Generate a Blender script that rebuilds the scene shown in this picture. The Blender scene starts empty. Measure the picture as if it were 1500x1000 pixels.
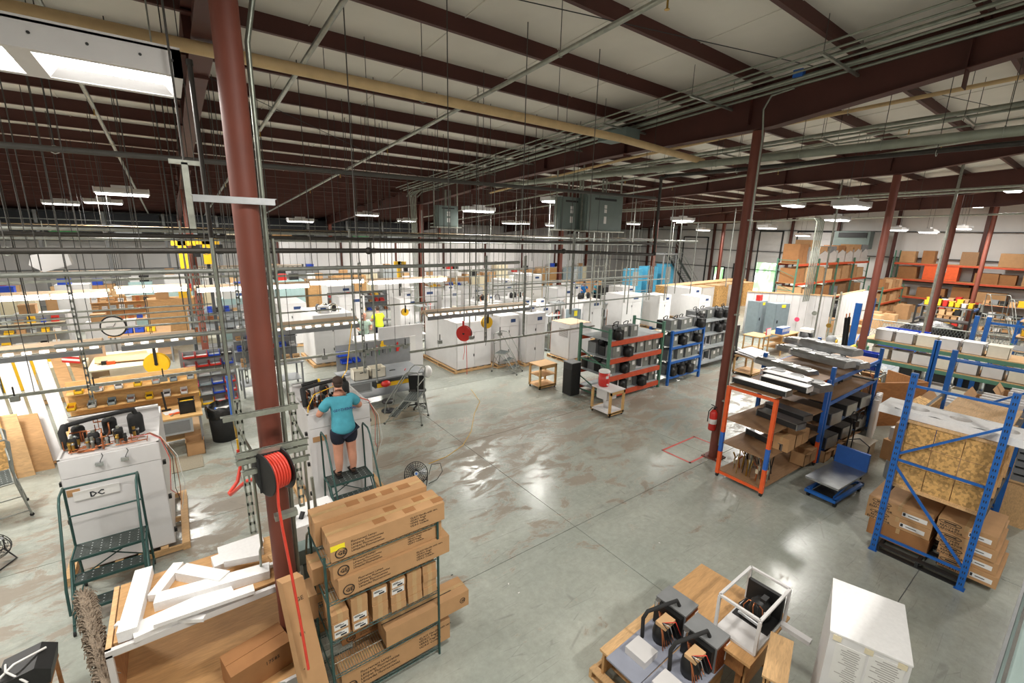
import bpy, bmesh, math, random
from mathutils import Vector, Matrix, Euler
random.seed(7)
C = bpy.context.scene
COL = C.collection
R = math.radians
PI = math.pi
# ---------------------------------------------------------------- camera
EYE = Vector((0, 0, 5.1))
RC = Matrix(((0.80348404, -0.59483772, 0.0241142), (0.11935577, 0.20064011, 0.97236708), (-0.58323889, -0.77840326, 0.23220844)))
FPX = 658.86
cd = bpy.data.cameras.new('camera'); cam = bpy.data.objects.new('camera', cd); COL.objects.link(cam)
cd.sensor_width = 36; cd.lens = FPX / 1500 * 36; cd.clip_end = 200; cd.clip_start = .05
cam.matrix_world = Matrix.Translation(EYE) @ RC.transposed().to_4x4()
C.camera = cam
# ---------------------------------------------------------------- world, exposure
C.view_settings.view_transform = 'Standard'; C.view_settings.look = 'None'
C.view_settings.gamma = 1; C.view_settings.use_curve_mapping = False
C.view_settings.exposure = 0.12
w = bpy.data.worlds.new('world'); C.world = w; w.use_nodes = True
w.node_tree.nodes['Background'].inputs[0].default_value = (.75, .85, 1, 1)
w.node_tree.nodes['Background'].inputs[1].default_value = 2.0
C.cycles.use_denoising = True
C.cycles.max_bounces = 8; C.cycles.diffuse_bounces = 5; C.cycles.sample_clamp_indirect = 6

def lamp(name, loc, sx, sy, power, col=(1, .96, .9), rot=(0, 0, 0), parent=None, spread=None):
    l = bpy.data.lights.new(name, 'AREA'); l.shape = 'RECTANGLE'; l.size = sx; l.size_y = sy; l.energy = power; l.color = col
    if spread: l.spread = spread
    o = bpy.data.objects.new(name, l); COL.objects.link(o); o.location = loc; o.rotation_euler = rot
    if parent: o.parent = parent
    return o

# a surveyed picture point turned into a place in the building, at height z or on the planes x= / y=
def ray(px, py): return RC.transposed() @ Vector(((px - 750) / FPX, -(py - 500) / FPX, -1))
def at(px, py, z=0.0):
    d = ray(px, py); return EYE + d * ((z - EYE.z) / d.z)
def atx(px, py, x):
    d = ray(px, py); return EYE + d * (x / d.x)
def aty(px, py, y):
    d = ray(px, py); return EYE + d * (y / d.y)

# ---------------------------------------------------------------- materials
def lin(c):
    if isinstance(c, str): c = tuple(int(c[i:i+2], 16) / 255 for i in (0, 2, 4))
    return tuple(((v + .055) / 1.055) ** 2.4 if v > .04045 else v / 12.92 for v in c)
MT = {  # name: (hex, roughness, metallic, variation, scale, bump)
 'white_paint': ('cdcbca', .4, 0, .06, 3, .02), 'white_sheet': ('d6d5d5', .45, 0, .04, 5, .01), 'foam': ('e4e3e2', .8, 0, .05, 30, .1),
 'cream': ('d8cdb0', .6, 0, .1, 4, .05), 'pipe_cream': ('c9ad80', .6, 0, .12, 6, .05), 'maroon': ('4c251d', .6, 0, .15, 2, .05),
 'column_red': ('6e382a', .6, 0, .12, 3, .05), 'insul': ('dbd6cc', .85, 0, .06, 1.5, .25), 'wall': ('d2d0cd', .6, 0, .06, 1, .03),
 'galv': ('a3a69c', .38, .75, .25, 12, .05), 'galv_dull': ('8d908a', .5, .5, .2, 10, .05), 'conduit': ('8c9186', .4, .7, .2, 9, .02),
 'pipe_gray': ('8f9587', .5, .2, .15, 5, .02), 'black_pipe': ('3a3733', .5, .4, .2, 8, .02), 'black': ('161616', .5, 0, .2, 20, .05),
 'rubber': ('202020', .8, 0, .1, 20, .05), 'dark': ('2c2d2e', .5, .2, .2, 15, .05), 'panel_gray': ('6f7d79', .5, .1, .08, 3, .02),
 'gray': ('7e8081', .55, .1, .1, 6, .02), 'lgray': ('a7adaf', .5, .1, .1, 6, .02), 'bench_gray': ('8f9396', .45, .1, .1, 6, .02),
 'blue': ('1d5fae', .45, .1, .12, 6, .02), 'orange': ('e8602c', .45, .1, .12, 6, .02), 'beam_orange': ('c8502e', .5, .1, .15, 6, .02),
 'green_rack': ('4f7a66', .5, .1, .15, 6, .02), 'ladder_green': ('31504c', .4, .3, .2, 8, .02), 'tread': ('3e4542', .6, .3, .3, 40, .4),
 'red': ('c22a22', .4, 0, .08, 8, .02), 'hose_red': ('d2402f', .45, 0, .1, 10, .02), 'yellow': ('e8b81e', .5, 0, .08, 8, .02),
 'yellow_tape': ('f2de2c', .5, 0, .03, 8, 0), 'blue_bin': ('2448b4', .4, 0, .1, 8, .02), 'blue_paint': ('2a62b8', .4, 0, .1, 8, .02),
 'carton': ('b28a60', .8, 0, .1, 5, .05), 'carton_dark': ('97693f', .8, 0, .12, 5, .05), 'carton_light': ('c9a377', .8, 0, .1, 5, .05),
 'tape': ('b59468', .35, 0, .1, 20, .02), 'label': ('dcdbd8', .5, 0, .03, 30, 0), 'print': ('33291f', .8, 0, 0, 1, 0),
 'ink': ('22262c', .7, 0, 0, 1, 0), 'ink_light': ('9b9794', .8, 0, 0, 1, 0), 'blue_ink': ('28406e', .7, 0, 0, 1, 0),
 'pine': ('cfa878', .7, 0, .25, 6, .1), 'ply': ('bd9260', .65, 0, .22, 4, .1), 'ply_dark': ('9c6a3c', .7, 0, .3, 4, .1), 'osb': ('c49a5e', .75, 0, .3, 18, .25),
 'bench_wood': ('c8a068', .55, 0, .2, 5, .06), 'hardboard': ('8f6e4e', .7, 0, .15, 4, .03), 'shelf_tan': ('b9a288', .7, 0, .1, 6, .02),
 'copper': ('c07850', .3, .9, .2, 20, .02), 'brass': ('b8954a', .35, .9, .2, 20, .02), 'steel': ('b5b8ba', .3, .85, .12, 12, .02), 'chrome': ('d0d2d4', .15, .95, .05, 12, 0),
 'sheet_steel': ('9a9c9c', .28, .8, .15, 7, .02), 'mop': ('8a7b6a', .95, 0, .35, 60, .8), 'film': ('c9c6c2', .25, 0, .25, 30, .5),
 'skin': ('c78f76', .55, 0, .08, 20, .02), 'hair': ('3a2a20', .8, 0, .3, 80, .5), 'teal': ('4698aa', .85, 0, .12, 12, .15), 'navy': ('161b2c', .9, 0, .15, 20, .1),
 'shoe': ('3a2c22', .7, 0, .2, 20, .1), 'lime': ('c6dc2a', .8, 0, .1, 12, .1), 'mint': ('b9d4c4', .8, 0, .1, 12, .1), 'royal': ('1f78c8', .8, 0, .1, 12, .1),
 'purple_gray': ('8b8f9c', .6, 0, .1, 6, .02), 'mat': ('8c8472', .95, 0, .2, 60, .3), 'sky_blue': ('4fa6cc', .5, 0, .1, 6, .02), 'green': ('2d7a40', .5, 0, .2, 8, .02),
 'hiviz': ('cfe02c', .5, 0, .05, 8, .02), 'plastic_tub': ('d8d2c2', .5, 0, .06, 8, .02), 'tape_red': ('c84b43', .6, 0, .2, 30, .01), 'pink': ('d8486a', .6, 0, .05, 8, .02),
 'glass_block': ('a9c4c4', .2, 0, .1, 3, 0), 'gray_blue': ('7c8a90', .5, 0, .1, 6, .02), 'rod_gray': ('4c4a46', .7, .2, .1, 10, .0), 'fence': ('8a8f8c', .4, .7, .1, 12, 0), 'bag': ('101111', .25, 0, .2, 20, .6),
}
_m = {}
def M(name):
    if name in _m: return _m[name]
    m = bpy.data.materials.new(name); m.use_nodes = True; nt = m.node_tree; b = nt.nodes['Principled BSDF']; _m[name] = m
    h, ro, me, var, sc, bu = MT[name]; c = lin(h)
    b.inputs['Base Color'].default_value = (*c, 1); b.inputs['Roughness'].default_value = ro; b.inputs['Metallic'].default_value = me
    if var or bu:
        tc = nt.nodes.new('ShaderNodeTexCoord'); n = nt.nodes.new('ShaderNodeTexNoise'); n.inputs['Scale'].default_value = sc; n.inputs['Detail'].default_value = 5
        src = tc.outputs['Object']
        if name in ('pine', 'ply', 'ply_dark', 'bench_wood', 'hardboard'):
            mp = nt.nodes.new('ShaderNodeMapping'); mp.inputs['Scale'].default_value = (1, 7, 3); nt.links.new(src, mp.inputs[0]); src = mp.outputs[0]
            n.inputs['Distortion'].default_value = 1.2
        if name == 'osb':
            n = nt.nodes.new('ShaderNodeTexVoronoi'); n.inputs['Scale'].default_value = 22
            mp = nt.nodes.new('ShaderNodeMapping'); mp.inputs['Scale'].default_value = (1.2, 1.5, 1.2); nt.links.new(src, mp.inputs[0]); src = mp.outputs[0]
        nt.links.new(src, n.inputs['Vector'])
        fac = n.outputs['Color'] if name == 'osb' else n.outputs[0]
        if name == 'osb':
            sp = nt.nodes.new('ShaderNodeSeparateColor'); nt.links.new(fac, sp.inputs[0]); fac = sp.outputs[0]
        r = nt.nodes.new('ShaderNodeValToRGB'); e = r.color_ramp.elements
        e[0].position = .25; e[1].position = .75
        e[0].color = (*[v * (1 - var) for v in c], 1); e[1].color = (*[min(1, v * (1 + var * .7)) for v in c], 1)
        nt.links.new(fac, r.inputs[0]); nt.links.new(r.outputs[0], b.inputs['Base Color'])
        if bu:
            bp = nt.nodes.new('ShaderNodeBump'); bp.inputs['Strength'].default_value = bu; bp.inputs['Distance'].default_value = .02
            nt.links.new(fac, bp.inputs['Height']); nt.links.new(bp.outputs[0], b.inputs['Normal'])
    return m
def emis(name, col, s):
    m = bpy.data.materials.new(name); m.use_nodes = True; b = m.node_tree.nodes['Principled BSDF']
    b.inputs['Base Color'].default_value = (*col, 1); b.inputs['Emission Color'].default_value = (*col, 1); b.inputs['Emission Strength'].default_value = s; _m[name] = m; return m
emis('lit_tube', (1, .97, .93), 5); emis('lit_lens', (1, .98, .95), 7); emis('daylight', (.92, 1, .95), 1.6)
emis('screen', (.3, .5, .8), 1.2)
_d = _m['daylight'].node_tree; _n = _d.nodes.new('ShaderNodeTexNoise'); _n.inputs['Scale'].default_value = 3; _r = _d.nodes.new('ShaderNodeValToRGB'); _r.color_ramp.elements[0].position = .42; _r.color_ramp.elements[1].position = .58; _r.color_ramp.elements[0].color = (.12, .45, .1, 1); _r.color_ramp.elements[1].color = (.9, 1, .95, 1)
_d.links.new(_n.outputs[0], _r.inputs[0]); _d.links.new(_r.outputs[0], _d.nodes['Principled BSDF'].inputs['Emission Color'])  # trees and sky seen through the doors
# floor: worn grey-green epoxy
def floor_mat():
    m = bpy.data.materials.new('floor_epoxy'); m.use_nodes = True; nt = m.node_tree; b = nt.nodes['Principled BSDF']; L = nt.links.new
    g = nt.nodes.new('ShaderNodeNewGeometry'); P = g.outputs['Position']
    def noise(s, d=6, rough=.6, dist=0, vec=None):
        n = nt.nodes.new('ShaderNodeTexNoise'); n.inputs['Scale'].default_value = s; n.inputs['Detail'].default_value = d; n.inputs['Roughness'].default_value = rough; n.inputs['Distortion'].default_value = dist
        L(vec or P, n.inputs['Vector']); return n.outputs[0]
    def ramp(f, a, bb, c0=(0, 0, 0, 1), c1=(1, 1, 1, 1)):
        r = nt.nodes.new('ShaderNodeValToRGB'); e = r.color_ramp.elements; e[0].position = a; e[1].position = bb; e[0].color = c0; e[1].color = c1; L(f, r.inputs[0]); return r.outputs[0]
    def mix(f, a, bb):
        x = nt.nodes.new('ShaderNodeMix'); x.data_type = 'RGBA'; L(f, x.inputs[0]); 
        for i, v in ((6, a), (7, bb)):
            if isinstance(v, tuple): x.inputs[i].default_value = v
            else: L(v, x.inputs[i])
        return x.outputs[2]
    def math_(op, a, bb):
        x = nt.nodes.new('ShaderNodeMath'); x.operation = op
        for i, v in ((0, a), (1, bb)):
            if isinstance(v, (int, float)): x.inputs[i].default_value = v
            else: L(v, x.inputs[i])
        return x.outputs[0]
    base = ramp(noise(.5, 4), .3, .7, (*lin('9ea49c'), 1), (*lin('b2b5ac'), 1))
    fine = ramp(noise(9, 8, .7), .35, .7, (.82, .82, .8, 1), (1, 1, 1, 1))
    x = nt.nodes.new('ShaderNodeMix'); x.data_type = 'RGBA'; x.blend_type = 'MULTIPLY'; x.inputs[0].default_value = 1; L(base, x.inputs[6]); L(fine, x.inputs[7]); base = x.outputs[2]
    # worn bands where people walk (along the aisle, y 6.5 to 9.5)
    mp = nt.nodes.new('ShaderNodeMapping'); mp.inputs['Scale'].default_value = (.7, 1.3, 1); mp.inputs['Rotation'].default_value = (0, 0, R(12)); L(P, mp.inputs[0])
    sep = nt.nodes.new('ShaderNodeSeparateXYZ'); L(P, sep.inputs[0])
    d = math_('ABSOLUTE', math_('SUBTRACT', sep.outputs[1], 8.3), 0)
    band = math_('SUBTRACT', 1.0, math_('MULTIPLY', d, .16)); band = math_('MAXIMUM', band, .0)
    patch = math_('ADD', noise(1.7, 10, .72, .6, mp.outputs[0]), math_('MULTIPLY', band, .2))
    worn = ramp(patch, .645, .70)
    col = mix(math_('MULTIPLY', worn, .75), base, (*lin('8a7c6c'), 1))
    # thin scratches and scuffs
    sc = None
    for rot, s in ((25, 2.2), (-40, 2.9), (75, 1.6)):
        mm = nt.nodes.new('ShaderNodeMapping'); mm.inputs['Rotation'].default_value = (0, 0, R(rot)); mm.inputs['Scale'].default_value = (.14 * s, 1.6 * s, 1); L(P, mm.inputs[0])
        v = nt.nodes.new('ShaderNodeTexVoronoi'); v.feature = 'DISTANCE_TO_EDGE'; v.inputs['Scale'].default_value = .9; L(mm.outputs[0], v.inputs['Vector'])
        l = ramp(v.outputs[0], .002, .008, (1, 1, 1, 1), (0, 0, 0, 1)); l = math_('MULTIPLY', l, ramp(noise(1.1 * s, 3), .5, .6)); sc = l if sc is None else math_('MAXIMUM', sc, l)
    col = mix(math_('MULTIPLY', sc, .28), col, (*lin('565450'), 1))
    L(col, b.inputs['Base Color'])
    rr = math_('ADD', math_('MULTIPLY', worn, .3), math_('ADD', .12, math_('MULTIPLY', noise(3, 6), .22)))
    L(rr, b.inputs['Roughness']); b.inputs['Specular IOR Level'].default_value = .5
    bp = nt.nodes.new('ShaderNodeBump'); bp.inputs['Strength'].default_value = .12; bp.inputs['Distance'].default_value = .01; L(noise(22, 4), bp.inputs['Height']); L(bp.outputs[0], b.inputs['Normal'])
    _m['floor_epoxy'] = m
floor_mat()
def slots_mat(): pass

# ---------------------------------------------------------------- mesh builder
class G:
    def __init__(s): s.v = []; s.f = []; s.mi = []; s.mats = []; s.sm = []
    def _m(s, m):
        if m not in s.mats: s.mats.append(m)
        return s.mats.index(m)
    def add(s, vs, fs, m, smooth=False):
        k = len(s.v); i = s._m(m); s.v += [tuple(v) for v in vs]
        for f in fs: s.f.append(tuple(k + q for q in f)); s.mi.append(i); s.sm.append(smooth)
        return s
    def box(s, c, d, m='white_paint', rz=0, rot=None):  # centre, full dims
        x, y, z = d[0] / 2, d[1] / 2, d[2] / 2
        Q = Euler(rot).to_matrix() if rot else Matrix.Rotation(rz, 3, 'Z')
        vs = [Q @ Vector((a * x, b * y, e * z)) + Vector(c) for a in (-1, 1) for b in (-1, 1) for e in (-1, 1)]
        return s.add(vs, [(0, 1, 3, 2), (4, 6, 7, 5), (0, 4, 5, 1), (2, 3, 7, 6), (0, 2, 6, 4), (1, 5, 7, 3)], m)
    def bb(s, a, b, m='white_paint'):  # min corner, max corner
        return s.box([(a[i] + b[i]) / 2 for i in range(3)], [abs(b[i] - a[i]) for i in range(3)], m)
    def bar(s, p, q, w, h, m, up=(0, 0, 1)):  # rectangular bar from p to q
        p, q = Vector(p), Vector(q); d = (q - p).normalized(); u = Vector(up)
        if abs(d.dot(u)) > .97: u = Vector((0, 1, 0))
        sx = d.cross(u).normalized(); uy = sx.cross(d).normalized(); vs = []
        for e in (p, q):
            for a, b in ((-1, -1), (1, -1), (1, 1), (-1, 1)): vs.append(e + sx * (a * w / 2) + uy * (b * h / 2))
        return s.add(vs, [(3, 2, 1, 0), (4, 5, 6, 7), (0, 1, 5, 4), (1, 2, 6, 5), (2, 3, 7, 6), (3, 0, 4, 7)], m)
    def cyl(s, p, q, r0, r1=None, n=10, m='steel', caps=True):
        p, q = Vector(p), Vector(q); r1 = r0 if r1 is None else r1; d = (q - p).normalized()
        u = Vector((0, 0, 1)) if abs(d.z) < .9 else Vector((1, 0, 0)); a = d.cross(u).normalized(); b = d.cross(a)
        vs = [e + (a * math.cos(2 * PI * i / n) + b * math.sin(2 * PI * i / n)) * r for e, r in ((p, r0), (q, r1)) for i in range(n)]
        s.add(vs, [(i, n + i, n + (i + 1) % n, (i + 1) % n) for i in range(n)], m, True)
        if caps: s.add(vs[:n], [tuple(range(n))], m); s.add(vs[n:], [tuple(reversed(range(n)))], m)
        return s
    def tube(s, pts, r, n=8, m='steel', closed=False):
        P = [Vector(p) for p in pts]; N = len(P); rings = []; a = None
        for i, p in enumerate(P):
            d = ((P[(i + 1) % N] if closed or i < N - 1 else p) - (P[i - 1] if closed or i > 0 else p)).normalized()
            if a is None:
                u = Vector((0, 0, 1)) if abs(d.z) < .9 else Vector((1, 0, 0)); a = d.cross(u).normalized()
            else:
                a = a - d * a.dot(d); a = a.normalized() if a.length > 1e-6 else d.orthogonal().normalized()
            b = d.cross(a); rr = r[i] if isinstance(r, (list, tuple)) else r
            rings.append([p + (a * math.cos(2 * PI * k / n) + b * math.sin(2 * PI * k / n)) * rr for k in range(n)])
        vs = [v for g in rings for v in g]; fs = []
        for i in range(N if closed else N - 1):
            j = (i + 1) % N
            fs += [(i * n + k, j * n + k, j * n + (k + 1) % n, i * n + (k + 1) % n) for k in range(n)]
        s.add(vs, fs, m, True)
        if not closed: s.add(rings[0], [tuple(range(n))], m); s.add(rings[-1], [tuple(reversed(range(n)))], m)
        return s
    def lathe(s, prof, m, n=16, c=(0, 0, 0)):  # profile of (r, z)
        vs = [(c[0] + r * math.cos(2 * PI * i / n), c[1] + r * math.sin(2 * PI * i / n), c[2] + z) for r, z in prof for i in range(n)]
        return s.add(vs, [(j * n + i, j * n + (i + 1) % n, (j + 1) * n + (i + 1) % n, (j + 1) * n + i) for j in range(len(prof) - 1) for i in range(n)], m, True)
    def poly(s, pts, m): return s.add(pts, [tuple(range(len(pts)))], m)
    def prism(s, pts, off, m):  # polygon pts extruded by off
        n = len(pts); o = Vector(off); vs = [Vector(p) for p in pts] + [Vector(p) + o for p in pts]
        return s.add(vs, [tuple(reversed(range(n))), tuple(range(n, 2 * n))] + [(i, (i + 1) % n, n + (i + 1) % n, n + i) for i in range(n)], m)
    def ball(s, c, r, m, n=10, k=6):
        r3 = r if isinstance(r, (tuple, list)) else (r, r, r); vs = []
        for j in range(k + 1):
            t = PI * j / k
            for i in range(n): vs.append((c[0] + r3[0] * math.sin(t) * math.cos(2 * PI * i / n), c[1] + r3[1] * math.sin(t) * math.sin(2 * PI * i / n), c[2] + r3[2] * math.cos(t)))
        return s.add(vs, [(j * n + i, (j + 1) * n + i, (j + 1) * n + (i + 1) % n, j * n + (i + 1) % n) for j in range(k) for i in range(n)], m, True)
    def shift(s, o): s.v = [(v[0] + o[0], v[1] + o[1], v[2] + o[2]) for v in s.v]; return s
    def mesh(s, name):
        me = bpy.data.meshes.new(name); me.from_pydata(s.v, [], s.f)
        for m in s.mats: me.materials.append(M(m) if m not in _m else _m[m])
        me.polygons.foreach_set('material_index', s.mi); me.polygons.foreach_set('use_smooth', s.sm); me.update(); return me

def part(name, g, parent, label=None, world=False, kind=None, loc=None, rz=0):
    if world:
        o = parent
        while o: g.shift([-v for v in o.location]); o = o.parent
    o = bpy.data.objects.new(name, g.mesh(name)); COL.objects.link(o); o.parent = parent
    if label: o['label'] = label
    if kind: o['kind'] = kind
    if loc: o.location = loc
    if rz: o.rotation_euler.z = rz
    return o
def share(name, src, parent, loc=(0, 0, 0), rz=0, rot=None):  # another piece sharing the mesh of src
    o = bpy.data.objects.new(name, src.data); COL.objects.link(o); o.parent = parent; o.location = loc
    o.rotation_euler = rot if rot else (0, 0, rz); return o
def thing(name, label, cat, loc=(0, 0, 0), rz=0, group=None):
    o = bpy.data.objects.new(name, None); COL.objects.link(o); o.location = loc; o.rotation_euler = (0, 0, rz)
    o.empty_display_size = .1; o['label'] = label; o['category'] = cat
    if group: o['group'] = group
    return o
def solo(name, label, cat, g, group=None, kind=None, loc=None, rz=0):  # a thing that is one mesh, given in building coordinates
    if loc is None:
        xs, ys, zs = zip(*g.v); c = ((min(xs) + max(xs)) / 2, (min(ys) + max(ys)) / 2, min(zs)); g.shift([-v for v in c])
    else: c = loc
    o = bpy.data.objects.new(name, g.mesh(name)); COL.objects.link(o); o.location = c; o.rotation_euler.z = rz
    if label: o['label'] = label; o['category'] = cat
    if group: o['group'] = group
    if kind: o['kind'] = kind
    return o
def struct(name, g=None, loc=(0, 0, 0), label=None, cat=None):
    if g is None: o = bpy.data.objects.new(name, None)
    else: o = bpy.data.objects.new(name, g.mesh(name))
    COL.objects.link(o); o.location = loc; o['kind'] = 'structure'
    if label: o['label'] = label; o['category'] = cat
    return o
def dup(root, loc, rz=0, label=None, group=None):
    r = root.copy(); COL.objects.link(r); r.location = loc; r.rotation_euler = (0, 0, rz)
    if label: r['label'] = label
    if group: r['group'] = group
    for ch in list(root.children):
        c = ch.copy(); COL.objects.link(c); c.parent = r
        for g in ch.children:
            d = g.copy(); COL.objects.link(d); d.parent = c
    return r
def text(body, size, parent, loc, rot, m='print', name='printed_lettering', ax='LEFT', bold=0.0):
    cu = bpy.data.curves.new(name, 'FONT'); cu.body = body; cu.size = size; cu.align_x = ax; cu.extrude = .0006; cu.offset = bold * size; cu.resolution_u = 1
    cu.materials.append(M(m)); o = bpy.data.objects.new(name, cu); COL.objects.link(o); o.parent = parent; o.location = loc; o.rotation_euler = rot; return o
def slotted(g, p, q, w=.041, m='galv', pitch=.1, up=(0, 0, 1)):  # a strut channel whose web is really pierced by slots
    p, q = Vector(p), Vector(q); d = (q - p); L = d.length; d.normalize(); u = Vector(up)
    if abs(d.dot(u)) > .97: u = Vector((0, 1, 0))
    s = d.cross(u).normalized(); n = s.cross(d).normalized()
    for e in (-1, 1):
        g.bar(p + s * e * w * .5, q + s * e * w * .5, .004, w, m, up=n); g.bar(p + s * e * w * .36 + n * w * .5, q + s * e * w * .36 + n * w * .5, w * .26, .004, m, up=n)
    k = max(1, int(L / pitch))
    for i in range(k + 1): c = p + d * (L * i / k) + n * w * .5; g.bar(c - d * pitch * .16, c + d * pitch * .16, w, .004, m, up=n)
    return g
slotted_ = slotted
ORD = ['first', 'second', 'third', 'fourth', 'fifth', 'sixth', 'seventh', 'eighth', 'ninth', 'tenth', 'eleventh', 'twelfth', 'thirteenth', 'fourteenth', 'fifteenth', 'sixteenth', 'seventeenth', 'eighteenth', 'nineteenth', 'twentieth'] + ['twenty-' + a for a in ('first', 'second', 'third', 'fourth', 'fifth', 'sixth', 'seventh', 'eighth', 'ninth')] + ['thirtieth'] + ['thirty-' + a for a in ('first', 'second', 'third', 'fourth', 'fifth', 'sixth', 'seventh', 'eighth', 'ninth')] + ['fortieth'] + ['forty-' + a for a in ('first', 'second', 'third', 'fourth', 'fifth', 'sixth', 'seventh', 'eighth', 'ninth')]

# ---------------------------------------------------------------- building shell
def roof_z(y): return 8.67 - .064 * y
XL, XR, YN, YF = -9.0, 46.8, -6.0, 40.0
fl = struct('floor', G().bb((XL, YN, -.2), (XR, YF, -.012), 'gray'))
XJ = [-9.0, -8.7, -4.05, .6, 5.25, 9.9, 14.55, 19.2, 23.85, 28.5, 33.15, 37.8, 42.45, 46.8]; YJ = [-6, -2.95, 1.0, 4.97, 8.93, 12.9, 16.9, 20.9, 24.9, 28.9, 32.9, 36.8, 40]
for i in range(len(XJ) - 1):
    for j in range(len(YJ) - 1):
        part('floor_slab', G().bb((XJ[i] + .006, YJ[j] + .006, -.012), (XJ[i + 1] - .006, YJ[j + 1] - .006, 0), 'floor_epoxy'), fl)
# roof
g = G(); g.prism([(XL, YN, roof_z(YN)), (XL, YF, roof_z(YF)), (XL, YF, roof_z(YF) + .1), (XL, YN, roof_z(YN) + .1)], (XR - XL, 0, 0), 'insul')
ce = struct('ceiling', g)
k = 0; y = 3.5 - 1.57 * 6
while y < YF:
    z = roof_z(y)
    if y > YN:
        g = G(); g.bb((XL, y - .004, z - .26), (XR, y + .004, z), 'maroon'); g.bb((XL, y - .07, z - .265), (XR, y + .004, z - .25), 'maroon'); g.bb((XL, y, z - .012), (XR, y + .07, z - .002), 'maroon')
        part('roof_purlin', g, ce)
    y += 1.57
# insulation seams: folded facing tabs between the blankets
for i in range(1, 30):
    x = XL + i * 1.85; g = G(); g.prism([(x - .01, YN, roof_z(YN)), (x - .01, YF, roof_z(YF)), (x - .01, YF, roof_z(YF) - .014), (x - .01, YN, roof_z(YN) - .014)], (.02, 0, 0), 'insul'); part('insulation_seam', g, ce)
# sloped main roof beams with a web and two flanges
FX = [.6, 9.9, 19.2, 28.5, 37.8]
prof = [(YN, 7.9), (1.4, 7.74), (4.7, 7.3), (9, 7.2), (14, 6.95), (20.3, 6.4), (21.5, 6.4), (27, 6.3), (YF, 5.25)]
for x in FX + [-8.7]:
    g = G(); top = [(y, roof_z(y) - .2) for y in (YF, YN)]
    pts = [(x - .008, y, z) for y, z in prof] + [(x - .008, y, z) for y, z in top]
    g.prism(pts, (.016, 0, 0), 'maroon')
    w_ = .13
    for (y0, z0), (y1, z1) in zip(prof[:-1], prof[1:]): g.prism([(x - w_, y0, z0 - .015), (x + w_, y0, z0 - .015), (x + w_, y0, z0), (x - w_, y0, z0)], (0, y1 - y0, z1 - z0), 'maroon')
    y0, z0, y1, z1 = YN, roof_z(YN) - .215, YF, roof_z(YF) - .215
    g.prism([(x - w_, y0, z0), (x + w_, y0, z0), (x + w_, y0, z0 + .014), (x - w_, y0, z0 + .014)], (0, y1 - y0, z1 - z0), 'maroon')
    for y in (-2.6, 2.0, 5.2, 8.4, 11.6, 16, 20.9, 26, 32): g.bb((x - .12, y - .006, min(zz for yy, zz in prof if abs(yy - y) < 8) + .2), (x + .12, y + .006, roof_z(y) - .21), 'maroon')
    struct('roof_beam', g)
# columns
def column(x, y, zt, pipe=False):
    g = G()
    if pipe: g.cyl((0, 0, .02), (0, 0, zt), .112, n=24, m='column_red')
    else: g.bb((-.11, -.11, .02), (.11, -.098, zt), 'column_red'); g.bb((-.11, .098, .02), (.11, .11, zt), 'column_red'); g.bb((-.006, -.1, .02), (.006, .1, zt), 'column_red')
    o = struct('column', g, (x, y, 0)); part('base_plate', G().box((0, 0, .011), (.4, .4, .02), 'column_red'), o)
    p = part('anchor_bolt', G().cyl((.15, .15, .02), (.15, .15, .06), .014, n=6, m='galv'), o)
    for a, b in ((0, -.3), (-.3, 0), (-.3, -.3)): share('anchor_bolt', p, o, (a, b, 0))
    return o
column(.6, 5.0, 7.24, True)
for x in FX:
    for y, zt in ((5.0, 7.26), (20.9, 6.39), (36.8, 5.5)):
        if (x, y) == (.6, 5.0): continue
        column(x, y, zt, y == 5.0)
# walls with girts and posts
g = G(); g.bb((XR, YN, 0), (XR + .15, YF, 9.1), 'wall'); wr = struct('wall_right', g)
for i in range(1, 46): part('wall_rib', G().bb((XR - .012, YN + i, 0), (XR, YN + i + .03, 9), 'wall'), wr)
for z in (2.2, 4.0, 6.0): part('wall_girt', G().bb((XR - .2, YN, z), (XR - .01, YF, z + .06), 'dark'), wr)
for y in (-2.0, 2.2, 6.4, 11.4, 15.4, 19.1, 22.6, 26.7, 31, 35): part('wall_post', G().bb((XR - .42, y - .1, 0), (XR - .2, y + .1, roof_z(y) - .2), 'maroon'), wr)
g = G(); g.bb((XL, YF, 0), (XR, YF + .15, 9), 'wall'); wb = struct('wall_back', g)
for z in (2.2, 4.0): part('wall_girt', G().bb((XL, YF - .16, z), (XR, YF - .01, z + .05), 'gray'), wb)
struct('wall_left', G().bb((XL - .15, YN, 0), (XL, YF, 9.5), 'wall')); struct('wall_near', G().bb((XL, YN - .15, 0), (XR, YN, 9.5), 'wall'))
# exterior doors in the right wall
def dock(n, y0, y1, h, lit):
    o = struct('door_%d' % n, None, (XR, (y0 + y1) / 2, 0)); w_ = (y1 - y0)
    N = int(h / .55); ph = h / N
    for i in range(N):
        if i < lit: continue
        g = G().bb((-.07, -w_ / 2, i * ph + .01), (-.02, w_ / 2, (i + 1) * ph - .01), 'white_paint'); part('door_panel', g, o)
    part('door_frame', G().bb((-.1, -w_ / 2 - .12, 0), (-.015, -w_ / 2, h + .1), 'dark').bb((-.1, w_ / 2, 0), (-.015, w_ / 2 + .12, h + .1), 'dark').bb((-.1, -w_ / 2, h), (-.015, w_ / 2, h + .12), 'dark'), o)
    if lit: part('daylit_opening', G().bb((-.02, -w_ / 2, .02), (-.012, w_ / 2, lit * ph), 'daylight'), o)
    return o
dock(1, 15.9, 18.6, 5.9, 3); dock(2, 20.0, 22.0, 5.9, 5); dock(3, 23.2, 24.2, 2.6, 0); dock(4, 25.3, 26.3, 2.2, 4); dock(5, 27.5, 30.3, 5.2, 0)
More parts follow.
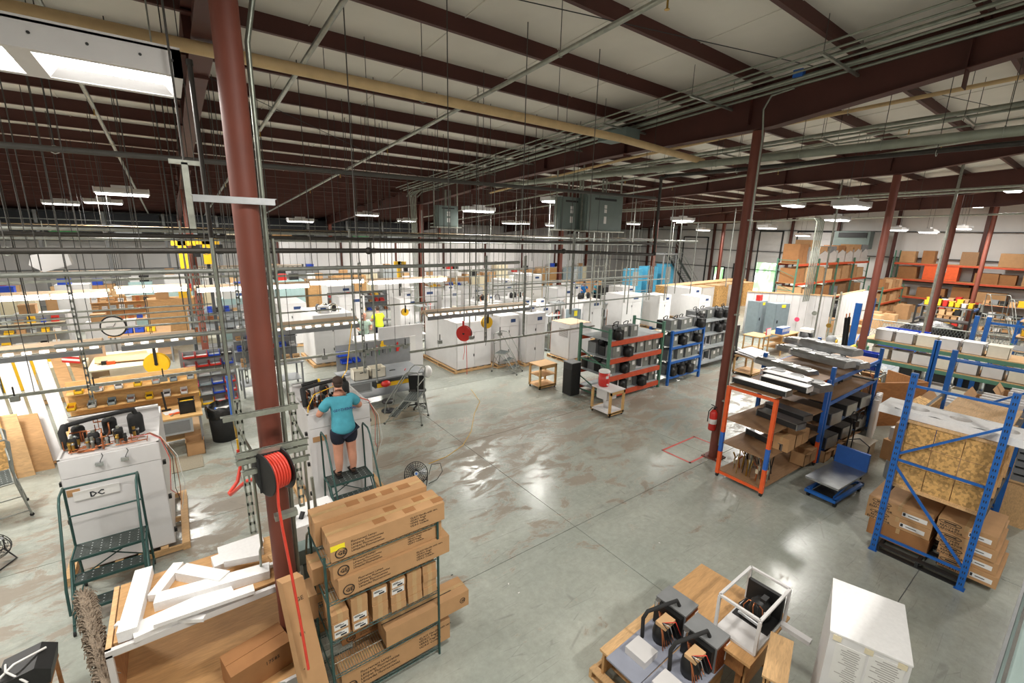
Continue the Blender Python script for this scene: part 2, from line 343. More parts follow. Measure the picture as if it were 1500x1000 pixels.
# ---------------------------------------------------------------- high bay lights
def high_bay(x, y, z, label, L=1.25, W=.62, power=240):
    t = thing('high_bay_light', label, 'ceiling light', (x, y, z), 0, 'high bay lights hanging under the roof')
    g = G(); a, b = L / 2, W / 2
    g.prism([(-a, -b, .0), (-a, -b, .05), (-a, -.16, .16), (-a, .16, .16), (-a, b, .05), (-a, b, 0), (-a, b - .02, 0), (-a, .14, .14), (-a, -.14, .14), (-a, -b + .02, 0)], (L, 0, 0), 'white_paint')
    g.box((-a - .01, 0, .08), (.02, W, .17), 'white_paint').box((a + .01, 0, .08), (.02, W, .17), 'white_paint')
    part('housing', g, t)
    l = part('lens', G().prism([(-L / 2 + .02, -W / 2 + .04, .02), (-L / 2 + .02, -W / 2 + .08, -.05), (-L / 2 + .02, W / 2 - .08, -.05), (-L / 2 + .02, W / 2 - .04, .02)], (L - .04, 0, 0), 'lit_lens'), t)
    part('ballast_box', G().box((0, 0, .2), (.5, .16, .08), 'white_paint'), t)
    zr = roof_z(y) - .02 - z
    hw = part('hanging_wire', G().cyl((-.4, 0, .13), (-.4, 0, zr), .006, n=5, m='dark'), t); share('hanging_wire', hw, t, (.8, 0, 0))
    if power: lamp('high_bay_lamp', (0, 0, -.065), L * .95, W * .9, power, parent=t)
    return t
HB = [(1247, 303, 6.1, 'bright high bay light beside the slanting red column at upper right'), (701, 309, 6.0, 'high bay light hanging just left of the twin gray panels'), (180, 284, 6.0, 'upper high bay light left of the steel beam'),
 (152, 297, 6.0, 'twin lens high bay light under the upper one at left'), (538, 315, 6.0, 'high bay light left of the small gray hanging panel'), (748, 327, 5.9, 'small distant light right of the small gray panel'),
 (1000, 323, 6.0, 'high bay light between the gray pipe and the black drop pipe'), (1124, 334, 5.8, 'high bay light right of the conduit-clad column'), (1226, 322, 6.0, 'small high bay light below the brightest one'),
 (1411, 335, 6.0, 'high bay light nearest the right wall posts'), (1315, 337, 5.8, 'high bay light seen over the right storage racks'), (1360, 340, 5.7, 'distant high bay light in front of the right wall'),
 (1030, 337, 5.8, 'dim high bay light behind the steel stair'), (812, 330, 5.8, 'high bay light just under the left gray panel'), (1176, 345, 5.5, 'far light in front of the overhead dock door'), (440, 324, 5.5, 'far light right of the near red column')]
for px, py, z, lab in HB:
    p = at(px, py, z); high_bay(p.x, p.y, z, lab, power=330 if p.y < 22 else 260)
# fixtures over the near bays, above the frame, which light the foreground floor
for i, (x, y) in enumerate(((4.2, -3.2), (1.6, 1.2), (-4.5, 5), (20, -1.5), (-5, 12), (13, 14.5), (24, 10))):
    high_bay(x, y, roof_z(y) - 1.3, 'high bay light outside the picture, %s toward the camera' % ORD[i] if i < 5 else ['high bay light hidden behind the twin gray panels', 'high bay light behind the middle column top'][i - 5], power=250 if i in (1, 2) else 430)
for i, (x, y) in enumerate(((4, 33), (14.5, 33), (24, 31), (33.5, 27), (42, 6.5), (42.5, 16), (-4, 31), (33, 4), (30, 20))):  # extra fixtures added to brighten the back wall and the far bays
    high_bay(x, y, roof_z(y) - .7, 'added small far high bay light, ' + ['far back before the mezzanine at left', 'far back behind the conduit column', 'far back beyond the twin panels', 'over the sky blue machines', 'over the right wall racking', 'over the long orange racking', 'far back at the left edge', 'over the black shelving', 'over the particle board crates'][i], power=320)
# big near fixture
t = thing('high_bay_light', 'large white twin trough light fixture nearest the camera', 'ceiling light', (-.72, 6.12, 6.46))
g = G(); g.bb((-1.15, -.5, .0), (1.0, -.42, .22), 'white_paint').bb((-1.15, .42, .0), (1.0, .5, .22), 'white_paint')
g.bb((-1.15, -.5, .2), (1.0, .5, .24), 'white_paint').bb((.93, -.5, 0), (1.0, .5, .22), 'white_paint').bb((-.18, -.42, .0), (-.02, .42, .2), 'white_paint').bb((-1.15, -.5, 0), (-1.08, .5, .22), 'white_paint')
part('housing', g, t)
part('reflector', G().poly([(-.02, -.42, .01), (.93, -.42, .01), (.86, -.34, .1), (.06, -.34, .1)], 'white_paint'), t); part('reflector', G().poly([(-.02, .42, .01), (.93, .42, .01), (.86, .34, .1), (.06, .34, .1)], 'white_paint'), t)
part('lens', G().box((.455, 0, .1), (.86, .74, .012), 'lit_lens'), t); part('lens', G().box((-.62, 0, .1), (.82, .74, .012), 'lit_lens'), t)
for x in (-1.0, -.5, 0, .35, .7, .93): part('rivet', G().cyl((x, -.51, .12), (x, -.495, .12), .012, n=8, m='dark'), t)
part('hanging_rod', G().cyl((.8, 0, .24), (.8, 0, 1.8), .008, n=6, m='galv'), t); part('hanging_rod', G().cyl((-.9, 0, .24), (-.9, 0, 1.8), .008, n=6, m='galv'), t)
lamp('trough_lamp', (.45, 0, -.02), .9, .8, 60, parent=t); lamp('trough_lamp', (-.62, 0, -.02), .8, .8, 50, parent=t)

# ---------------------------------------------------------------- pipes, conduits, trunking under the roof
def hang(g, x, y, z, m='rod_gray', r=.006): g.cyl((x, y, z), (x, y, roof_z(y) - .02), r, n=5, m=m)
def pipe(name, label, pts, r, m, cat='pipe', n=12, hangers=(), group=None, couplings=()):
    t = thing(name, label, cat, tuple(pts[0]), 0, group); o = Vector(pts[0])
    part('pipe_run', G().tube(pts, r, n=n, m=m), t, world=True)
    for q in hangers:
        g = G(); hang(g, *q); g.tube([(q[0] + (r + .012) * math.cos(a), q[1], q[2] + (r + .012) * math.sin(a)) for a in [i * PI / 4 for i in range(8)]], .006, n=5, m='galv', closed=True); part('pipe_hanger', g, t, world=True)
    for q in couplings: part('coupling', G().ball(q, (r * 1.6,) * 3, m), t, world=True)
    return t
pipe('roof_pipe', 'thick cream pipe crossing the whole view under the purlins', [(-6, 7, 7.12), (3, 7, 7.14), (8, 7, 7.15), (11.2, 7, 7.03)], .075, 'pipe_cream', n=16, hangers=[(.2, 7, 7.1), (3.4, 7, 7.13), (6.2, 7, 7.14), (9.2, 7, 7.1)])
pipe('roof_pipe', 'thick gray pipe running toward the right over the storage racks', [(11, -4, 6.85), (11, 4, 6.9), (11, 9.9, 6.95), (11, 16, 7.0)], .085, 'pipe_gray', n=16, hangers=[(11, 1.6, 6.9), (11, 3.2, 6.9), (11, 4.6, 6.9), (11, 6.5, 6.92), (11, 8.6, 6.93)])
pipe('roof_pipe', 'dark pipe slung just under the thick gray pipe', [(11.1, -4, 6.68), (11.1, 8.0, 6.74)], .045, 'black_pipe', hangers=[(11.1, 2.4, 6.68), (11.1, 6, 6.7)])
pipe('air_pipe', 'black pipe dropping from the thick gray pipe then running left', [(11.05, 7.85, 6.74), (11, 8.05, 6.66), (11, 8.05, 4.68), (10.9, 8.05, 4.63), (7.6, 8.05, 4.72), (5.4, 8.05, 4.75), (-6, 8.05, 4.76)], .04, 'black_pipe', couplings=[(11, 8.05, 6.68), (11, 8.05, 4.66), (7.5, 8.05, 4.73), (2.8, 8.05, 4.75)], hangers=[(-1.6, 8.05, 4.75), (.4, 8.05, 4.75), (2.9, 8.05, 4.75), (5.2, 8.05, 4.75), (7.4, 8.05, 4.73)])
pipe('air_pipe', 'second horizontal pipe below the black pipe at left', [(-6, 8.6, 4.42), (4.4, 8.6, 4.42), (6.6, 8.6, 4.45)], .035, 'galv_dull', hangers=[(-1, 8.6, 4.42), (2.4, 8.6, 4.42), (5.4, 8.6, 4.42)])
pipe('air_pipe', 'brown pipe behind the black pipe spanning left to centre', [(-8, 11.2, 4.92), (16, 11.2, 4.86)], .04, 'black_pipe', hangers=[(-4, 11.2, 4.9), (0, 11.2, 4.9), (4, 11.2, 4.9), (8, 11.2, 4.88), (12, 11.2, 4.88)])
for i, (y, z, m, lab) in enumerate(((13.5, 4.98, 'galv_dull', 'steel pipe fourth back under the roof'), (15.8, 5.02, 'black_pipe', 'dark pipe fifth back over the workbenches'), (18.2, 5.02, 'pipe_cream', 'thin cream pipe sixth back above the strip lights'), (21.5, 5.0, 'galv_dull', 'steel pipe seventh back over the far benches'), (25, 5.05, 'black_pipe', 'dark pipe farthest back before the mezzanine'), (17, 4.7, 'galv_dull', 'steel pipe just above the lit strip lights'))):
    pipe('overhead_pipe', lab, [(-9 + .1, y, z), (22, y, z - .02)], .035, m, n=8, hangers=[(x, y, z) for x in range(-6, 22, 4)], group='pipes crossing over the workbenches')
pipe('roof_pipe', 'dark strut pipe sloping across the purlins from the left edge', [tuple(aty(-60, 207, 8.9)), tuple(aty(500, 252, 8.9)), tuple(aty(960, 290, 8.9))], .04, 'rod_gray', hangers=[tuple(aty(80, 219, 8.9)), tuple(aty(380, 243, 8.9)), tuple(aty(700, 268, 8.9))])
_a = aty(283, 289, 4.75); _b = aty(405, 294, 4.75)
t = thing('strut_rail', 'bright slotted strut clamped across the near red column', 'rail', (.6, 4.75, _a.z)); part('slotted_rail', slotted_(G(), (_a.x, 4.85, _a.z), (_b.x, 4.85, _a.z), .055, 'steel', .09, (0, 0, 1)), t, world=True); _c = aty(272, 238, 5.5); _d = aty(283, 335, 5.5)
solo('strut_drop', 'bright vertical strut hanging left of the near red column', 'strut', G().bar((_d.x, 5.5, _d.z), (_d.x, 5.5, _c.z), .05, .04, 'galv').bar((_d.x - .12, 5.5, _c.z), (_d.x + .12, 5.5, _c.z), .04, .04, 'galv').cyl((_d.x, 5.5, _c.z), (_d.x, 5.5, roof_z(5.5) - .01), .01, n=5, m='rod_gray'))
# sprinkler branch lines following the roof slope
for i, x in enumerate((-.82, 1.8, 4.6, 13.6, 16.5)):
    lab = ['sprinkler branch pipe nearest the large trough light', 'sprinkler branch pipe just right of the near red column', 'long diagonal sprinkler pipe crossing the middle purlins', 'sprinkler branch pipe just beyond the first deep beam', 'sprinkler branch pipe farther beyond the first deep beam'][i]
    z = 8.0; pts = [(x, y, z - .15 - .064 * y) for y in (-5, 5, 15, 25, 33)]
    t = pipe('sprinkler_pipe', lab, pts, .034, 'galv', hangers=[(x, y, z - .15 - .064 * y) for y in (2, 5.2, 9.9, 14.5, 20)])
    for y in (3.5, 7.5, 11.5, 15.5, 19.5): part('sprinkler_head', G().cyl((x, y, z - .15 - .064 * y), (x, y, z - .28 - .064 * y), .012, n=6, m='brass').cyl((x, y, z - .285 - .064 * y), (x, y, z - .28 - .064 * y), .03, n=8, m='brass'), t, world=True)
# conduits along the first deep beam
t = thing('conduit_bundle', 'bundle of parallel steel conduits running beside the first deep beam', 'conduits', (9.6, 0, 8.2))
for i in range(8):
    x = 9.72 - i * .18; r = (.028, .02, .035, .02, .02, .028, .017, .017)[i]; dz = (0, .02, 0, .05, .1, .02, .05, .1)[i]
    part('conduit', G().tube([(x, y, 8.18 + dz - .064 * y + (.02 if y > 5 else 0)) for y in (-5, 0, 6, 14, 20.3)] + ([(x, 20.8, 6.7)] if i < 4 else []), r, n=8, m='conduit'), t, world=True)
for y in (-1, 1.2, 3.4, 5.6, 7.8, 10, 12.2, 14.4, 16.6, 18.8):
    g = G(); z = 8.13 - .064 * y; g.bar((8.3, y, z - .02), (9.85, y, z - .02), .04, .04, 'galv'); hang(g, 8.35, y, z); hang(g, 9.8, y, z); part('strut_support', g, t, world=True)
part('junction_box', G().box((9.2, 8.1, 7.52), (.5, .9, .22), 'panel_gray'), t, label='gray junction trough under the conduits', world=True)
part('junction_box', G().box((9.35, 4.15, 8.0), (.12, .16, .12), 'blue_paint'), t, label='small blue box clipped to the conduits', world=True)
# conduits past the first beam, at lower right of it
t = thing('conduit_bundle', 'pair of long conduits beyond the first deep beam at right', 'conduits', (13, 0, 7.4))
for i, (x, r) in enumerate(((13.0, .045), (13.18, .025), (13.9, .02))): part('conduit', G().tube([(x, y, 7.72 - .02 * y - i * .05) for y in (-5, 2, 8, 14, 20)], r, n=8, m='conduit'), t, world=True)
for y in (0, 2.5, 5, 7.5, 10, 12.5): g = G(); g.bar((12.9, y, 7.62 - .02 * y), (14, y, 7.62 - .02 * y), .04, .04, 'galv'); hang(g, 12.95, y, 7.5); hang(g, 13.95, y, 7.5); part('strut_support', g, t, world=True)
pipe('roof_pipe', 'thin cream gas pipe beyond the first deep beam', [(12, -4, 7.95), (12, 1.5, 7.92), (12, 5, 7.8), (12, 10.5, 7.5), (12, 18, 6.9)], .04, 'pipe_cream', hangers=[(12, 1.6, 7.9), (12, 4.2, 7.8)])
for i, x in enumerate((20.4, 22.2, 29.6, 31)):
    z = (6.9, 6.95, 6.55, 6.6)[i]
    pipe('roof_pipe', ['steel pipe just beyond the second deep beam', 'steel pipe second beyond the second deep beam', 'steel pipe just beyond the third deep beam', 'steel pipe second beyond the third deep beam'][i], [(x, y, z - .02 * y) for y in (-4, 5, 12, 20)], .035, 'galv', n=8, hangers=[(x, y, z - .02 * y) for y in (1, 5, 9, 13)])
# conduit riser on the middle column and the bent conduit on the right-hand one
t = thing('conduit_riser', 'bundle of conduits bending down the far column beside the first beam', 'conduits', (9.7, 20.7, 0))
for i in range(4): part('conduit', G().tube([(9.55 - .1 * i, 20.2, 6.92), (9.55 - .1 * i, 20.6, 6.8), (9.6 - .08 * i, 20.75, 6.3), (9.65 - .07 * i, 20.72, 1.2)], .025, n=8, m='conduit'), t, world=True)
t = thing('conduit_riser', 'single conduit strapped down the side of the red column right of centre', 'conduits', (9.72, 4.9, 0))
part('conduit', G().tube([(9.6, 4.3, 7.85), (9.6, 4.7, 7.8), (9.68, 4.86, 7.6), (9.76, 4.84, 7.1), (9.76, 4.84, .4)], .02, n=8, m='conduit'), t, world=True)
for z in (1.5, 3.5, 5.5): part('pipe_strap', G().box((9.78, 4.86, z), (.12, .06, .03), 'galv'), t, world=True)
t = thing('conduit_riser', 'gray conduit curving beside the top of the near red column', 'conduits', (.9, 5.1, 6))
part('conduit', G().tube([(.98, 4.4, 8.2), (.95, 4.75, 7.8), (.86, 5.0, 7.2), (.76, 5.05, 6.7), (.74, 5.05, 1.2)], .024, n=8, m='conduit'), t, world=True)
# vertical strut drops of conduits at right centre
for i, (px, y, z0, z1) in enumerate(((1180, 12.5, 6.2, 2.1), (1184, 12.5, 6.2, 2.1), (1190, 12.6, 6.2, 2.1), (1200, 12.7, 6.2, 2.1), (1206, 12.7, 6.2, 2.1))):
    x = 26.4 + i * .22; solo('conduit_drop', 'steel conduit dropping to the gray panels, %s of the row from the column' % ORD[i], 'conduit', G().tube([(x, 10.6, 6.25), (x, 9.9, 6.25), (x, 9.75, 6.1), (x, 9.75, 2.0)], .03, n=8, m='conduit'), group='conduits dropping to the gray panels')
# large hanging electrical panels
def epanel(name, label, pxl, pyt, pxr, pyb, y, deep=.35, cat='electrical panel'):
    a = aty(pxl, pyb, y); b = aty(pxr, pyt, y); z0 = a.z; h = b.z - a.z; wd = b.x - a.x
    t = thing(name, label, cat, (a.x + wd / 2, y, z0), 0, 'gray electrical panels hung under the roof')
    part('enclosure', G().bb((-wd / 2, 0, 0), (wd / 2, deep, h), 'panel_gray'), t)
    part('door', G().bb((-wd / 2 + .03, -.03, .03), (wd / 2 - .03, 0, h * .93), 'panel_gray'), t)
    part('louvre', G().bb((-wd * .3, -.036, h * .84), (wd * .3, -.028, h * .9), 'dark'), t)
    for k, (hh, s) in enumerate(((.62, .1), (.5, .1), (.2, .2))): part('warning_label', G().bb((-.06, -.036, h * hh), (.08, -.03, h * hh + s * h), 'label'), t)
    part('strut_shelf', G().bb((-wd / 2 - .1, -.1, -.06), (wd / 2 + .1, deep + .1, -.01), 'galv'), t)
    g = G()
    for x in (-wd / 2 - .06, wd / 2 + .06): g.bar((x, deep / 2, -.05), (x, deep / 2, roof_z(y) - z0 - .2), .045, .045, 'galv')
    part('strut_hanger', g, t)
    part('conduit_entry', G().cyl((0, deep / 2, h), (0, deep / 2, h + .6), .04, n=8, m='conduit').cyl((.2, deep / 2, h), (.2, deep / 2, h + .6), .03, n=8, m='conduit'), t)
epanel('electrical_panel', 'left of the two large gray hanging panels', 820, 290, 852, 335, 13.0); epanel('electrical_panel', 'right and wider of the two large gray hanging panels', 857, 288, 913, 337, 12.6); epanel('electrical_panel', 'small gray hanging panel beside the far column', 641, 302, 671, 331, 16.5)
# threaded hanger rods and strut drops
def rod(px, yy, z0, m='galv', r=.006, name='hanger_rod', lab='', cat='rod', grp=None): pass
rods = []; nk = {}
for k, (x, y, z0) in enumerate([(a, b, c) for b, c, xs in ((6.2, 5.0, (-1.6, 2.0, 3.4, 4.8, 6.4)), (9.6, 4.4, (-2.6, -1.6, -.4, .8, 2.2, 3.6, 5.0, 6.4, 7.8, 9.2)), (12.5, 2.7, (-3, -2.2, -.6, 1.0, 1.8, 3.9, 4.8, 6.0, 6.7, 7.4, 9.6)), (15, 3.0, (-3.4, -1.2, 1.4, 3.6, 6, 8, 10, 12)), (18.5, 3.1, (-4, -1.6, .5, 4, 6.5, 8.2, 10, 12, 14))) for a in xs]):
    g = G(); g.cyl((x, y, z0), (x, y, roof_z(y) - .01), .008, n=5, m='rod_gray'); rr = {6.2: 'nearest', 9.6: 'second', 12.5: 'third', 15: 'fourth', 18.5: 'farthest'}[y]; nk[rr] = nk.get(rr, -1) + 1; rods.append(solo('hanger_rod', 'thin steel hanger rod, %s from the left in the %s row under the roof' % (ORD[nk[rr]], rr), 'rod', g, 'hanger rods under the left purlins'))
# cross wires
for a, b, lab in (((.5, 6.0, 7.9), (16, 2.4, 8.2), 'thin bracing wire crossing the upper purlins'), ((.7, 9.5, 7.5), (8.5, 15.5, 6.6), 'thin bracing wire sloping behind the near column')):
    solo('brace_wire', lab, 'wire', G().cyl(a, b, .007, n=5, m='dark'))
# black drop with blue regulator at the near frame
t = thing('air_drop', 'black air pipe dropping past the near column to a blue filter', 'air pipe', (.36, 5.6, 2.6))
p0 = aty(278, 96, 5.6); p1 = aty(345, 605, 5.6); p2 = aty(335, 550, 5.6)
part('drop_pipe', G().tube([p0, p2], .022, n=8, m='black_pipe').tube([(p0.x, 5.6, p0.z), (p0.x, 5.6, p0.z + .05)], .03, m='black_pipe'), t, world=True)
part('air_filter', G().tube([p2, aty(343, 612, 5.6)], .03, n=12, m='blue_paint'), t, label='blue cylindrical air filter', world=True)
q = aty(348, 640, 5.6); part('brass_fitting', G().tube([aty(343, 612, 5.6), q], .018, n=8, m='brass'), t, world=True); part('valve_handle', G().box(aty(349, 650, 5.6), (.03, .03, .12), 'yellow'), t, world=True)
part('red_hose', G().tube([aty(349, 658, 5.6), aty(353, 680, 5.6), aty(348, 705, 5.5), aty(336, 722, 5.4), aty(338, 724, 5.3), aty(360, 705, 5.1), aty(385, 697, 4.9)], .02, n=8, m='hose_red'), t, world=True)
# ---------------------------------------------------------------- shared builders
def text(body, size, parent, loc, rot, m='print', name='printed_lettering', ax='LEFT', bold=0.0):
    cu = bpy.data.curves.new(name, 'FONT'); cu.body = body; cu.size = size; cu.align_x = ax; cu.extrude = .0008; cu.offset = bold * size; cu.resolution_u = 1
    o = bpy.data.objects.new(name, cu); me = bpy.data.meshes.new_from_object(o); bpy.data.objects.remove(o)
    me.materials.clear(); me.materials.append(M(m) if m not in _m else _m[m])
    o = bpy.data.objects.new(name, me); COL.objects.link(o); o.parent = parent; o.location = loc; o.rotation_euler = rot; return o
FRONT = (R(90), 0, 0)          # lettering on a face that looks to -y
SIDE = (R(90), 0, R(-90))      # on a face that looks to -x
def pallet(loc, L=1.2, W=1.0, rz=0, label=None, group='wooden pallets', m='pine'):
    t = thing('pallet', label, 'pallet', loc, rz, group)
    s = part('stringer', G().bb((-L / 2, -.02, .018), (L / 2, .02, .105), m), t); s.location = (0, -W / 2 + .02, 0)
    for y in (0, W / 2 - .02): share('stringer', s, t, (0, y, 0))
    n = 6; bw = .1
    b = part('deck_board', G().bb((-bw / 2, -W / 2, .105), (bw / 2, W / 2, .123), m), t); b.location = (-L / 2 + bw / 2, 0, 0)
    for i in range(1, n): share('deck_board', b, t, (-L / 2 + bw / 2 + (L - bw) * i / (n - 1), 0, 0))
    for i in (0, 2, 5): share('deck_board', b, t, (-L / 2 + bw / 2 + (L - bw) * i / (n - 1), 0, -.105))
    return t
def carton(c, d, label, group=None, rz=0, m='carton', tape=True, mark=None, name='carton', sticker=None, open_=False):
    t = thing(name, label, 'box', c, rz, group); x, y, z = d[0] / 2, d[1] / 2, d[2]
    g = G()
    if open_:
        for a, b in (((-x, -y), (x, -y + .01)), ((-x, y - .01), (x, y)), ((-x, -y), (-x + .01, y)), ((x - .01, -y), (x, y))): g.bb((a[0], a[1], 0), (b[0], b[1], z), m)
        g.bb((-x, -y, 0), (x, y, .01), m); part('box_walls', g, t)
        fy = min(y * .5, .16); part('flap', G().prism([(-x, -y, z), (x, -y, z), (x, -y - fy, z + fy * .5), (-x, -y - fy, z + fy * .5)], (0, 0, .006), m), t); part('flap', G().prism([(-x, y, z), (x, y, z), (x, y + fy * .7, z + fy), (-x, y + fy * .7, z + fy)], (0, 0, .006), m), t)
    else:
        g.bb((-x, -y, 0), (x, y, z - .005), m); part('box_walls', g, t)
        if x >= y: a = part('flap', G().bb((-x, -y, z - .005), (x, -.003, z), m), t); b = part('flap', G().bb((-x, .003, z - .005), (x, y, z), m), t)
        else: a = part('flap', G().bb((-x, -y, z - .005), (-.003, y, z), m), t); b = part('flap', G().bb((.003, -y, z - .005), (x, y, z), m), t)
        if tape:
            w = .025
            g = G().bb((-x - .001, -w, z), (x + .001, w, z + .0015), 'tape').bb((-x - .0015, -w, z - .09 if z > .1 else 0), (-x, w, z + .0015), 'tape').bb((x, -w, z - .09 if z > .1 else 0), (x + .0015, w, z + .0015), 'tape') if x >= y else G().bb((-w, -y - .001, z), (w, y + .001, z + .0015), 'tape').bb((-w, -y - .0015, z - .09 if z > .1 else 0), (w, -y, z + .0015), 'tape')
            part('tape_strip', g, t)
    if sticker: part('shipping_label', G().bb((sticker[0], -y - .002, sticker[1]), (sticker[0] + sticker[2], -y, sticker[1] + sticker[3]), 'label'), t)
    return t
# person: one skinned body with clothes as its parts
def skinmesh(verts, edges, rad, m, sub=2, name='body'):
    me = bpy.data.meshes.new(name); me.from_pydata(verts, edges, []); o = bpy.data.objects.new(name, me); COL.objects.link(o)
    md = o.modifiers.new('s', 'SKIN'); sv = me.skin_vertices[0].data
    for i, r in enumerate(rad):
        sv[i].radius = (r, r) if not isinstance(r, tuple) else r; sv[i].use_root = (i == 0)
    md.use_smooth_shade = True; md.branch_smoothing = .6
    ss = o.modifiers.new('u', 'SUBSURF'); ss.levels = sub; ss.render_levels = sub
    dg = bpy.context.evaluated_depsgraph_get(); dg.update(); me2 = bpy.data.meshes.new_from_object(o.evaluated_get(dg)); bpy.data.objects.remove(o)
    g = G(); g.add([v.co[:] for v in me2.vertices], [tuple(p.vertices) for p in me2.polygons], m, True); return g
def person(name, label, loc, rz, shirt, legs, hair='hair', long_pants=False, arms=None, lean=.06, glasses=False, hat=None, scale=1.0, sleeve=True):
    t = thing(name, label, 'person', loc, rz); t.scale = (scale,) * 3
    ar = arms or [((.30, .12, 1.17), (.24, .36, 1.14)), ((-.30, .12, 1.17), (-.24, .36, 1.14))]; L = lean
    V = [(0, 0, .95), (0, L * .5, 1.14), (0, L, 1.34), (0, L * 1.35, 1.47), (0, L * 1.7, 1.56), (0, L * 2 + .01, 1.635), (0, L * 2 + .01, 1.71)]
    E = [(0, 1), (1, 2), (2, 3), (3, 4), (4, 5), (5, 6)]; Rr = [(.135, .105), (.14, .11), (.16, .115), (.1, .08), (.058, .058), (.075, .09), (.07, .085)]
    for s, (el, wr) in zip((1, -1), ar):
        k = len(V); V += [(s * .175, L * 1.1, 1.43), ((s * .175 + el[0]) / 2, (L * 1.1 + el[1]) / 2, (1.43 + el[2]) / 2 + .01), el, wr, (wr[0] * .97, wr[1] + .07, wr[2] - .015)]
        E += [(2, k), (k, k + 1), (k + 1, k + 2), (k + 2, k + 3), (k + 3, k + 4)]; Rr += [.075, .066, .056, .04, (.05, .022)]
    for s in (1, -1):
        k = len(V); V += [(s * .1, 0, .86), (s * .115, .01, .5), (s * .12, -.015, .3), (s * .125, -.01, .09), (s * .13, .13, .04)]; E += [(0, k), (k, k + 1), (k + 1, k + 2), (k + 2, k + 3), (k + 3, k + 4)]; Rr += [.13, .085, .08, .05, .045]
    g = skinmesh(V, E, Rr, 'skin')
    for el, wr in ar:  # five fingers closing on what the hand holds
        h = Vector((wr[0] * .97, wr[1] + .07, wr[2] - .015)); s = 1 if wr[0] > 0 else -1
        for i, ln in enumerate((.045, .052, .048, .038)):
            b = h + Vector((s * (-.03 + .02 * i), .03, 0)); g.tube([b, b + Vector((0, ln * .6, -.006)), b + Vector((0, ln, -.03))], [.0085, .008, .006], n=6, m='skin')
        b = h + Vector((-s * .035, -.02, 0)); g.tube([b, b + Vector((-s * .025, .025, -.005)), b + Vector((-s * .025, .05, -.02))], [.01, .009, .007], n=6, m='skin')
    hy = L * 2 + .01
    g.ball((0, hy + .1, 1.655), (.014, .02, .022), 'skin', 8, 5)                       # nose
    for s in (1, -1): g.ball((s * .079, hy + .005, 1.66), (.012, .022, .032), 'skin', 8, 5)  # ears
    part('body', g, t)
    for s in (1, -1): part('eye', G().ball((s * .032, hy + .082, 1.675), (.013, .008, .009), 'label', 8, 5).ball((s * .032, hy + .089, 1.675), .005, 'ink', 6, 4), t)
    part('mouth', G().ball((0, hy + .085, 1.612), (.024, .008, .006), 'red', 8, 4), t)
    if hair: part('hair', G().ball((0, hy - .012, 1.715), (.088, .1, .085), hair, 14, 8).ball((0, hy - .04, 1.66), (.08, .068, .075), hair, 12, 6), t)
    # shirt
    V2 = [(0, -.005, .76), (0, 0, .95), (0, L * .5, 1.1), (0, L, 1.33), (0, L * 1.3, 1.46)]; E2 = [(0, 1), (1, 2), (2, 3), (3, 4)]; R2 = [(.22, .19), (.225, .195), (.215, .185), (.205, .155), (.11, .09)]
    for s, (el, wr) in zip((1, -1), ar):
        k = len(V2); a = Vector((s * .18, L * 1.1, 1.43)); b = Vector(el); c = a.lerp(b, .75); V2 += [tuple(a), tuple(a.lerp(b, .4)), tuple(c)]; E2 += [(3, k), (k, k + 1), (k + 1, k + 2)]; R2 += [.1, .1, .095]
    part('shirt', skinmesh(V2, E2, R2, shirt), t)
    V3 = [(0, 0, 1.0)]; E3 = []; R3 = [(.19, .16)]
    for s in (1, -1):
        k = len(V3)
        V3 += [(s * .1, 0, .83), (s * .118, .01, .58)] + ([(s * .12, -.01, .3), (s * .125, -.01, .08)] if long_pants else []); E3 += [(0, k), (k, k + 1)] + ([(k + 1, k + 2), (k + 2, k + 3)] if long_pants else []); R3 += [.15, .125] + ([.075, .065] if long_pants else [])
    part('trousers' if long_pants else 'shorts', skinmesh(V3, E3, R3, legs), t)
    for s in (1, -1):
        g = skinmesh([(s * .127, -.03, .05), (s * .13, .07, .045), (s * .135, .19, .035)], [(0, 1), (1, 2)], [(.048, .05), (.05, .045), (.045, .034)], 'shoe', 1); g.bb((s * .13 - .05, -.08, 0), (s * .13 + .05, .23, .02), 'black'); part('shoe', g, t)
        if not long_pants: part('sock', G().cyl((s * .125, -.012, .09), (s * .122, -.012, .19), .046, .05, 10, 'black'), t)
    return t
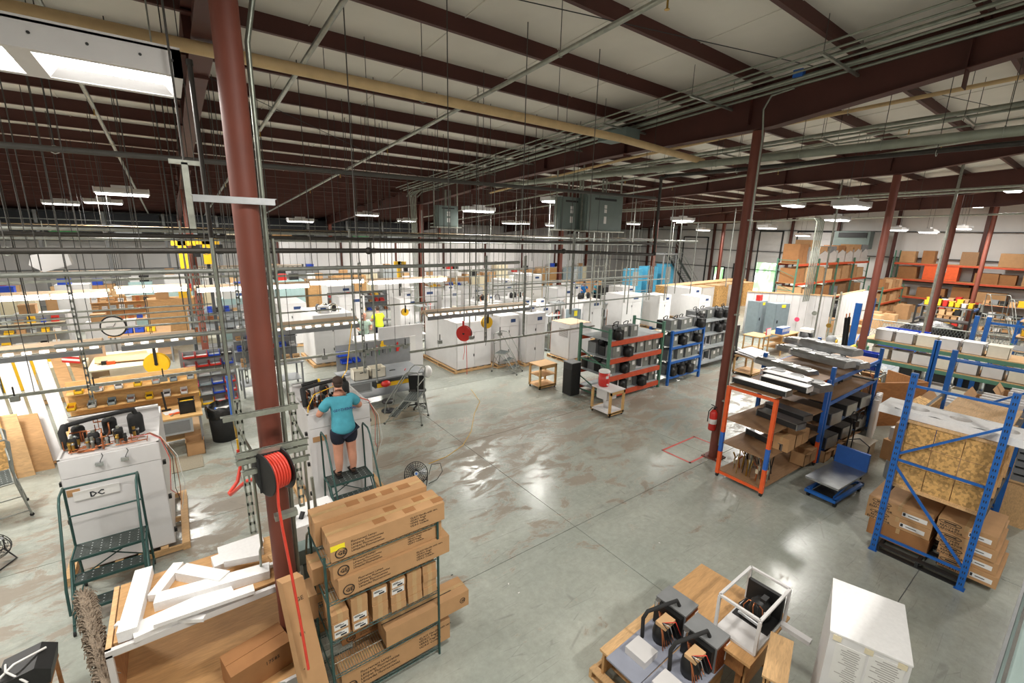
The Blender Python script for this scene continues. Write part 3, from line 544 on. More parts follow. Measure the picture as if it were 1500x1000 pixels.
def step_ladder(loc, rz, label, steps=3, w=.62, rise=.25, run=.25, top=1.62, group='rolling step ladders', m='ladder_green', cross=True):
    t = thing('rolling_step_ladder', label, 'step ladder', loc, rz, group); a = w / 2; r = .016
    yb = 0; H = steps * rise
    for i in range(steps):
        y = -(steps - 1 - i) * run; z = (i + 1) * rise; dp = .36 if i == steps - 1 else .2
        g = G(); g.bb((-a + .02, y - dp / 2, z - .02), (a - .02, y + dp / 2, z), 'tread')
        g.bb((-a, y - dp / 2 - .01, z - .035), (a, y - dp / 2 + .005, z + .002), m).bb((-a, y + dp / 2 - .005, z - .035), (a, y + dp / 2 + .01, z + .002), m)
        tr = part('tread', g, t)
        s = G()
        for ix in range(7):
            for iy in range(3 if dp < .3 else 5): s.box((-a + .09 + ix * (w - .18) / 6, y - dp / 2 + .04 + iy * .065, z + .001), (.014, .014, .002), 'lgray')
        part('grip_dots', s, tr, kind='stuff')
    yf = -(steps - 1) * run - .16; yk = .2
    for s in (-1, 1):
        part('side_frame', G().tube([(s * a, yf - .06, .03), (s * a, -.18, H - .02), (s * a, yk, H - .02)], r, n=8, m=m).tube([(s * a, yk, H), (s * a, yk + .1, .04)], r, n=8, m=m).tube([(s * a, yf - .02, .12), (s * a, yk + .08, .12)], r * .8, n=8, m=m).tube([(s * a, 0, H - .03), (s * a, -.25 * (steps - 1), .15)], r * .7, n=6, m=m), t)
        part('handrail', G().tube([(s * a, yf - .05, .3), (s * a, yf + .0, .62), (s * a, yk - .35, top - .08), (s * a, yk - .25, top), (s * a, yk, top), (s * a, yk + .04, top - .05), (s * a, yk, H)], r, n=8, m=m), t)
    if cross: part('guard_bar', G().tube([(-a, yk, top - .01), (a, yk, top - .01)], r, n=8, m=m).tube([(-a, yk, (H + top) / 2), (a, yk, (H + top) / 2)], r * .8, n=8, m=m), t)
    part('brace', G().tube([(-a, yk + .03, H - .1), (a, yk + .08, .2)], r * .6, n=6, m=m).tube([(a, yk + .03, H - .1), (-a, yk + .08, .2)], r * .6, n=6, m=m), t)
    c = part('caster', G().cyl((-.012, 0, .03), (.012, 0, .03), .03, n=12, m='rubber'), t); c.location = (-a, yf - .06, 0)
    for x, y in ((a, yf - .06), (-a, yk + .1), (a, yk + .1)): share('caster', c, t, (x, y, 0))
    return t
def floor_fan(loc, rz, label, dia=.5, tilt=-60, h=.35):
    t = thing('floor_fan', label, 'fan', loc, rz, 'black floor fans'); r = dia / 2
    Q = Euler((R(tilt + 90), 0, 0)).to_matrix().to_4x4(); Q.translation = (0, 0, h)
    def P(x, y, z): return Q @ Vector((x, y, z))
    for nm, z0 in (('front_guard', .07), ('rear_guard', -.07)):
        g = G()
        for rr in (1, .85, .7, .55, .4, .2): g.tube([P(rr * r * math.cos(a), rr * r * math.sin(a), z0 * (1.35 - rr * 1.1)) for a in [i * PI / 14 for i in range(28)]], .0035 if rr < 1 else .007, n=4, m='black', closed=True)
        for i in range(24): a = i * PI / 12; g.tube([P(.2 * r * math.cos(a), .2 * r * math.sin(a), z0 * 1.13), P(r * math.cos(a), r * math.sin(a), z0 * .25)], .0028, n=4, m='black')
        part(nm, g, t)
    part('hub_badge', G().cyl(P(0, 0, .085), P(0, 0, .095), r * .2, n=16, m='lgray').cyl(P(0, 0, .095), P(0, 0, .098), r * .1, n=12, m='blue_paint'), t)
    part('motor', G().cyl(P(0, 0, -.19), P(0, 0, -.03), .07, n=16, m='black'), t)
    for i in range(3):
        a = i * 2 * PI / 3; vs = []
        for rr, dz, da in ((.2, .02, -.25), (.2, -.02, .3), (.9, -.03, .45), (.95, .0, 0), (.85, .025, -.3)): vs.append(P(rr * r * math.cos(a + da), rr * r * math.sin(a + da), dz))
        part('blade', G().prism(vs, (Q.to_3x3() @ Vector((0, 0, .004))), 'steel'), t)
    part('stand', G().tube([(-r, 0, h), (-r * .95, 0, .12), (-r * .7, -.2, .015), (r * .7, -.2, .015), (r * .95, 0, .12), (r, 0, h)], .011, n=8, m='black').tube([(-r * .9, 0, .15), (-r * .7, .22, .015), (r * .7, .22, .015), (r * .9, 0, .15)], .011, n=8, m='black'), t)
    return t
# ---------------------------------------------------------------- the two open heat pump units
def open_unit(loc, label, W=1.12, D=1.75, H=1.76, plt='unit', seed=1):
    rnd = random.Random(seed); x0, y0, z0 = loc
    pallet((x0, y0 + D / 2 - .05, 0), W + .36, D + .1, 0, 'pine pallet under the open unit ' + plt)
    t = thing('heat_pump_unit', label, 'machine', (x0, y0, .125))
    part('cabinet', G().bb((-W / 2, 0, 0), (W / 2, D, H), 'white_paint'), t)
    part('front_panel', G().bb((-W / 2 + .01, -.02, .02), (W / 2 - .01, 0, H - .28), 'white_sheet'), t); part('front_panel', G().bb((-W / 2 + .01, -.02, H - .27), (W / 2 - .01, 0, H - .005), 'white_sheet'), t)
    part('back_wall', G().bb((-W / 2, D - .6, H), (W / 2, D - .56, H + .24), 'white_paint').bb((-W / 2, D - .66, H + .21), (W / 2, D - .56, H + .24), 'white_paint'), t)
    part('side_lip', G().bb((W / 2 - .03, 0, H), (W / 2, D - .56, H + .025), 'white_paint').bb((-W / 2, 0, H), (-W / 2 + .03, D - .56, H + .025), 'white_paint').bb((-W / 2, 0, H), (W / 2, .03, H + .02), 'white_paint'), t)
    for z in (.15, .75, 1.35): part('latch', G().bb((W / 2, .06, z), (W / 2 + .04, .12, z + .06), 'black'), t); part('latch', G().bb((-W / 2 - .04, .06, z), (-W / 2, .12, z + .06), 'black'), t)
    # compressors: dark tanks with copper lines
    for cx, cy, r, h in ((-.4, .7, .08, .24), (-.05, .8, .09, .26), (.28, .62, .1, .33), (-.2, .4, .07, .2), (.08, .4, .06, .2), (-.42, .3, .05, .2)):
        c = part('compressor', G().lathe([(0, 0), (r, 0), (r, h * .8), (r * .8, h * .94), (0, h)], 'rubber', 14, (cx, cy, H)), t)
        part('compressor_cap', G().cyl((cx, cy, H + h * .95), (cx, cy, H + h + .03), r * .35, n=10, m='galv'), c)
    part('insulated_pipe', G().tube([(-.5, .5, H + .26), (-.48, .55, H + .32), (-.2, .6, H + .35), (.18, .55, H + .4), (.28, .58, H + .39), (.3, .6, H + .3)], .035, n=10, m='rubber'), t)
    part('insulated_pipe', G().tube([(-.5, .35, H + .04), (-.52, .38, H + .28), (-.5, .5, H + .33)], .045, n=10, m='rubber'), t)
    for k in range(30):
        a = (rnd.uniform(-.5, .25), rnd.uniform(.12, .7), H + .03); p = [a]
        for _ in range(4): q = p[-1]; ax = rnd.choice((0, 1, 2)); d = [0, 0, 0]; d[ax] = rnd.uniform(-.22, .25); n = (max(-.52, min(.42, q[0] + d[0])), max(.08, min(.95, q[1] + d[1])), max(H + .02, min(H + .34, q[2] + d[2]))); p.append(n)
        p = [p[0]] + [q for i, q in enumerate(p[1:]) if (Vector(q) - Vector(p[i])).length > .02]
        if len(p) > 1: part('copper_line', G().tube(p, rnd.choice((.006, .008, .011)), n=6, m='copper'), t)
    for k in range(20): x, y = rnd.uniform(-.5, .3), rnd.uniform(.1, .6); part('valve', G().cyl((x, y, H + .02), (x, y, H + .1 + rnd.random() * .1), .02, n=8, m=rnd.choice(('brass', 'galv', 'black', 'dark'))).ball((x, y, H + .12), .026, rnd.choice(('brass', 'steel', 'black'))), t)
    for k in range(2): x = -.1 + k * .28; part('dangling_valve', G().tube([(x, .0, H), (x + .02, -.05, H - .02), (x - .03, -.05, H - .12)], .005, n=5, m='black').box((x - .03, -.06, H - .13), (.09, .04, .05), 'chrome'), t)
    for k in range(4):
        yy = .08 + k * .03; part('wire', G().tube([(.2 + k * .06, .3, H + .05), (.45, .2 + yy, H + .05), (W / 2 + .02, yy, H + .02), (W / 2 + .1 + .03 * k, yy - .1, H - .3), (W / 2 + .05 + .06 * k, yy - .15, H - .8), (W / 2 + .14, yy, H - 1.0 - .1 * k)], .005, n=5, m=('hose_red', 'black', 'copper', 'label')[k]), t)
    return t
u1 = open_unit((-1.07, 8.25, 0), 'open white heat pump cabinet with exposed compressors, nearest left', plt='nearest the big floor fan at left', seed=3)
part('paper_note', G().box((-.22, -.035, H_ := 1.2), (.5, .012, .14), 'label'), u1, label='white paper strip hanging on the front')
_es = solo('exit_sign', 'red lettered exit sign above the small daylit door', 'sign', G().box((XR - .24, 25.8, 2.7), (.06, .7, .28), 'label'))
text('EXIT', .22, _es, (-.035, .28, .03), SIDE, 'red')
text('DC', .11, u1, (-.3, -.045, 1.15), FRONT, 'ink', bold=.03)
part('cardboard_patch', G().box((-.46, -.024, 1.26), (.14, .006, .1), 'carton'), u1)
u2 = open_unit((2.13, 8.1, 0), 'open white heat pump cabinet the man in teal is working on', plt='under the man in teal', seed=8)
part('cardboard_patch', G().box((-.38, -.024, 1.28), (.24, .006, .1), 'carton'), u2)
part('yellow_hose', G().tube([(-.55, .1, 1.3), (-.5, .15, 1.85), (-.35, .3, 2.02), (.1, .35, 2.12), (.35, .6, 2.3), (.8, 1.6, 3.0)], .009, n=6, m='yellow'), u2)
part('yellow_capped_pipe', G().cyl((-.42, .95, 2.02), (-.12, .98, 2.05), .035, n=10, m='black').cyl((-.12, .98, 2.05), (-.08, .98, 2.05), .045, n=10, m='yellow'), u2)
step_ladder((-1.18, 7.72, 0), 0, 'green rolling step ladder before the nearest open unit', w=.78)
step_ladder((2.1, 7.66, 0), 0, 'dark rolling step ladder with the man in teal on it', w=.74, cross=False)
man = person('person', 'man in teal t-shirt and navy shorts standing on a step ladder', (2.08, 7.72, .752), R(0), 'teal', 'navy', arms=[((.36, .16, 1.19), (.3, .42, 1.13)), ((-.36, .16, 1.15), (-.24, .4, 1.12))], lean=.09, scale=1.02)
for ch in man.children:
    if ch.name.startswith('shirt'): sh = ch
text('GEOTHERMAL', .06, sh, (0, -.152, 1.28), (R(86), 0, 0), 'blue_ink', ax='CENTER', bold=.03)
# ---------------------------------------------------------------- wire rack of lamp cartons
t = thing('wire_shelving', 'dark wire shelving unit stacked with long lamp cartons', 'shelving', (1.46, 4.42, 0))
RX, RY = .62, .3
for a, b in ((-1, -1), (1, -1), (-1, 1), (1, 1)):
    p = part('post', G().cyl((a * RX, b * RY, .0), (a * RX, b * RY, 1.93), .0145, n=10, m='ladder_green'), t)
    part('post_cap', G().cyl((a * RX, b * RY, 1.93), (a * RX, b * RY, 1.945), .017, n=10, m='ladder_green'), p)
for z in (.12, .49, .94, 1.41, 1.87):
    g = G()
    for s in (-1, 1):
        for dz in (0, -.035): g.cyl((-RX, s * RY, z + dz), (RX, s * RY, z + dz), .005, n=6, m='ladder_green'); g.cyl((s * RX, -RY, z + dz), (s * RX, RY, z + dz), .005, n=6, m='ladder_green')
        n = 24; g.tube([(-RX + 2 * RX * i / n, s * RY, z - (.035 if i % 2 else 0)) for i in range(n + 1)], .0035, n=4, m='ladder_green')
    for i in range(46): x = -RX + .02 + i * (2 * RX - .04) / 45; g.cyl((x, -RY, z + .003), (x, RY, z + .003), .0025, n=4, m='galv')
    for y in (-.15, 0, .15): g.cyl((-RX, y, z - .003), (RX, y, z - .003), .004, n=4, m='galv')
    part('wire_shelf', g, t)
def ge_logo(p, x, y, z, s=.05):
    g = G(); g.tube([(x + s * math.cos(a), y, z + s * math.sin(a)) for a in [i * PI / 10 for i in range(20)]], s * .11, n=4, m='print', closed=True); lg = part('round_monogram', g, p)
    text('GE', s * 1.15, p, (x - s * .62, y - .002, z - s * .4), FRONT, 'print', bold=.02)
def lampbox(x0, x1, y0, y1, z0, z1, label, print_=True, m='carton', tape=True):
    t = carton(((x0 + x1) / 2, (y0 + y1) / 2, z0), (x1 - x0, y1 - y0, z1 - z0), label, 'long lamp cartons on the wire shelving', m=m, name='lamp_carton', tape=tape)
    if print_:
        L = x1 - x0; h = z1 - z0; yy = -(y1 - y0) / 2 - .002
        ge_logo(t, -L / 2 + .1, yy, h * .35, min(.055, h * .3))
        text('Fluorescent Lamps\nLámparas Fluorescentes\nLampes Fluorescentes\nLâmpadas Fluorescentes', h * .16, t, (-L / 2 + .2, yy, h * .68), FRONT)
        text('GLASS Handle with care\nVIDRIO Frágil\nVERRE Fragile\nVIDRO Cuidado', h * .15, t, (L / 2 - .42, yy, h * .72), FRONT)
    return t
b = lampbox(.9, 2.16, 4.1, 4.42, 1.88, 2.1, 'lamp carton with a yellow sticker on the top shelf')
part('yellow_sticker', G().box((-.56, -.162, .15), (.14, .004, .06), 'yellow_tape'), b)
for k in range(5): part('stamped_panel', G().box((-.1 + k * .17, .07 if k % 2 else -.07, .2215), (.13, .09, .002), 'carton_dark'), b)
b = lampbox(.84, 2.1, 4.43, 4.72, 1.88, 2.16, 'lamp carton at the rear of the top shelf', False)
for k in range(4): part('stamped_panel', G().box((-.2 + k * .2, .0, .2815), (.14, .1, .002), 'carton_dark'), b)
lampbox(.92, 2.14, 4.14, 4.42, 1.645, 1.84, 'upper lamp carton on the second shelf'); lampbox(.95, 2.22, 4.1, 4.42, 1.42, 1.64, 'lower lamp carton on the second shelf')
lampbox(.78, 2.04, 4.44, 4.72, 1.42, 1.62, 'rear lamp carton on the second shelf', False)
for k, (x, n, off, st) in enumerate(((.86, 3, 0, (0, 1)), (1.06, 4, 0, (0, 1)), (1.28, 4, .03, (3,)), (1.49, 4, .03, (2, 3)), (1.69, 4, .02, ()), (1.88, 4, .02, ()))):
    for j in range(n):
        c = carton((x + .09, 4.3 + random.uniform(-.01, .01), .945 + j * .098), (.172, .36, .096), 'small carton in the %s stack from the left, %s from the bottom' % (ORD[k], ORD[j]), 'small cartons on the third wire shelf', name='small_carton')
        if j in st:
            lb = part('shipping_label', G().bb((-.07, -.182, .015), (.07, -.18, .085), 'label'), c); part('barcode', G().bb((-.01, -.184, .022), (.05, -.182, .04), 'ink').bb((-.06, -.184, .055), (.03, -.182, .062), 'ink').bb((-.06, -.184, .068), (.0, -.182, .073), 'ink'), lb)
b = lampbox(1.42, 2.5, 4.12, 4.4, .5, .72, 'torn lamp carton sticking out of the fourth shelf', False)
part('torn_tape', G().box((-.1, -.02, .2215), (.9, .012, .003), 'print'), b); ge_logo(b, .45, -.142, .11, .035)
lampbox(1.02, 2.0, 4.43, 4.7, .5, .66, 'lamp carton at the back of the fourth shelf', True, 'carton_dark')
lampbox(.92, 2.24, 4.14, 4.42, .13, .42, 'large lamp carton on the bottom shelf'); lampbox(1.2, 2.38, 4.44, 4.7, .13, .3, 'flat lamp carton behind the big one on the bottom shelf', False)
# leaning long cartons between the shelving and the cart
t = thing('lamp_carton', 'long flat carton leaning beside the near red column', 'box', (.66, 4.05, 0), 0)
g = G(); g.prism([(-.12, 0, 0), (.12, 0, 0), (.0, .55, 1.55), (-.2, .55, 1.55)], (.04, -.1, .0), 'carton'); part('box_walls', g, t)
for k in range(4): text(('GE', 'Fluorescent', '48 in', 'T8')[k], .06, t, (-.06 - .012 * k, .01 + .11 * (3 - k) + .02, .35 + .33 * (3 - k)), (R(70), 0, R(10)), 'print')
carton((.72, 4.66, 1.3), (.2, .3, .3), 'carton tucked behind the left end of the wire shelving', m='carton') .location.z = .95
# ---------------------------------------------------------------- near frame with hose reel
t = thing('strut_stand', 'slotted steel strut frame around the near red column', 'strut frame', (.8, 4.75, 0))
def Q(px, py, y=4.8): return aty(px, py, y)
yy = 4.62
for a, b in (((349, 600), (371, 778)), ((425, 590), (442, 738))):
    p = aty(*a, yy); q = aty(*b, yy); part('upright', slotted(G(), (q.x, yy, q.z), (q.x, yy, p.z + .1), .05, up=(0, -1, 0)), t, world=True)
for a, b in (((326, 614), (436, 596)), ((346, 668), (450, 646)), ((346, 678), (450, 656)), ((356, 694), (452, 670))):
    p = aty(*a, yy - .06); q = aty(*b, yy - .06); part('crossbar', slotted(G(), (p.x, yy - .05, (p.z + q.z) / 2), (q.x, yy - .05, (p.z + q.z) / 2), .045, up=(0, 0, 1)), t, world=True)
for px in (.40, .9): part('conduit', G().tube([(px, 5.4, 1.15), (px, 5.25, 1.5), (px, 4.97, 1.75), (px, 4.95, 2.9), (px - .1, 4.95, 3.2), (px - .1, 5.0, 5.0)], .014, n=8, m='conduit'), t, world=True)
c = aty(401, 690, 4.5)
t2 = thing('hose_reel', 'black hose reel wound with red air hose on the near column', 'hose reel', c)
for s in (-1, 1): part('reel_disc', G().lathe([(0, 0), (.2, 0), (.215, .006 * s), (.2, .012 * s), (0, .012 * s)], 'black', 28).shift((0, 0, 0)), t2).rotation_euler = (0, R(90), R(20))
ds = [o for o in t2.children]; ds[0].location = (-.085, -.03, 0); ds[1].location = (.085, .03, 0)
g = G()
for j in range(2):
    for i in range(6): g.tube([((-.065 + i * .026) , (.165 - j * .022) * math.cos(a), (.165 - j * .022) * math.sin(a)) for a in [k * PI / 12 for k in range(24)]], .0125, n=6, m='hose_red', closed=True)
h = part('hose_coil', g, t2); h.rotation_euler = (0, 0, R(20))
part('hose_tail', G().tube([c + Vector((.0, -.16, -.02)), aty(408, 740, 4.3), aty(414, 775, 4.28), aty(425, 830, 4.25), aty(440, 910, 4.2), aty(452, 980, 4.1)], .013, n=8, m='hose_red'), t2, world=True)
part('hose_stop', G().box(c + Vector((.05, -.12, -.42)), (.2, .08, .05), 'galv'), t2, world=True); part('mount_bracket', G().bar(c + Vector((-.13, .06, .16)), c + Vector((.13, .06, .16)), .03, .03, 'dark').bar(c + Vector((.12, .1, .16)), c + Vector((.12, .1, -.25)), .03, .02, 'dark').bar(c + Vector((-.12, .02, .16)), c + Vector((-.12, .02, -.2)), .02, .02, 'dark'), t2, world=True)
t = thing('wiring_trough', 'gray wiring trough and cabinet behind the near column base', 'electrical box', (.95, 5.5, 0))
part('trough', G().bb((-.35, -.1, 1.0), (.55, .1, 1.2), 'panel_gray'), t); part('cabinet', G().bb((-.1, -.12, .1), (.5, .12, .98), 'panel_gray'), t)
for x in (-.2, .25): part('flex_conduit', G().tube([(x, 0, 1.2), (x, 0, 1.35), (x - .12, 0, 1.5), (x - .14, 0, 2.1)], .02, n=8, m='galv'), t)
# wooden crate with white plastic-lined box in front of unit two
t = thing('wooden_crate', 'low wooden crate behind the wire shelving', 'crate', (1.5, 5.6, 0))
for z in (.02, .22, .42, .62): part('crate_board', G().bb((-.55, -.35, z), (.55, -.33, z + .17), 'ply'), t); part('crate_board', G().bb((-.55, .33, z), (.55, .35, z + .17), 'ply'), t)
part('crate_top', G().bb((-.55, -.35, .8), (.55, .35, .82), 'ply'), t)
t = thing('plastic_wrapped_box', 'white plastic covered box of fittings beside the hose reel', 'box', (1.15, 6.7, 0)); part('box_walls', G().bb((-.3, -.3, 0), (.45, .3, .85), 'white_sheet'), t); part('film', G().prism([(-.32, -.32, .5), (.47, -.32, .5), (.42, -.3, .87), (-.28, -.3, .87)], (0, .62, 0), 'foam'), t)
for k in range(5): part('fitting', G().cyl((-.2 + k * .12, -.1, .87), (-.15 + k * .12, -.05, .95), .035, n=8, m=('galv', 'black', 'galv', 'brass', 'dark')[k]), t)
# ---------------------------------------------------------------- near wooden bench with foam strips
t = thing('foam_cart', 'white framed plywood cart piled with foam, nearest left', 'cart', (-.12, 5.45, 0)); t.scale = (1, 1, 1.17)
def B(g, a, b, m='ply'): return g.bb(a, b, m)
part('top_deck', G().bb((-.8, -.3, .93), (.82, .62, .95), 'ply'), t)
for z, m in ((.88, 'white_paint'),): part('front_rail', G().bb((-.86, -.38, z), (.84, -.33, z + .06), m), t); part('inner_rail', G().bb((-.8, -.3, z - .06), (.8, -.26, z + .03), 'pine'), t)
for x in (-.86, .8): part('end_rail', G().bb((x, -.36, .89), (x + .045, .64, .94), 'white_paint' if x > 0 else 'pine'), t)
for x in (-.86, .79):
    for y in (-.38, .58): part('leg', G().bb((x, y, .06), (x + .05, y + .05, .9), 'white_paint'), t)
part('lower_shelf', G().bb((-.82, -.95, .28), (.82, .6, .3), 'ply'), t)
for y in (-.98, .6): part('lower_rail', G().bb((-.86, y - .02, .25), (.84, y + .02, .33), 'pine' if y > 0 else 'white_paint'), t)
part('side_board', G().bb((-.84, -.3, .3), (-.82, .6, .88), 'ply_dark'), t)
for x in (-.8, .75):
    for y in (-.9, .5): part('caster', G().cyl((x, y, .04), (x + .03, y, .04), .04, n=12, m='rubber'), t)
for k, (a, b, w_, h_, z) in enumerate((((212, 838), (187, 930), .16, .12, 1.03), ((262, 828), (225, 876), .11, .09, 1.02), ((330, 850), (266, 838), .16, .13, 1.03), ((383, 800), (312, 828), .22, .1, 1.03), ((418, 820), (345, 846), .05, .04, 1.02), ((395, 835), (228, 882), .17, .11, 1.03), ((340, 862), (195, 928), .22, .06, 1.0), ((300, 905), (170, 915), .06, .04, .98), ((382, 812), (330, 822), .12, .08, 1.12))):
    z += .13; p = at(*a, z); q = at(*b, z)
    g = G().bar(p, q, w_, h_, 'foam'); s = solo('foam_strip', ['thick foam strip standing steeply at the left of the cart', 'short foam strip leaning on the cart left of centre', 'square foam block in the middle of the cart', 'wide foam block at the far right of the cart', 'thin white strip poking out over the cart right', 'long thick foam beam across the middle of the cart', 'flat wide foam slab along the front of the cart', 'thin strip sticking out of the cart left side', 'small foam piece on top of the far block'][k], 'foam', g, 'foam strips on the near cart')
t = carton((.22, 4.8, .352), (.6, .35, .3), 'open brown carton on the lower shelf of the foam cart', rz=R(12), m='carton_dark', tape=False); text('17585', .06, t, (.02, -.178, .18), FRONT, 'print')
g = G()
for k in range(5): g.tube([(.25 + (.16 + .01 * k) * math.cos(a), 4.35 + (.09 + .012 * k) * math.sin(a) , .372 + .008 * k + .01 * math.sin(3 * a)) for a in [i * PI / 10 for i in range(20)]], .007, n=5, m='green' if k % 2 else 'galv_dull', closed=True)
solo('coiled_cord', 'green and gray coiled cord on the cart lower shelf', 'cord', g)
# dust mop leaning at the cart
t = thing('dust_mop', 'long shaggy brown dust mop hung beside the foam cart', 'mop', at(150, 985, .5)); a = at(122, 872, 1.15); b = at(158, 1005, .7)
g = G(); d = (b - a); rnd = random.Random(4)
for k in range(900):
    u = rnd.random(); p = a + d * u; an = rnd.uniform(0, 2 * PI); rr = .06 + .03 * rnd.random()
    q = p + Vector((math.cos(an) * rr * 1.1, .0 + math.sin(an) * rr * .6, math.sin(an) * rr)); g.tube([p.lerp(q, .35), q, q + Vector((rnd.uniform(-.02, .02), rnd.uniform(-.03, .03), -.035))], [.009, .007, .004], n=4, m='mop')
part('mop_yarn', g, t, kind='stuff', world=True); part('mop_core', G().bar(a, b, .08, .07, 'mop'), t, world=True); part('mop_handle', G().tube([a.lerp(b, .5), a.lerp(b, .5) + Vector((-.02, .2, -.6)), a.lerp(b, .5) + Vector((-.03, .3, -.95))], .012, n=8, m='pine'), t, world=True)
# stool with black pouch at bottom left
c = at(40, 990, .55); t = thing('work_stool', 'wooden stool under a black bag at the bottom left corner', 'stool', (c.x, c.y, 0))
part('seat', G().bb((-.22, -.2, .5), (.2, .2, .53), 'ply_dark'), t)
for x in (-.2, .16):
    for y in (-.18, .16): part('leg', G().bb((x, y, 0), (x + .03, y + .03, .5), 'ply_dark'), t)
t = thing('tool_bag', 'black fabric tool bag with white straps on the stool', 'bag', (c.x, c.y, .53)); part('bag_body', G().prism([(-.2, -.2, 0), (.2, -.2, 0), (.22, -.18, .14), (.1, -.16, .2), (-.18, -.18, .16)], (0, .38, 0), 'black'), t)
part('strap', G().tube([(-.2, -.15, .17), (-.05, -.05, .25), (.15, .1, .2)], .012, n=6, m='label').tube([(-.15, .1, .17), (-.1, -.1, .24), (.05, -.2, .1)], .01, n=6, m='label'), t)
part('tool_handle', G().cyl((-.2, .1, .1), (-.24, .14, .5), .018, n=8, m='black'), t)
p = at(12, 798); floor_fan((-2.78, 9.3, 0), R(60), 'black floor fan at the left edge of the picture', .55, -62)
floor_fan((3.45, 7.75, 0), R(-20), 'black floor fan standing behind the lamp cartons', .46, -25, .32)
solo('fan_cable', 'black cord looping from the fan behind the lamp cartons', 'cord', G().tube([at(*p, z) for p, z in (((628, 695), .1), ((632, 680), .25), ((645, 678), .3), ((648, 690), .15), ((640, 702), .02), ((628, 708), .01))], .007, n=6, m='black'))
solo('extension_cord', 'thin yellow cord running over the aisle floor', 'cord', G().tube([at(*p, .006) for p in ((628, 679), (655, 668), (678, 652), (690, 632), (695, 605), (703, 588), (690, 570))], .006, n=5, m='yellow'))
# ---------------------------------------------------------------- foreground right: plywood bench, open white frame, condensers, cabinet
t = thing('plywood_bench', 'low plywood bench with an open white frame on it', 'bench', (4.85, 2.08, 0), R(2))
part('bench_top', G().bb((-.52, -.56, .72), (.52, .56, .75), 'ply'), t)
for x in (-.42, .36):
    for y in (-.46, .4): part('leg', G().bb((x, y, 0), (x + .06, y + .06, .72), 'ply_dark'), t)
part('side_board', G().bb((-.46, -.48, .5), (-.44, .48, .72), 'ply_dark'), t); part('side_board', G().bb((.44, -.48, .1), (.46, .48, .72), 'ply_dark'), t); part('end_board', G().bb((-.42, -.5, .3), (.42, -.48, .72), 'ply'), t)
t = thing('white_unit_frame', 'open white metal frame holding a black compressor', 'machine', (4.86, 1.76, .755), R(1))
X, Y, Z = .37, .22, .45
part('base_pan', G().bb((-X, -Y, 0), (X, Y, .03), 'white_paint'), t)
for a in (-1, 1):
    for b in (-1, 1): part('frame_post', G().bb((a * X - .015, b * Y - .015, .03), (a * X + .015, b * Y + .015, Z), 'white_paint'), t)
    part('frame_rail', G().bb((-X, a * Y - .015, Z), (X, a * Y + .015, Z + .025), 'white_paint'), t); part('frame_rail', G().bb((a * X - .015, -Y, Z), (a * X + .015, Y, Z + .025), 'white_paint'), t)
part('compressor', G().lathe([(0, 0), (.1, 0), (.115, .08), (.11, .17), (.06, .24), (0, .25)], 'black', 18, (.17, -.02, .05)), t)
part('compressor_cap', G().box((.17, -.05, .31), (.1, .06, .04), 'black'), t); part('rating_label', G().box((.1, -.1, .18), (.05, .01, .06), 'label'), t)
part('condenser_coil', G().bb((.3, -.2, .03), (.35, .2, .35), 'black'), t); part('inner_tray', G().bb((-.02, -.2, .03), (.34, .2, .045), 'black'), t)
for k in range(6): a = -.1 + k * .03; part('copper_line', G().tube([(-.02 + .03 * k, .12 - .04 * k, .05), (0, .15 - .05 * k, .2 + .02 * k), (.05, .1 - .03 * k, .28), (.12, -.02, .22)], .006, n=6, m='copper' if k % 2 else 'black'), t)
part('filter_drier', G().cyl((.0, -.12, .08), (.0, .14, .1), .025, n=10, m='steel'), t)
part('drawer_slide', G().bb((.28, -.52, -.02), (.36, -.22, .03), 'white_paint'), t)
def condenser(loc, rz, label):
    t = thing('condensing_unit', label, 'machine', loc, rz, 'condensing units on the gray plates'); t.scale = (1.1, 1.1, 1.1); 
    part('base_plate', G().bb((-.62, -.19, 0), (.5, .19, .02), 'purple_gray'), t); part('white_box', G().bb((-.42, -.13, .02), (-.2, .11, .1), 'white_paint'), t)
    part('coil_block', G().bb((.2, -.18, .02), (.44, .18, .32), 'gray'), t); g = G()
    for i in range(12): g.bb((.2 + i * .02, -.19, .03), (.205 + i * .02, -.18, .31), 'copper')
    part('coil_ends', g, t); part('fan_shroud', G().bb((.14, -.16, .04), (.2, .16, .3), 'black'), t)
    part('top_plate', G().bb((.19, -.18, .32), (.45, .18, .33), 'gray'), t); part('tag', G().bb((.36, -.195, .1), (.43, -.19, .28), 'label'), t)
    part('compressor', G().lathe([(0, 0), (.09, 0), (.1, .1), (.08, .2), (0, .25)], 'black', 14, (0.02, -.03, .02)), t)
    part('terminal_box', G().bb((-.08, -.12, .26), (.1, .0, .3), 'carton_light'), t)
    part('insulated_hose', G().tube([(-.14, .1, .05), (-.16, .1, .3), (-.12, .08, .38), (.05, .0, .42), (.22, -.05, .42), (.26, -.06, .34)], .02, n=10, m='rubber'), t)
    for k in range(6): part('copper_line', G().tube([(-.12 + .04 * k, -.14, .06), (-.1 + .05 * k, -.1 + .03 * k, .22), (.05 + .02 * k, .05, .3 - .02 * k), (.16, .1 - .04 * k, .2)], .006, n=6, m='copper'), t)
    for k in range(4): part('wire', G().tube([(-.05, -.06, .3), (-.1 + .05 * k, -.15, .32), (-.02 + .06 * k, -.17, .1)], .005, n=5, m=('black', 'steel', 'black', 'hose_red')[k]), t)
    part('fitting', G().cyl((.1, .1, .3), (.1, .1, .38), .03, n=8, m='chrome'), t)
pallet((4.0, 2.35, 0), 1.2, 1.0, R(2), 'rough pallet under the two condensing units')
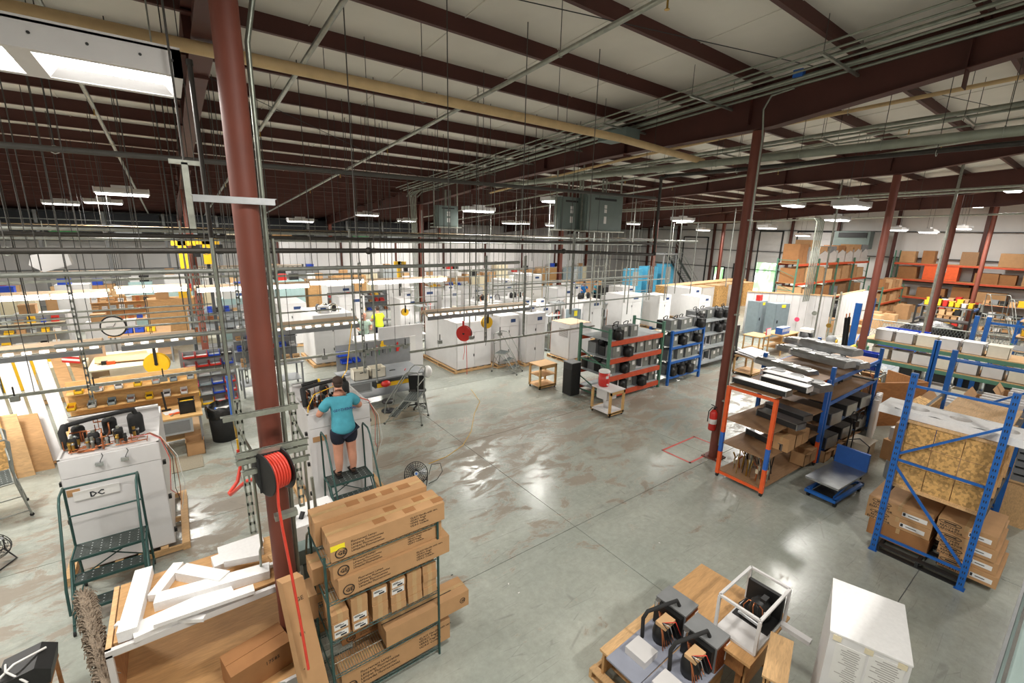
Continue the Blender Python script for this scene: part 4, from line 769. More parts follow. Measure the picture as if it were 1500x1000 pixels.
t = thing('plywood_stand', 'low plywood box raising the condensing units', 'stand', (4.05, 2.3, .125), R(2)); part('stand_top', G().bb((-.6, -.48, .3), (.56, .46, .33), 'pine'), t); part('stand_side', G().bb((-.58, -.46, 0), (.54, -.43, .3), 'ply'), t); part('stand_side', G().bb((-.58, .4, 0), (.54, .43, .3), 'ply'), t)
condenser((4.08, 2.42, .456), R(2), 'condensing unit with black hose nearest the plywood bench'); condenser((3.98, 1.98, .456), R(1), 'condensing unit with black hose at the bottom edge of the picture')
t = thing('white_cabinet', 'tall blank white cabinet with paper sheets on its side, lower right', 'cabinet', (4.72, .755, 0), R(17))
part('cabinet_body', G().bb((-.39, -.275, .03), (.39, .275, 1.76), 'white_sheet'), t); part('top_panel', G().bb((-.395, -.28, 1.76), (.395, .28, 1.775), 'foam'), t)
for k, (a, b, zt, zb) in enumerate(((.01, .22, 1.68, 1.3), (-.24, -.01, 1.72, 1.1))):
    s = part('paper_sheet', G().bb((-.394, a, zb), (-.39, b, zt), 'label'), t)
    g = G(); rnd = random.Random(k)
    for i in range(int((zt - zb) / .022)):
        z = zt - .03 - i * .022; g.bb((-.396, a + .02 + rnd.random() * .03, z), (-.394, b - .02 - rnd.random() * .08, z + .006), 'ink_light')
    part('printed_lines', g, s, kind='stuff')
for y in (-.22, .0, .22): part('masking_tape', G().bb((-.397, y - .03, 1.7), (-.39, y + .03, 1.75), 'cream'), t)
t = thing('plywood_panel_stack', 'plywood sheets leaning beside the white cabinet', 'plywood', (4.36, 1.32, 0), R(17))
for k in range(2): part('plywood_sheet', G().prism([(-.3, -.04 + .03 * k, 0), (.32, -.04 + .03 * k, 0), (.28, .0 + .03 * k, 1.05), (-.3, .0 + .03 * k, 1.05)], (0, .02, 0), 'ply'), t)
part('wide_top', G().bb((-.32, -.15, 1.05), (.3, .06, 1.07), 'pine'), t); part('frame_leg', G().bb((-.3, -.13, 0), (-.26, -.1, 1.05), 'pine'), t)
t = thing('platform_edge', 'gray green platform edge with steel trim at the right border', 'platform', (3.6, -.8, 2.9)); part('deck', G().bb((-3, -.7, -.12), (3.6, .77, 0), 'panel_gray'), t); part('edge_trim', G().bb((-3, .77, -.12), (3.6, .785, .01), 'steel'), t); part('edge_trim', G().bb((-3, .74, 0), (3.6, .755, .03), 'chrome'), t); part('support_post', G().bb((3.4, -.6, -2.9), (3.5, -.5, -.12), 'galv'), t)
# ---------------------------------------------------------------- blue pallet rack with crates
def upright(parent, x, y0, y1, h, m, brace=((.35, 1.4), (1.4, 2.5)), horiz=(.2, 1.4, 2.75), r=.04, holes=True):
    for y in (y0, y1):
        p = part('rack_post', G().bb((x - r, y - r, 0), (x + r, y + r, h), m), parent)
        if holes:
            g = G()
            for i in range(int(h / .1)): g.bb((x - r - .001, y - .018, .08 + i * .1), (x - r, y - .006, .12 + i * .1), 'ink').bb((x - r - .001, y + .006, .08 + i * .1), (x - r, y + .018, .12 + i * .1), 'ink')
            part('post_slots', g, p, kind='stuff')
        part('foot_plate', G().bb((x - .06, y - .06, 0), (x + .06, y + .06, .008), m), parent)
    for z in horiz: part('horizontal_brace', G().bb((x - .018, y0 + r, z - .018), (x + .018, y1 - r, z + .018), m), parent)
    for i, (a, b) in enumerate(brace): part('diagonal_brace', G().bar((x, y1 if i % 2 else y0, a), (x, y0 if i % 2 else y1, b), .034, .034, m), parent)
t = thing('pallet_rack', 'blue pallet rack end holding particle board crates, at right', 'storage rack', (9.05, 1.07, 0))
def blue_upright(x, full=True):
    upright(t, x, -.54, .54, 3.15, 'blue', brace=((.32, 1.62), (1.78, 2.65)), horiz=(.3, 1.7, 2.95))
blue_upright(0); 
upright(t, 2.75, -.54, .54, 3.15, 'blue', brace=((.32, 1.62), (1.78, 2.65)), horiz=(.3, 1.7, 2.95), holes=False)
for z in (1.2, 2.3):
    for y in (-.54, .54): part('rack_beam', G().bb((.04, y - .025, z - .12), (2.71, y + .025, z), 'dark'), t)
x0, y0 = 9.15, 1.07
t = thing('particle_board_crate', 'particle board crate of pigeonholes inside the blue rack', 'crate', (10.2, 1.07, 1.22))
for j in range(3):
    for i in range(3): part('board_panel', G().bb((-1.0, -.5 + i * .335, .02 + j * .36), (-.98, -.5 + i * .335 + .325, .02 + j * .36 + .35), 'osb'), t)
part('crate_side', G().bb((-.98, .5, 0), (1.2, .52, 1.08), 'osb'), t); part('crate_side', G().bb((-.98, -.52, 0), (1.2, -.5, 1.08), 'osb'), t)
part('crate_base', G().bb((-1.0, -.52, 0), (1.2, .52, .02), 'pine'), t); part('crate_lid', G().bb((-.9, -.52, 1.12), (1.2, .3, 1.14), 'pine'), t)
for k in range(4): part('crate_rib', G().bb((-.8 + k * .55, -.56, 0), (-.7 + k * .55, -.52, 1.08), 'pine'), t)
part('front_edge', G().bb((-1.02, -.53, -.04), (-.98, .53, .0), 'pine').bb((-1.02, -.53, 1.09), (-.98, .53, 1.13), 'pine'), t)
# film wrapped tray with round holes on top
t = thing('foam_tray', 'white wrapped foam tray with three round holes on the blue rack', 'tray', (9.55, 1.05, 2.37))
g = G(); nseg = 20; L0, L1, W0, W1 = -.85, .85, -.3, .3; holes = [(-.5, 0), (0, 0), (.5, 0)]
# plate built around three real holes
for hx, hy in holes:
    ring_o = []; ring_i = []
    for i in range(nseg):
        a = 2 * PI * i / nseg + PI / nseg; c, s = math.cos(a), math.sin(a); k = min(.25 / abs(c) if abs(c) > 1e-6 else 9, .3 / abs(s) if abs(s) > 1e-6 else 9); ring_o.append((hy + s * k, hx + c * k)); ring_i.append((hy + s * .13, hx + c * .13))
    for z, fl_ in ((.1, 0), (0, 1)):
        vs = [(x, y, z) for x, y in ring_o] + [(x, y, z) for x, y in ring_i]; g.add(vs, [((i, (i + 1) % nseg, nseg + (i + 1) % nseg, nseg + i)) for i in range(nseg)], 'foam')
    vs = [(x, y, 0) for x, y in ring_i] + [(x, y, .1) for x, y in ring_i]; g.add(vs, [((i, (i + 1) % nseg, nseg + (i + 1) % nseg, nseg + i)) for i in range(nseg)], 'foam')
for a, b in (((-.3, -.95), (.3, -.75)), ((-.3, .75), (.3, .95))): g.bb((a[0], a[1], 0), (b[0], b[1], .1), 'foam')
g.bb((-.31, -.95, -.02), (-.3, .95, .1), 'foam').bb((.3, -.95, -.02), (.31, .95, .1), 'foam')
part('tray_plate', g, t); part('crumpled_film', G().prism([(-.3, -.95, .0), (-.45, -1.02, -.1), (-.3, -1.1, .12), (.2, -1.0, .15), (.3, -.9, .1)], (0, .0, .03), 'film'), t)
# evaporator cartons at the bottom
def evap(x, y, z, d, label, rz=0, st=True):
    c = carton((x, y, z), d, label, 'evaporator cartons in the blue rack', rz); c.name = 'evaporator_carton'
    g = G(); yy = -d[0] / 2 - .002; n = 14; ly = d[1] * .28; lz = d[2] * .72; pts = [(yy, ly + .13 * math.cos(i * 2 * PI / n), lz + .03 * math.sin(i * 2 * PI / n)) for i in range(n)]
    g.tube(pts, .005, n=4, m='print', closed=True).box((yy, ly, lz), (.004, .14, .02), 'print'); part('oval_logo', g, c)
    text('REACH-IN\nEVAPORATOR', .05, c, (yy, ly, lz - .08), SIDE, ax='CENTER', bold=.02)
    if st: s = part('shipping_label', G().bb((yy, -d[1] * .42, d[2] * .25), (yy + .003, -d[1] * .05, d[2] * .62), 'label'), c); part('label_print', G().bb((yy - .002, -d[1] * .1, d[2] * .32), (yy, -d[1] * .06, d[2] * .58), 'ink').bb((yy - .002, -d[1] * .3, d[2] * .4), (yy, -d[1] * .14, d[2] * .46), 'ink'), s)
    return c
pallet((10.2, 1.05, 0), 2.3, 1.05, 0, 'black pallet under the evaporator cartons', m='dark')
for k in range(4): evap(9.72 + .02 * (k % 2), .66 + .04 * k - .14, .125 + k * .2, (.95, .66, .195), 'evaporator carton in the right stack of the blue rack, %s from the floor' % ORD[k])
for k in range(2): evap(9.9, 1.44, .42 + k * .2, (1.2, .86, .195), 'long evaporator carton in the left stack, %s' % ('lower' if k == 0 else 'upper'))
carton((9.9, 1.4, .125), (1.2, .8, .29), 'dark carton at the floor under the left evaporator stack', m='carton_dark'); 
for k in range(2): evap(11.0, 1.4 - .75 * k, .85 if k == 0 else .13, (.7, .66, .25), 'evaporator carton at the back of the blue rack, %s' % ('left' if k == 0 else 'right'), st=k == 0)
# ---------------------------------------------------------------- lift table and boxes behind it
t = thing('lift_table', 'blue wheeled lift table with a steel top and blue handle', 'lift table', (10.55, 2.68, 0), R(-4))
part('table_top', G().bb((-.75, -.3, .42), (.6, .3, .46), 'sheet_steel'), t); part('base_frame', G().bb((-.7, -.28, .12), (.6, -.22, .18), 'blue').bb((-.7, .22, .12), (.6, .28, .18), 'blue').bb((-.72, -.28, .12), (-.66, .28, .18), 'blue').bb((.54, -.28, .12), (.6, .28, .18), 'blue'), t)
for s in (-1, 1): part('scissor_arm', G().bar((-.6, s * .2, .18), (.5, s * .2, .4), .02, .05, 'blue').bar((-.6, s * .17, .4), (.5, s * .17, .18), .02, .05, 'blue'), t)
part('end_shield', G().bb((.5, -.3, .46), (.56, .3, .85), 'blue_paint'), t); part('handle', G().tube([(.66, -.18, .2), (.7, -.2, .95), (.72, 0, 1.05), (.7, .2, .95), (.66, .18, .2)], .014, n=8, m='black'), t)
part('lower_tray', G().bb((-.6, -.2, .1), (.5, .2, .13), 'dark'), t)
for x in (-.6, .5):
    for y in (-.24, .24): part('caster', G().cyl((x, y - .02, .06), (x, y + .02, .06), .06, n=14, m='rubber'), t)
for k, (x, y, d, m, lab) in enumerate(((12.6, 2.0, (.8, .5, .4), 'lgray', 'long white and gray carton lying behind the lift table'), (13.6, 2.3, (.7, .6, .5), 'carton', 'brown carton between the lift table and the plywood panel'), (13.6, 2.3, (.5, .5, .3), 'white_paint', 'white tub on the brown carton behind the lift table'))):
    carton((x, y, .5 if k == 2 else 0), d, lab, rz=R(-10), m=m)
# ---------------------------------------------------------------- orange and blue rolling rack with coils
t = thing('coil_rack', 'rolling rack painted in orange and blue bands, full of coils', 'storage rack', (10.3, 3.95, 0), R(-2))
XA, YA = 1.2, .48
for a in (-1, 1):
    for b in (-1, 1):
        for k, (z0, z1, m) in enumerate(((.08, .6, 'orange'), (.6, 1.05, 'blue_paint'), (1.05, 1.5, 'orange' if a < 0 or b > 0 else 'blue_paint'), (1.5, 2.1, 'orange'))): part('post_segment', G().bb((a * XA - .035, b * YA - .035, z0), (a * XA + .035, b * YA + .035, z1), m if k < 3 or a < 0 else 'blue_paint'), t)
        part('caster', G().cyl((a * XA, b * YA - .02, .045), (a * XA, b * YA + .02, .045), .045, n=12, m='rubber'), t)
    for z in (.12, 2.07): part('end_rail', G().bb((a * XA - .02, -YA, z - .03), (a * XA + .02, YA, z + .03), 'orange'), t)
for z, m in ((.15, 'hardboard'), (.8, 'hardboard'), (1.35, 'hardboard'), (2.12, 'hardboard')): part('shelf_board', G().bb((-XA - (.0 if z > .2 else .0), -YA, z), (XA, YA, z + .02), m), t)
def coil(loc, L, W, H, label, rz=0, group='finned coils on the rolling racks', m='sheet_steel'):
    t = thing('finned_coil', label, 'coil', loc, rz, group)
    part('fin_pack', G().bb((-L / 2 + .03, -W / 2 + .01, .01), (L / 2 - .03, W / 2 - .01, H - .015), 'dark'), t); part('top_pan', G().bb((-L / 2, -W / 2, H - .015), (L / 2, W / 2, H), m).bb((-L / 2, -W / 2, H - .05), (L / 2, -W / 2 + .006, H), m), t)
    part('end_plate', G().bb((-L / 2, -W / 2, 0), (-L / 2 + .02, W / 2, H), m), t); part('end_plate', G().bb((L / 2 - .02, -W / 2, 0), (L / 2, W / 2, H), m), t)
    part('header_pipe', G().tube([(L / 2 + .02, -W / 4, .02), (L / 2 + .04, -W / 4, H * .8), (L / 2 + .03, W / 4, H * .9)], .01, n=6, m='copper'), t)
    return t
for k, (x, y, z, L, lab) in enumerate(((9.35, 3.95, 2.145, 1.1, 'long black finned coil lying across the end of the orange rack top'), (10.0, 3.75, 2.145, .95, 'black coil with white pan second on the orange rack'), (10.4, 3.9, 2.145, .95, 'black coil with white pan third on the orange rack'))): coil((x, y, z), L, .26, .12, lab, R(88), m='white_paint' if k else 'sheet_steel')
coil((9.9, 3.7, 1.375), .9, .3, .14, 'coil on the upper middle shelf of the orange rack', R(80)); coil((10.5, 3.8, 1.375), .9, .3, .14, 'farther coil on the upper middle shelf of the orange rack', R(80)); coil((10.0, 3.9, .825), .9, .35, .15, 'coil on the lower middle shelf of the orange rack', R(75))
rnd = random.Random(5)
for k in range(40):
    x = 9.25 + rnd.random() * .9; y = 3.55 + rnd.random() * .75; h = .3 + rnd.random() * .3; b = .172; m = rnd.choice(('copper', 'dark', 'black', 'galv', 'brass'))
    g = G().tube([(x, y, b), (x + rnd.uniform(-.04, .04), y + rnd.uniform(-.04, .04), b + h * .7), (x + rnd.uniform(-.08, .08), y + rnd.uniform(-.1, .1), b + h)], rnd.choice((.008, .012, .018)), n=6, m=m)
    if k % 4 == 0: g.box((x, y, b + h * .5), (.004, .05, .1), 'cream')
    solo('bent_tube', 'bent %s tube standing on the orange rack bottom shelf' % {'copper': 'copper', 'dark': 'dark gray', 'black': 'black', 'galv': 'gray steel', 'brass': 'brass'}[m], 'tube', g, 'bent tubes on the orange rack bottom shelf')
for k in range(5): carton((9.9 + k * .35, 3.55 - .0 * k, .172 if k > 2 else .825), (.32, .3, .3), 'brown carton facing the lift table on the orange rack, %s from the aisle' % ORD[k], 'cartons on the orange rack', open_=k % 2 == 1)
# blue post behind the orange rack, and the second blue rack of coils
t = thing('coil_rack', 'long blue rack of stacked coils behind the orange rolling rack', 'storage rack', (13.3, 4.2, 0))
for x in (-1.6, 1.75):
    for y in (-.75, .75): part('rack_post', G().bb((x - .04, y - .04, 0), (x + .04, y + .04, 2.35), 'blue'), t)
    part('end_rail', G().bb((x - .02, -.75, 1.8), (x + .02, .75, 1.86), 'blue'), t)
for z in (.3, .9, 1.5, 2.05): part('shelf_board', G().bb((-1.6, -.75, z - .02), (1.75, .75, z), 'hardboard'), t); part('shelf_beam', G().bb((-1.6, -.77, z - .09), (1.75, -.74, z), 'blue'), t); part('shelf_beam', G().bb((-1.6, .74, z - .09), (1.75, .77, z), 'blue'), t)
def fan_pan(loc, label, rz=0, n=3, L=1.35, W=.42):
    t = thing('fan_pan', label, 'metal pan', loc, rz, 'galvanized fan pans stacked on the coil rack')
    g = G().bb((-L / 2, -W / 2, .0), (L / 2, W / 2, .1), 'sheet_steel').prism([(-L / 2, -W / 2, .1), (-L / 2, W / 2, .1), (-L / 2, W / 2 - .07, .16), (-L / 2, -W / 2 + .07, .16)], (L, 0, 0), 'sheet_steel'); part('pan_body', g, t)
    for i in range(n):
        x = -L / 2 + L * (i + .5) / n; part('fan_ring', G().lathe([(.15, .158), (.155, .175), (.135, .18), (.125, .166)], 'white_sheet', 20, (x, 0, 0)).lathe([(0.001, .166), (.126, .166)], 'gray', 20, (x, 0, 0)), t)
    part('wrap_end', G().bb((L / 2, -W / 2, .01), (L / 2 + .05, W / 2, .14), 'film'), t); return t
k = 0
for (px, py, z) in ((1150, 541, 2.08), (1178, 520, 2.08), (1203, 528, 2.24), (1186, 508, 2.24), (1225, 530, 2.08), (1215, 512, 2.42), (1165, 560, 2.08)):
    p = at(px, py, z); fan_pan((min(14.2, p.x), min(4.75, max(3.7, p.y)), z), ['fan pan with round openings nearest the orange rack top', 'wrapped fan pan second along the coil rack', 'fan pan stacked over the second one', 'topmost wrapped fan pan at the far end', 'fan pan at the lift table side of the coil rack', 'highest fan pan of the stack', 'fan pan lying low beside the middle blue post'][k], R(75)); k += 1
for k in range(9):
    coil((12.2 + (k % 3) * 1.0, 3.8 + .5 * (k // 6), (.3, .9, 1.5)[k // 3 if k < 9 else 0]), .9, .55, .3, 'coil on the blue coil rack, %s shelf, %s along from the aisle' % (ORD[k // 3], ORD[k % 3]), R(85))
for k in range(4): carton((12.0 + k * .55, 3.75 - .25, .0), (.4, .35, .28), 'open carton on the floor under the coil rack, %s from the aisle' % ORD[k], 'cartons under the coil rack', open_=True)
t = thing('pole_pair', 'two long black insulated tubes standing up from the coil rack', 'tubes', (13.6, 3.95, 1.2)); 
for dx in (0, .22): part('insulated_tube', G().cyl((dx, -.1, 0), (dx + .25, .1, 2.0), .035, n=10, m='rubber').cyl((dx + .25, .1, 2.0), (dx + .26, .11, 2.1), .015, n=8, m='copper'), t)
# fire extinguisher on the column, red square on the floor
t = thing('fire_extinguisher', 'red fire extinguisher hung on the right middle column', 'fire extinguisher', (9.68, 5.02, .75)); part('cylinder', G().lathe([(0, 0), (.08, 0), (.085, .03), (.085, .42), (.04, .5), (0, .5)], 'red', 18), t); part('valve', G().cyl((0, 0, .5), (0, 0, .56), .025, n=8, m='black').bar((0, -.06, .57), (0, .08, .6), .02, .015, 'black'), t); part('label_band', G().lathe([(.087, .16), (.087, .28)], 'label', 18), t); part('hose', G().tube([(0, .04, .55), (-.08, .08, .45), (-.09, .08, .2)], .012, n=8, m='black'), t)
solo('floor_marking', 'red taped square outline on the floor before the right column', 'floor tape', G().bb((9.12, 5.12, .0005), (10.55, 5.17, .002), 'tape_red').bb((9.12, 5.87, .0005), (10.55, 5.92, .002), 'tape_red').bb((9.12, 5.12, .0005), (9.17, 5.92, .002), 'tape_red').bb((10.5, 5.12, .0005), (10.55, 5.92, .002), 'tape_red'))
t = thing('hand_truck', 'black hand truck with loop handles behind the lift table', 'hand truck', (12.3, 3.0, 0), R(-20)); part('frame', G().tube([(-.15, 0, .1), (-.15, 0, 1.1), (-.22, 0, 1.2), (-.15, 0, 1.32), (-.02, 0, 1.28), (0, 0, 1.1), (0, 0, .1)], .014, n=8, m='black').tube([(.02, 0, 1.1), (.05, 0, 1.28), (.17, 0, 1.32), (.24, 0, 1.2), (.15, 0, 1.1)], .014, n=8, m='black'), t); part('toe_plate', G().bb((-.2, -.2, .02), (.2, .02, .03), 'dark'), t)
for x in (-.2, .2): part('wheel', G().cyl((x - .02, .1, .1), (x + .02, .1, .1), .1, n=16, m='rubber'), t)
part('latch_box', G().box((0, 0, 1.0), (.12, .06, .14), 'black'), t)
# ---------------------------------------------------------------- strip lights and strut rows over the benches
def strip_light(x0, x1, y, z, label, lit=True, n=2):
    t = thing('strip_light', label, 'strip light', ((x0 + x1) / 2, y, z), 0, 'fluorescent strip lights over the benches'); L = (x1 - x0) / 2
    part('reflector', G().prism([(-L, -.2, .0), (-L, -.19, .09), (-L, -.05, .15), (-L, .05, .15), (-L, .19, .09), (-L, .2, 0), (-L, .17, 0), (-L, .0, .12), (-L, -.17, 0)], (2 * L, 0, 0), 'shelf_tan'), t)
    if lit:
        for k in range(n): a = -L + .05 + k * (2 * L - .06) / n; part('tube', G().bb((a, -.215, -.07), (a + (2 * L - .1) / n - .03, -.02, .075), 'lit_tube'), t)
        lamp('strip_lamp', (0, 0, -.09), 2 * L, .25, 36 * L, parent=t)
    else:
        k = int(2 * L / .22)
        for i in range(k): part('uplight_slot', G().box((-L + (i + .5) * 2 * L / k, -.24, .02), (.13, .06, .05), 'lit_slot'), t)
        part('slot_rail', G().bb((-L, -.27, -.02), (L, -.2, -.005), 'galv').bb((-L, -.3, -.12), (L, -.28, -.02), 'gray'), t)
        part('front_strut', slotted(G(), (-L, -.22, .09), (L, -.22, .09), .04, up=(0, 0, 1)), t)
        lamp('strip_lamp', (0, 0, -.05), 2 * L, .25, 26 * L, parent=t)
    for x in (-L * .8, L * .8): part('hanger', G().cyl((x, 0, .15), (x, 0, roof_z(y) - z), .006, n=5, m='dark'), t)
emis('lit_slot', (1, .98, .94), 1.6)
for x0, x1, lab in ((-4.3, -1.7, 'lit strip light at the far left over the benches'), (.45, 4.1, 'lit strip light passing behind the near red column'), (6.33, 10.0, 'lit strip light over the lime and mint shirted workers')): strip_light(x0, x1, 18.6, 3.0, lab)
for x0, x1, y, z, lab in ((-1.6, .3, 18.8, 3.05, 'lit strip fixture between the two left strip lights'), (4.1, 6.3, 18.9, 3.05, 'lit strip fixture left of the workers'), (-4.2, -1.5, 25, 3.1, 'slotted fixture row above the far left benches'), (.3, 5.2, 25, 3.2, 'slotted fixture row behind the near column')): strip_light(x0, x1, y, z, lab, y < 22)  # the nearer pair gets glowing tubes and a lamp, the far pair lit slots
for x0, x1, lab in ((-4.6, -2.95, 'tan topped slotted fixture at the left edge'), (-2.85, -1.4, 'tan topped slotted fixture over the leaning panels'), (-1.1, .2, 'tan topped slotted fixture above the bin stand'), (1.3, 3.9, 'tan topped slotted fixture right of the near column'), (5.95, 9.9, 'long tan topped slotted fixture over the red hose reel')): strip_light(x0, x1, 12.5, 2.62, lab, False)
def run(label, p, q, Y, w=.041, slots=False, m='galv', name='strut_rail', r=None, cat='rail'):
    a = aty(*p, Y); b = aty(*q, Y); z = (a.z + b.z) / 2; g = G()
    if r: g.tube([(a.x, Y, z), (b.x, Y, z)], r, n=8, m=m)
    elif slots: slotted(g, (a.x, Y, z), (b.x, Y, z), w, m, pitch=.14)
    else: g.bar((a.x, Y, z), (b.x, Y, z), w, w, m)
    for e in (.12, .88): x = a.x + (b.x - a.x) * e; g.cyl((x, Y, z), (x, Y, roof_z(Y) - .01), .006, n=4, m='rod_gray')
    return solo(name, label, cat, g, 'rails and struts over the benches')
run('slotted strut above the bench row, left of the near column', (0, 587), (350, 533), 11.3, .055, True); run('slotted strut crossing right of the near column', (400, 526), (600, 508), 11.3, .055, True); run('slotted strut leading right to the red hose reel', (600, 508), (870, 483), 11.3, .05, True)
run('long slotted strut high above the far benches', (0, 414), (360, 404), 15.5, .06, True); run('long slotted strut behind the black pipe at centre', (380, 404), (545, 401), 15.5, .06, True); run('slotted strut between the two centre drops', (672, 396), (770, 395), 14, .05, True)
run('thick gray pipe rail above the bench', (80, 508), (362, 483), 11.0, r=.045, m='galv_dull', name='pipe_rail')
for k, (a, b, r) in enumerate((((0, 462), (310, 446), .018), ((0, 470), (300, 455), .018), ((0, 480), (320, 462), .018), ((0, 491), (330, 470), .022), ((380, 437), (560, 427), .02), ((380, 461), (500, 452), .02), ((560, 447), (640, 442), .02))): run(['upper thin conduit over the clock', 'second thin conduit over the clock', 'third thin conduit over the clock', 'lowest conduit passing the clock', 'conduit over the far white cabinets', 'lower conduit over the white cabinets', 'short conduit beside the lime shirted worker'][k], a, b, 12.0, r=r, m='galv', name='conduit')
for k, (px, y0, y1, Y, sl) in enumerate(((96, 395, 590, 11.3, 1), (343, 395, 560, 11.2, 1), (514, 385, 540, 11.2, 0), (526, 385, 545, 11.3, 1), (545, 400, 560, 11.4, 0), (712, 375, 500, 11.3, 1), (770, 375, 490, 11.3, 1), (842, 340, 460, 9.4, 1), (688, 380, 480, 14, 0), (697, 380, 470, 14, 0), (618, 340, 470, 16, 0), (872, 330, 470, 13, 0), (893, 330, 480, 13, 0), (930, 320, 460, 13, 0), (985, 320, 440, 13, 0), (1000, 320, 430, 14, 0), (270, 380, 480, 12, 0), (285, 390, 500, 12, 1), (660, 380, 470, 15, 0), (740, 385, 465, 15, 0), (805, 380, 440, 16, 0), (1020, 350, 430, 13, 0), (1075, 330, 420, 12, 0))):
    a = aty(px, y0, Y); b = aty(px + (682 - px) * .035 * (y1 - y0) / 100, y1, Y); x = (a.x + b.x) / 2; g = G()
    slotted(g, (x, Y, b.z), (x, Y, a.z), .055, 'galv_dull', .14, (0, -1, 0)) if sl else g.bar((x, Y, b.z), (x, Y, min(a.z + .8, roof_z(Y))), .035, .035, 'galv_dull')
    g.cyl((x, Y, a.z), (x, Y, roof_z(Y) - .01), .008, n=5, m='rod_gray')
    solo('strut_drop', 'vertical strut dropping over the benches, %s' % ['left of the clock', 'just left of the near red column', 'first of three before the mint shirted worker', 'second of three before the mint shirted worker', 'third of three before the lime shirted worker', 'left drop holding the red reel', 'right drop beyond the yellow reel', 'green drop left of the orange rack', 'behind the red reel, left one', 'behind the red reel, right one', 'before the far conduit column', 'below the left hanging panel', 'below the right hanging panel', 'left of the black drop pipe', 'right of the black drop pipe', 'second right of the black drop pipe', 'behind the clock at right', 'before the yellow hoist post', 'over the big white cabinet', 'over the middle cabinets', 'over the far workers', 'left of the conduit clad column', 'behind the conduit clad column'][k], 'strut', g, 'strut drops over the benches')
# ---------------------------------------------------------------- white cabinets (heat pump units) on pallets
def unit(x, y, W, D, H, rz, where, logo=True, vent=False, top='white_sheet', louvre=False):
    pallet((x, y + D / 2, 0), W + .25, D + .15, 0, 'pallet under the white unit ' + where)
    t = thing('heat_pump_unit', 'white heat pump unit ' + where, 'machine', (x, y, .125), 0, 'white heat pump units on pallets')
    part('cabinet', G().bb((-W / 2, 0, 0), (W / 2, D, H), 'white_paint'), t); part('top_panel', G().bb((-W / 2 - .005, -.005, H), (W / 2 + .005, D, H + .012), top), t)
    part('door', G().bb((-W / 2 + .01, -.022, .02), (-.005, -.002, H * .78), 'white_sheet'), t); part('door', G().bb((.005, -.022, .02), (W / 2 - .01, -.002, H * .78), 'white_sheet'), t); part('upper_panel', G().bb((-W / 2 + .01, -.022, H * .79), (W / 2 - .01, -.002, H - .01), 'white_sheet'), t)
    part('side_panel', G().bb((W / 2, .02, .02), (W / 2 + .012, D - .02, H - .02), 'white_sheet'), t); part('side_panel', G().bb((-W / 2 - .012, .02, .02), (-W / 2, D - .02, H - .02), 'white_sheet'), t)
    for z in (.25, .65): part('latch', G().bb((-.05, -.04, H * z), (-.02, -.02, H * z + .1), 'black'), t)
    if logo: part('logo_plate', G().bb((W * .05, -.03, H * .86), (W * .3, -.022, H * .93), 'blue_ink'), t)
    if vent:
        v = part('vent_grille', G().bb((-W / 2 - .02, .12, H * .62), (-W / 2 - .012, D * .55, H * .85), 'ink_light'), t); g = G()
        for i in range(7): g.bb((-W / 2 - .026, .12, H * (.63 + .032 * i)), (-W / 2 - .02, D * .55, H * (.64 + .032 * i)), 'white_paint')
        part('grille_bars', g, v, kind='stuff')
    return t
UN = [(3.9, 21.2, 1.15, 2.2, 1.8, 'behind the near red column, farther back'), (4.6, 17.5, 1.4, 2.0, 1.85, 'with copper stubs on top, left of the mint shirted man'), (8.75, 14.05, 1.5, 2.6, 1.75, 'big and blank beneath the red hose reel'),
 (11.25, 13.45, .95, 1.0, 1.95, 'narrow and tall between the reel and the vented box'), (10.2, 13.8, .9, 1.0, 1.9, 'left half behind the small steel ladder'), (13.2, 12.9, 1.2, 1.15, 1.45, 'vented box with a brown top beside the dark cabinet'),
 (16.3, 15.2, 1.3, 1.3, 1.9, 'left of the orange and green rack, rear'), (19.8, 15.6, 1.6, 1.2, 1.95, 'behind the blue shelving, tall'), (17.9, 18.9, 1.2, 1.3, 2.0, 'tall, below the left hanging panel'), (12.6, 18.6, 1.4, 1.5, 1.6, 'with fittings, right of the big blank one'),
 (15.2, 19.4, 1.5, 1.4, 1.5, 'low one at the centre of the floor'), (14.2, 22.9, 1.3, 1.3, 1.8, 'farther centre left'), (18.2, 24.5, 1.3, 1.5, 1.9, 'farther centre right'), (17.2, 17.2, 1.1, 1.2, 1.55, 'half hidden behind the panel with a yellow sticker'),
 (22.5, 18.2, 1.5, 1.4, 1.3, 'low one behind the blue shelving'), (10.9, 22.6, 1.5, 1.6, 1.9, 'left of the far conduit column'), (7.4, 26.0, 1.4, 1.5, 1.9, 'far back left of the conduit column'), (13.0, 27.7, 1.5, 1.6, 2.0, 'far back right of the conduit column'), (21.9, 26.6, 1.5, 1.6, 2.0, 'far back before the wooden stacks'), (26.5, 16.0, 1.3, 1.6, 1.9, 'wrapped, before the particle board crates'), (2.2, 26.2, 1.6, 1.5, 1.9, 'far back left of the lit strip')]
for k, (x, y, W, D, H, wh) in enumerate(UN): unit(x, y, W, D, H, 0, wh, logo=k not in (2, 5), vent=k == 5, top='shelf_tan' if k == 5 else 'white_sheet')
rnd = random.Random(11)
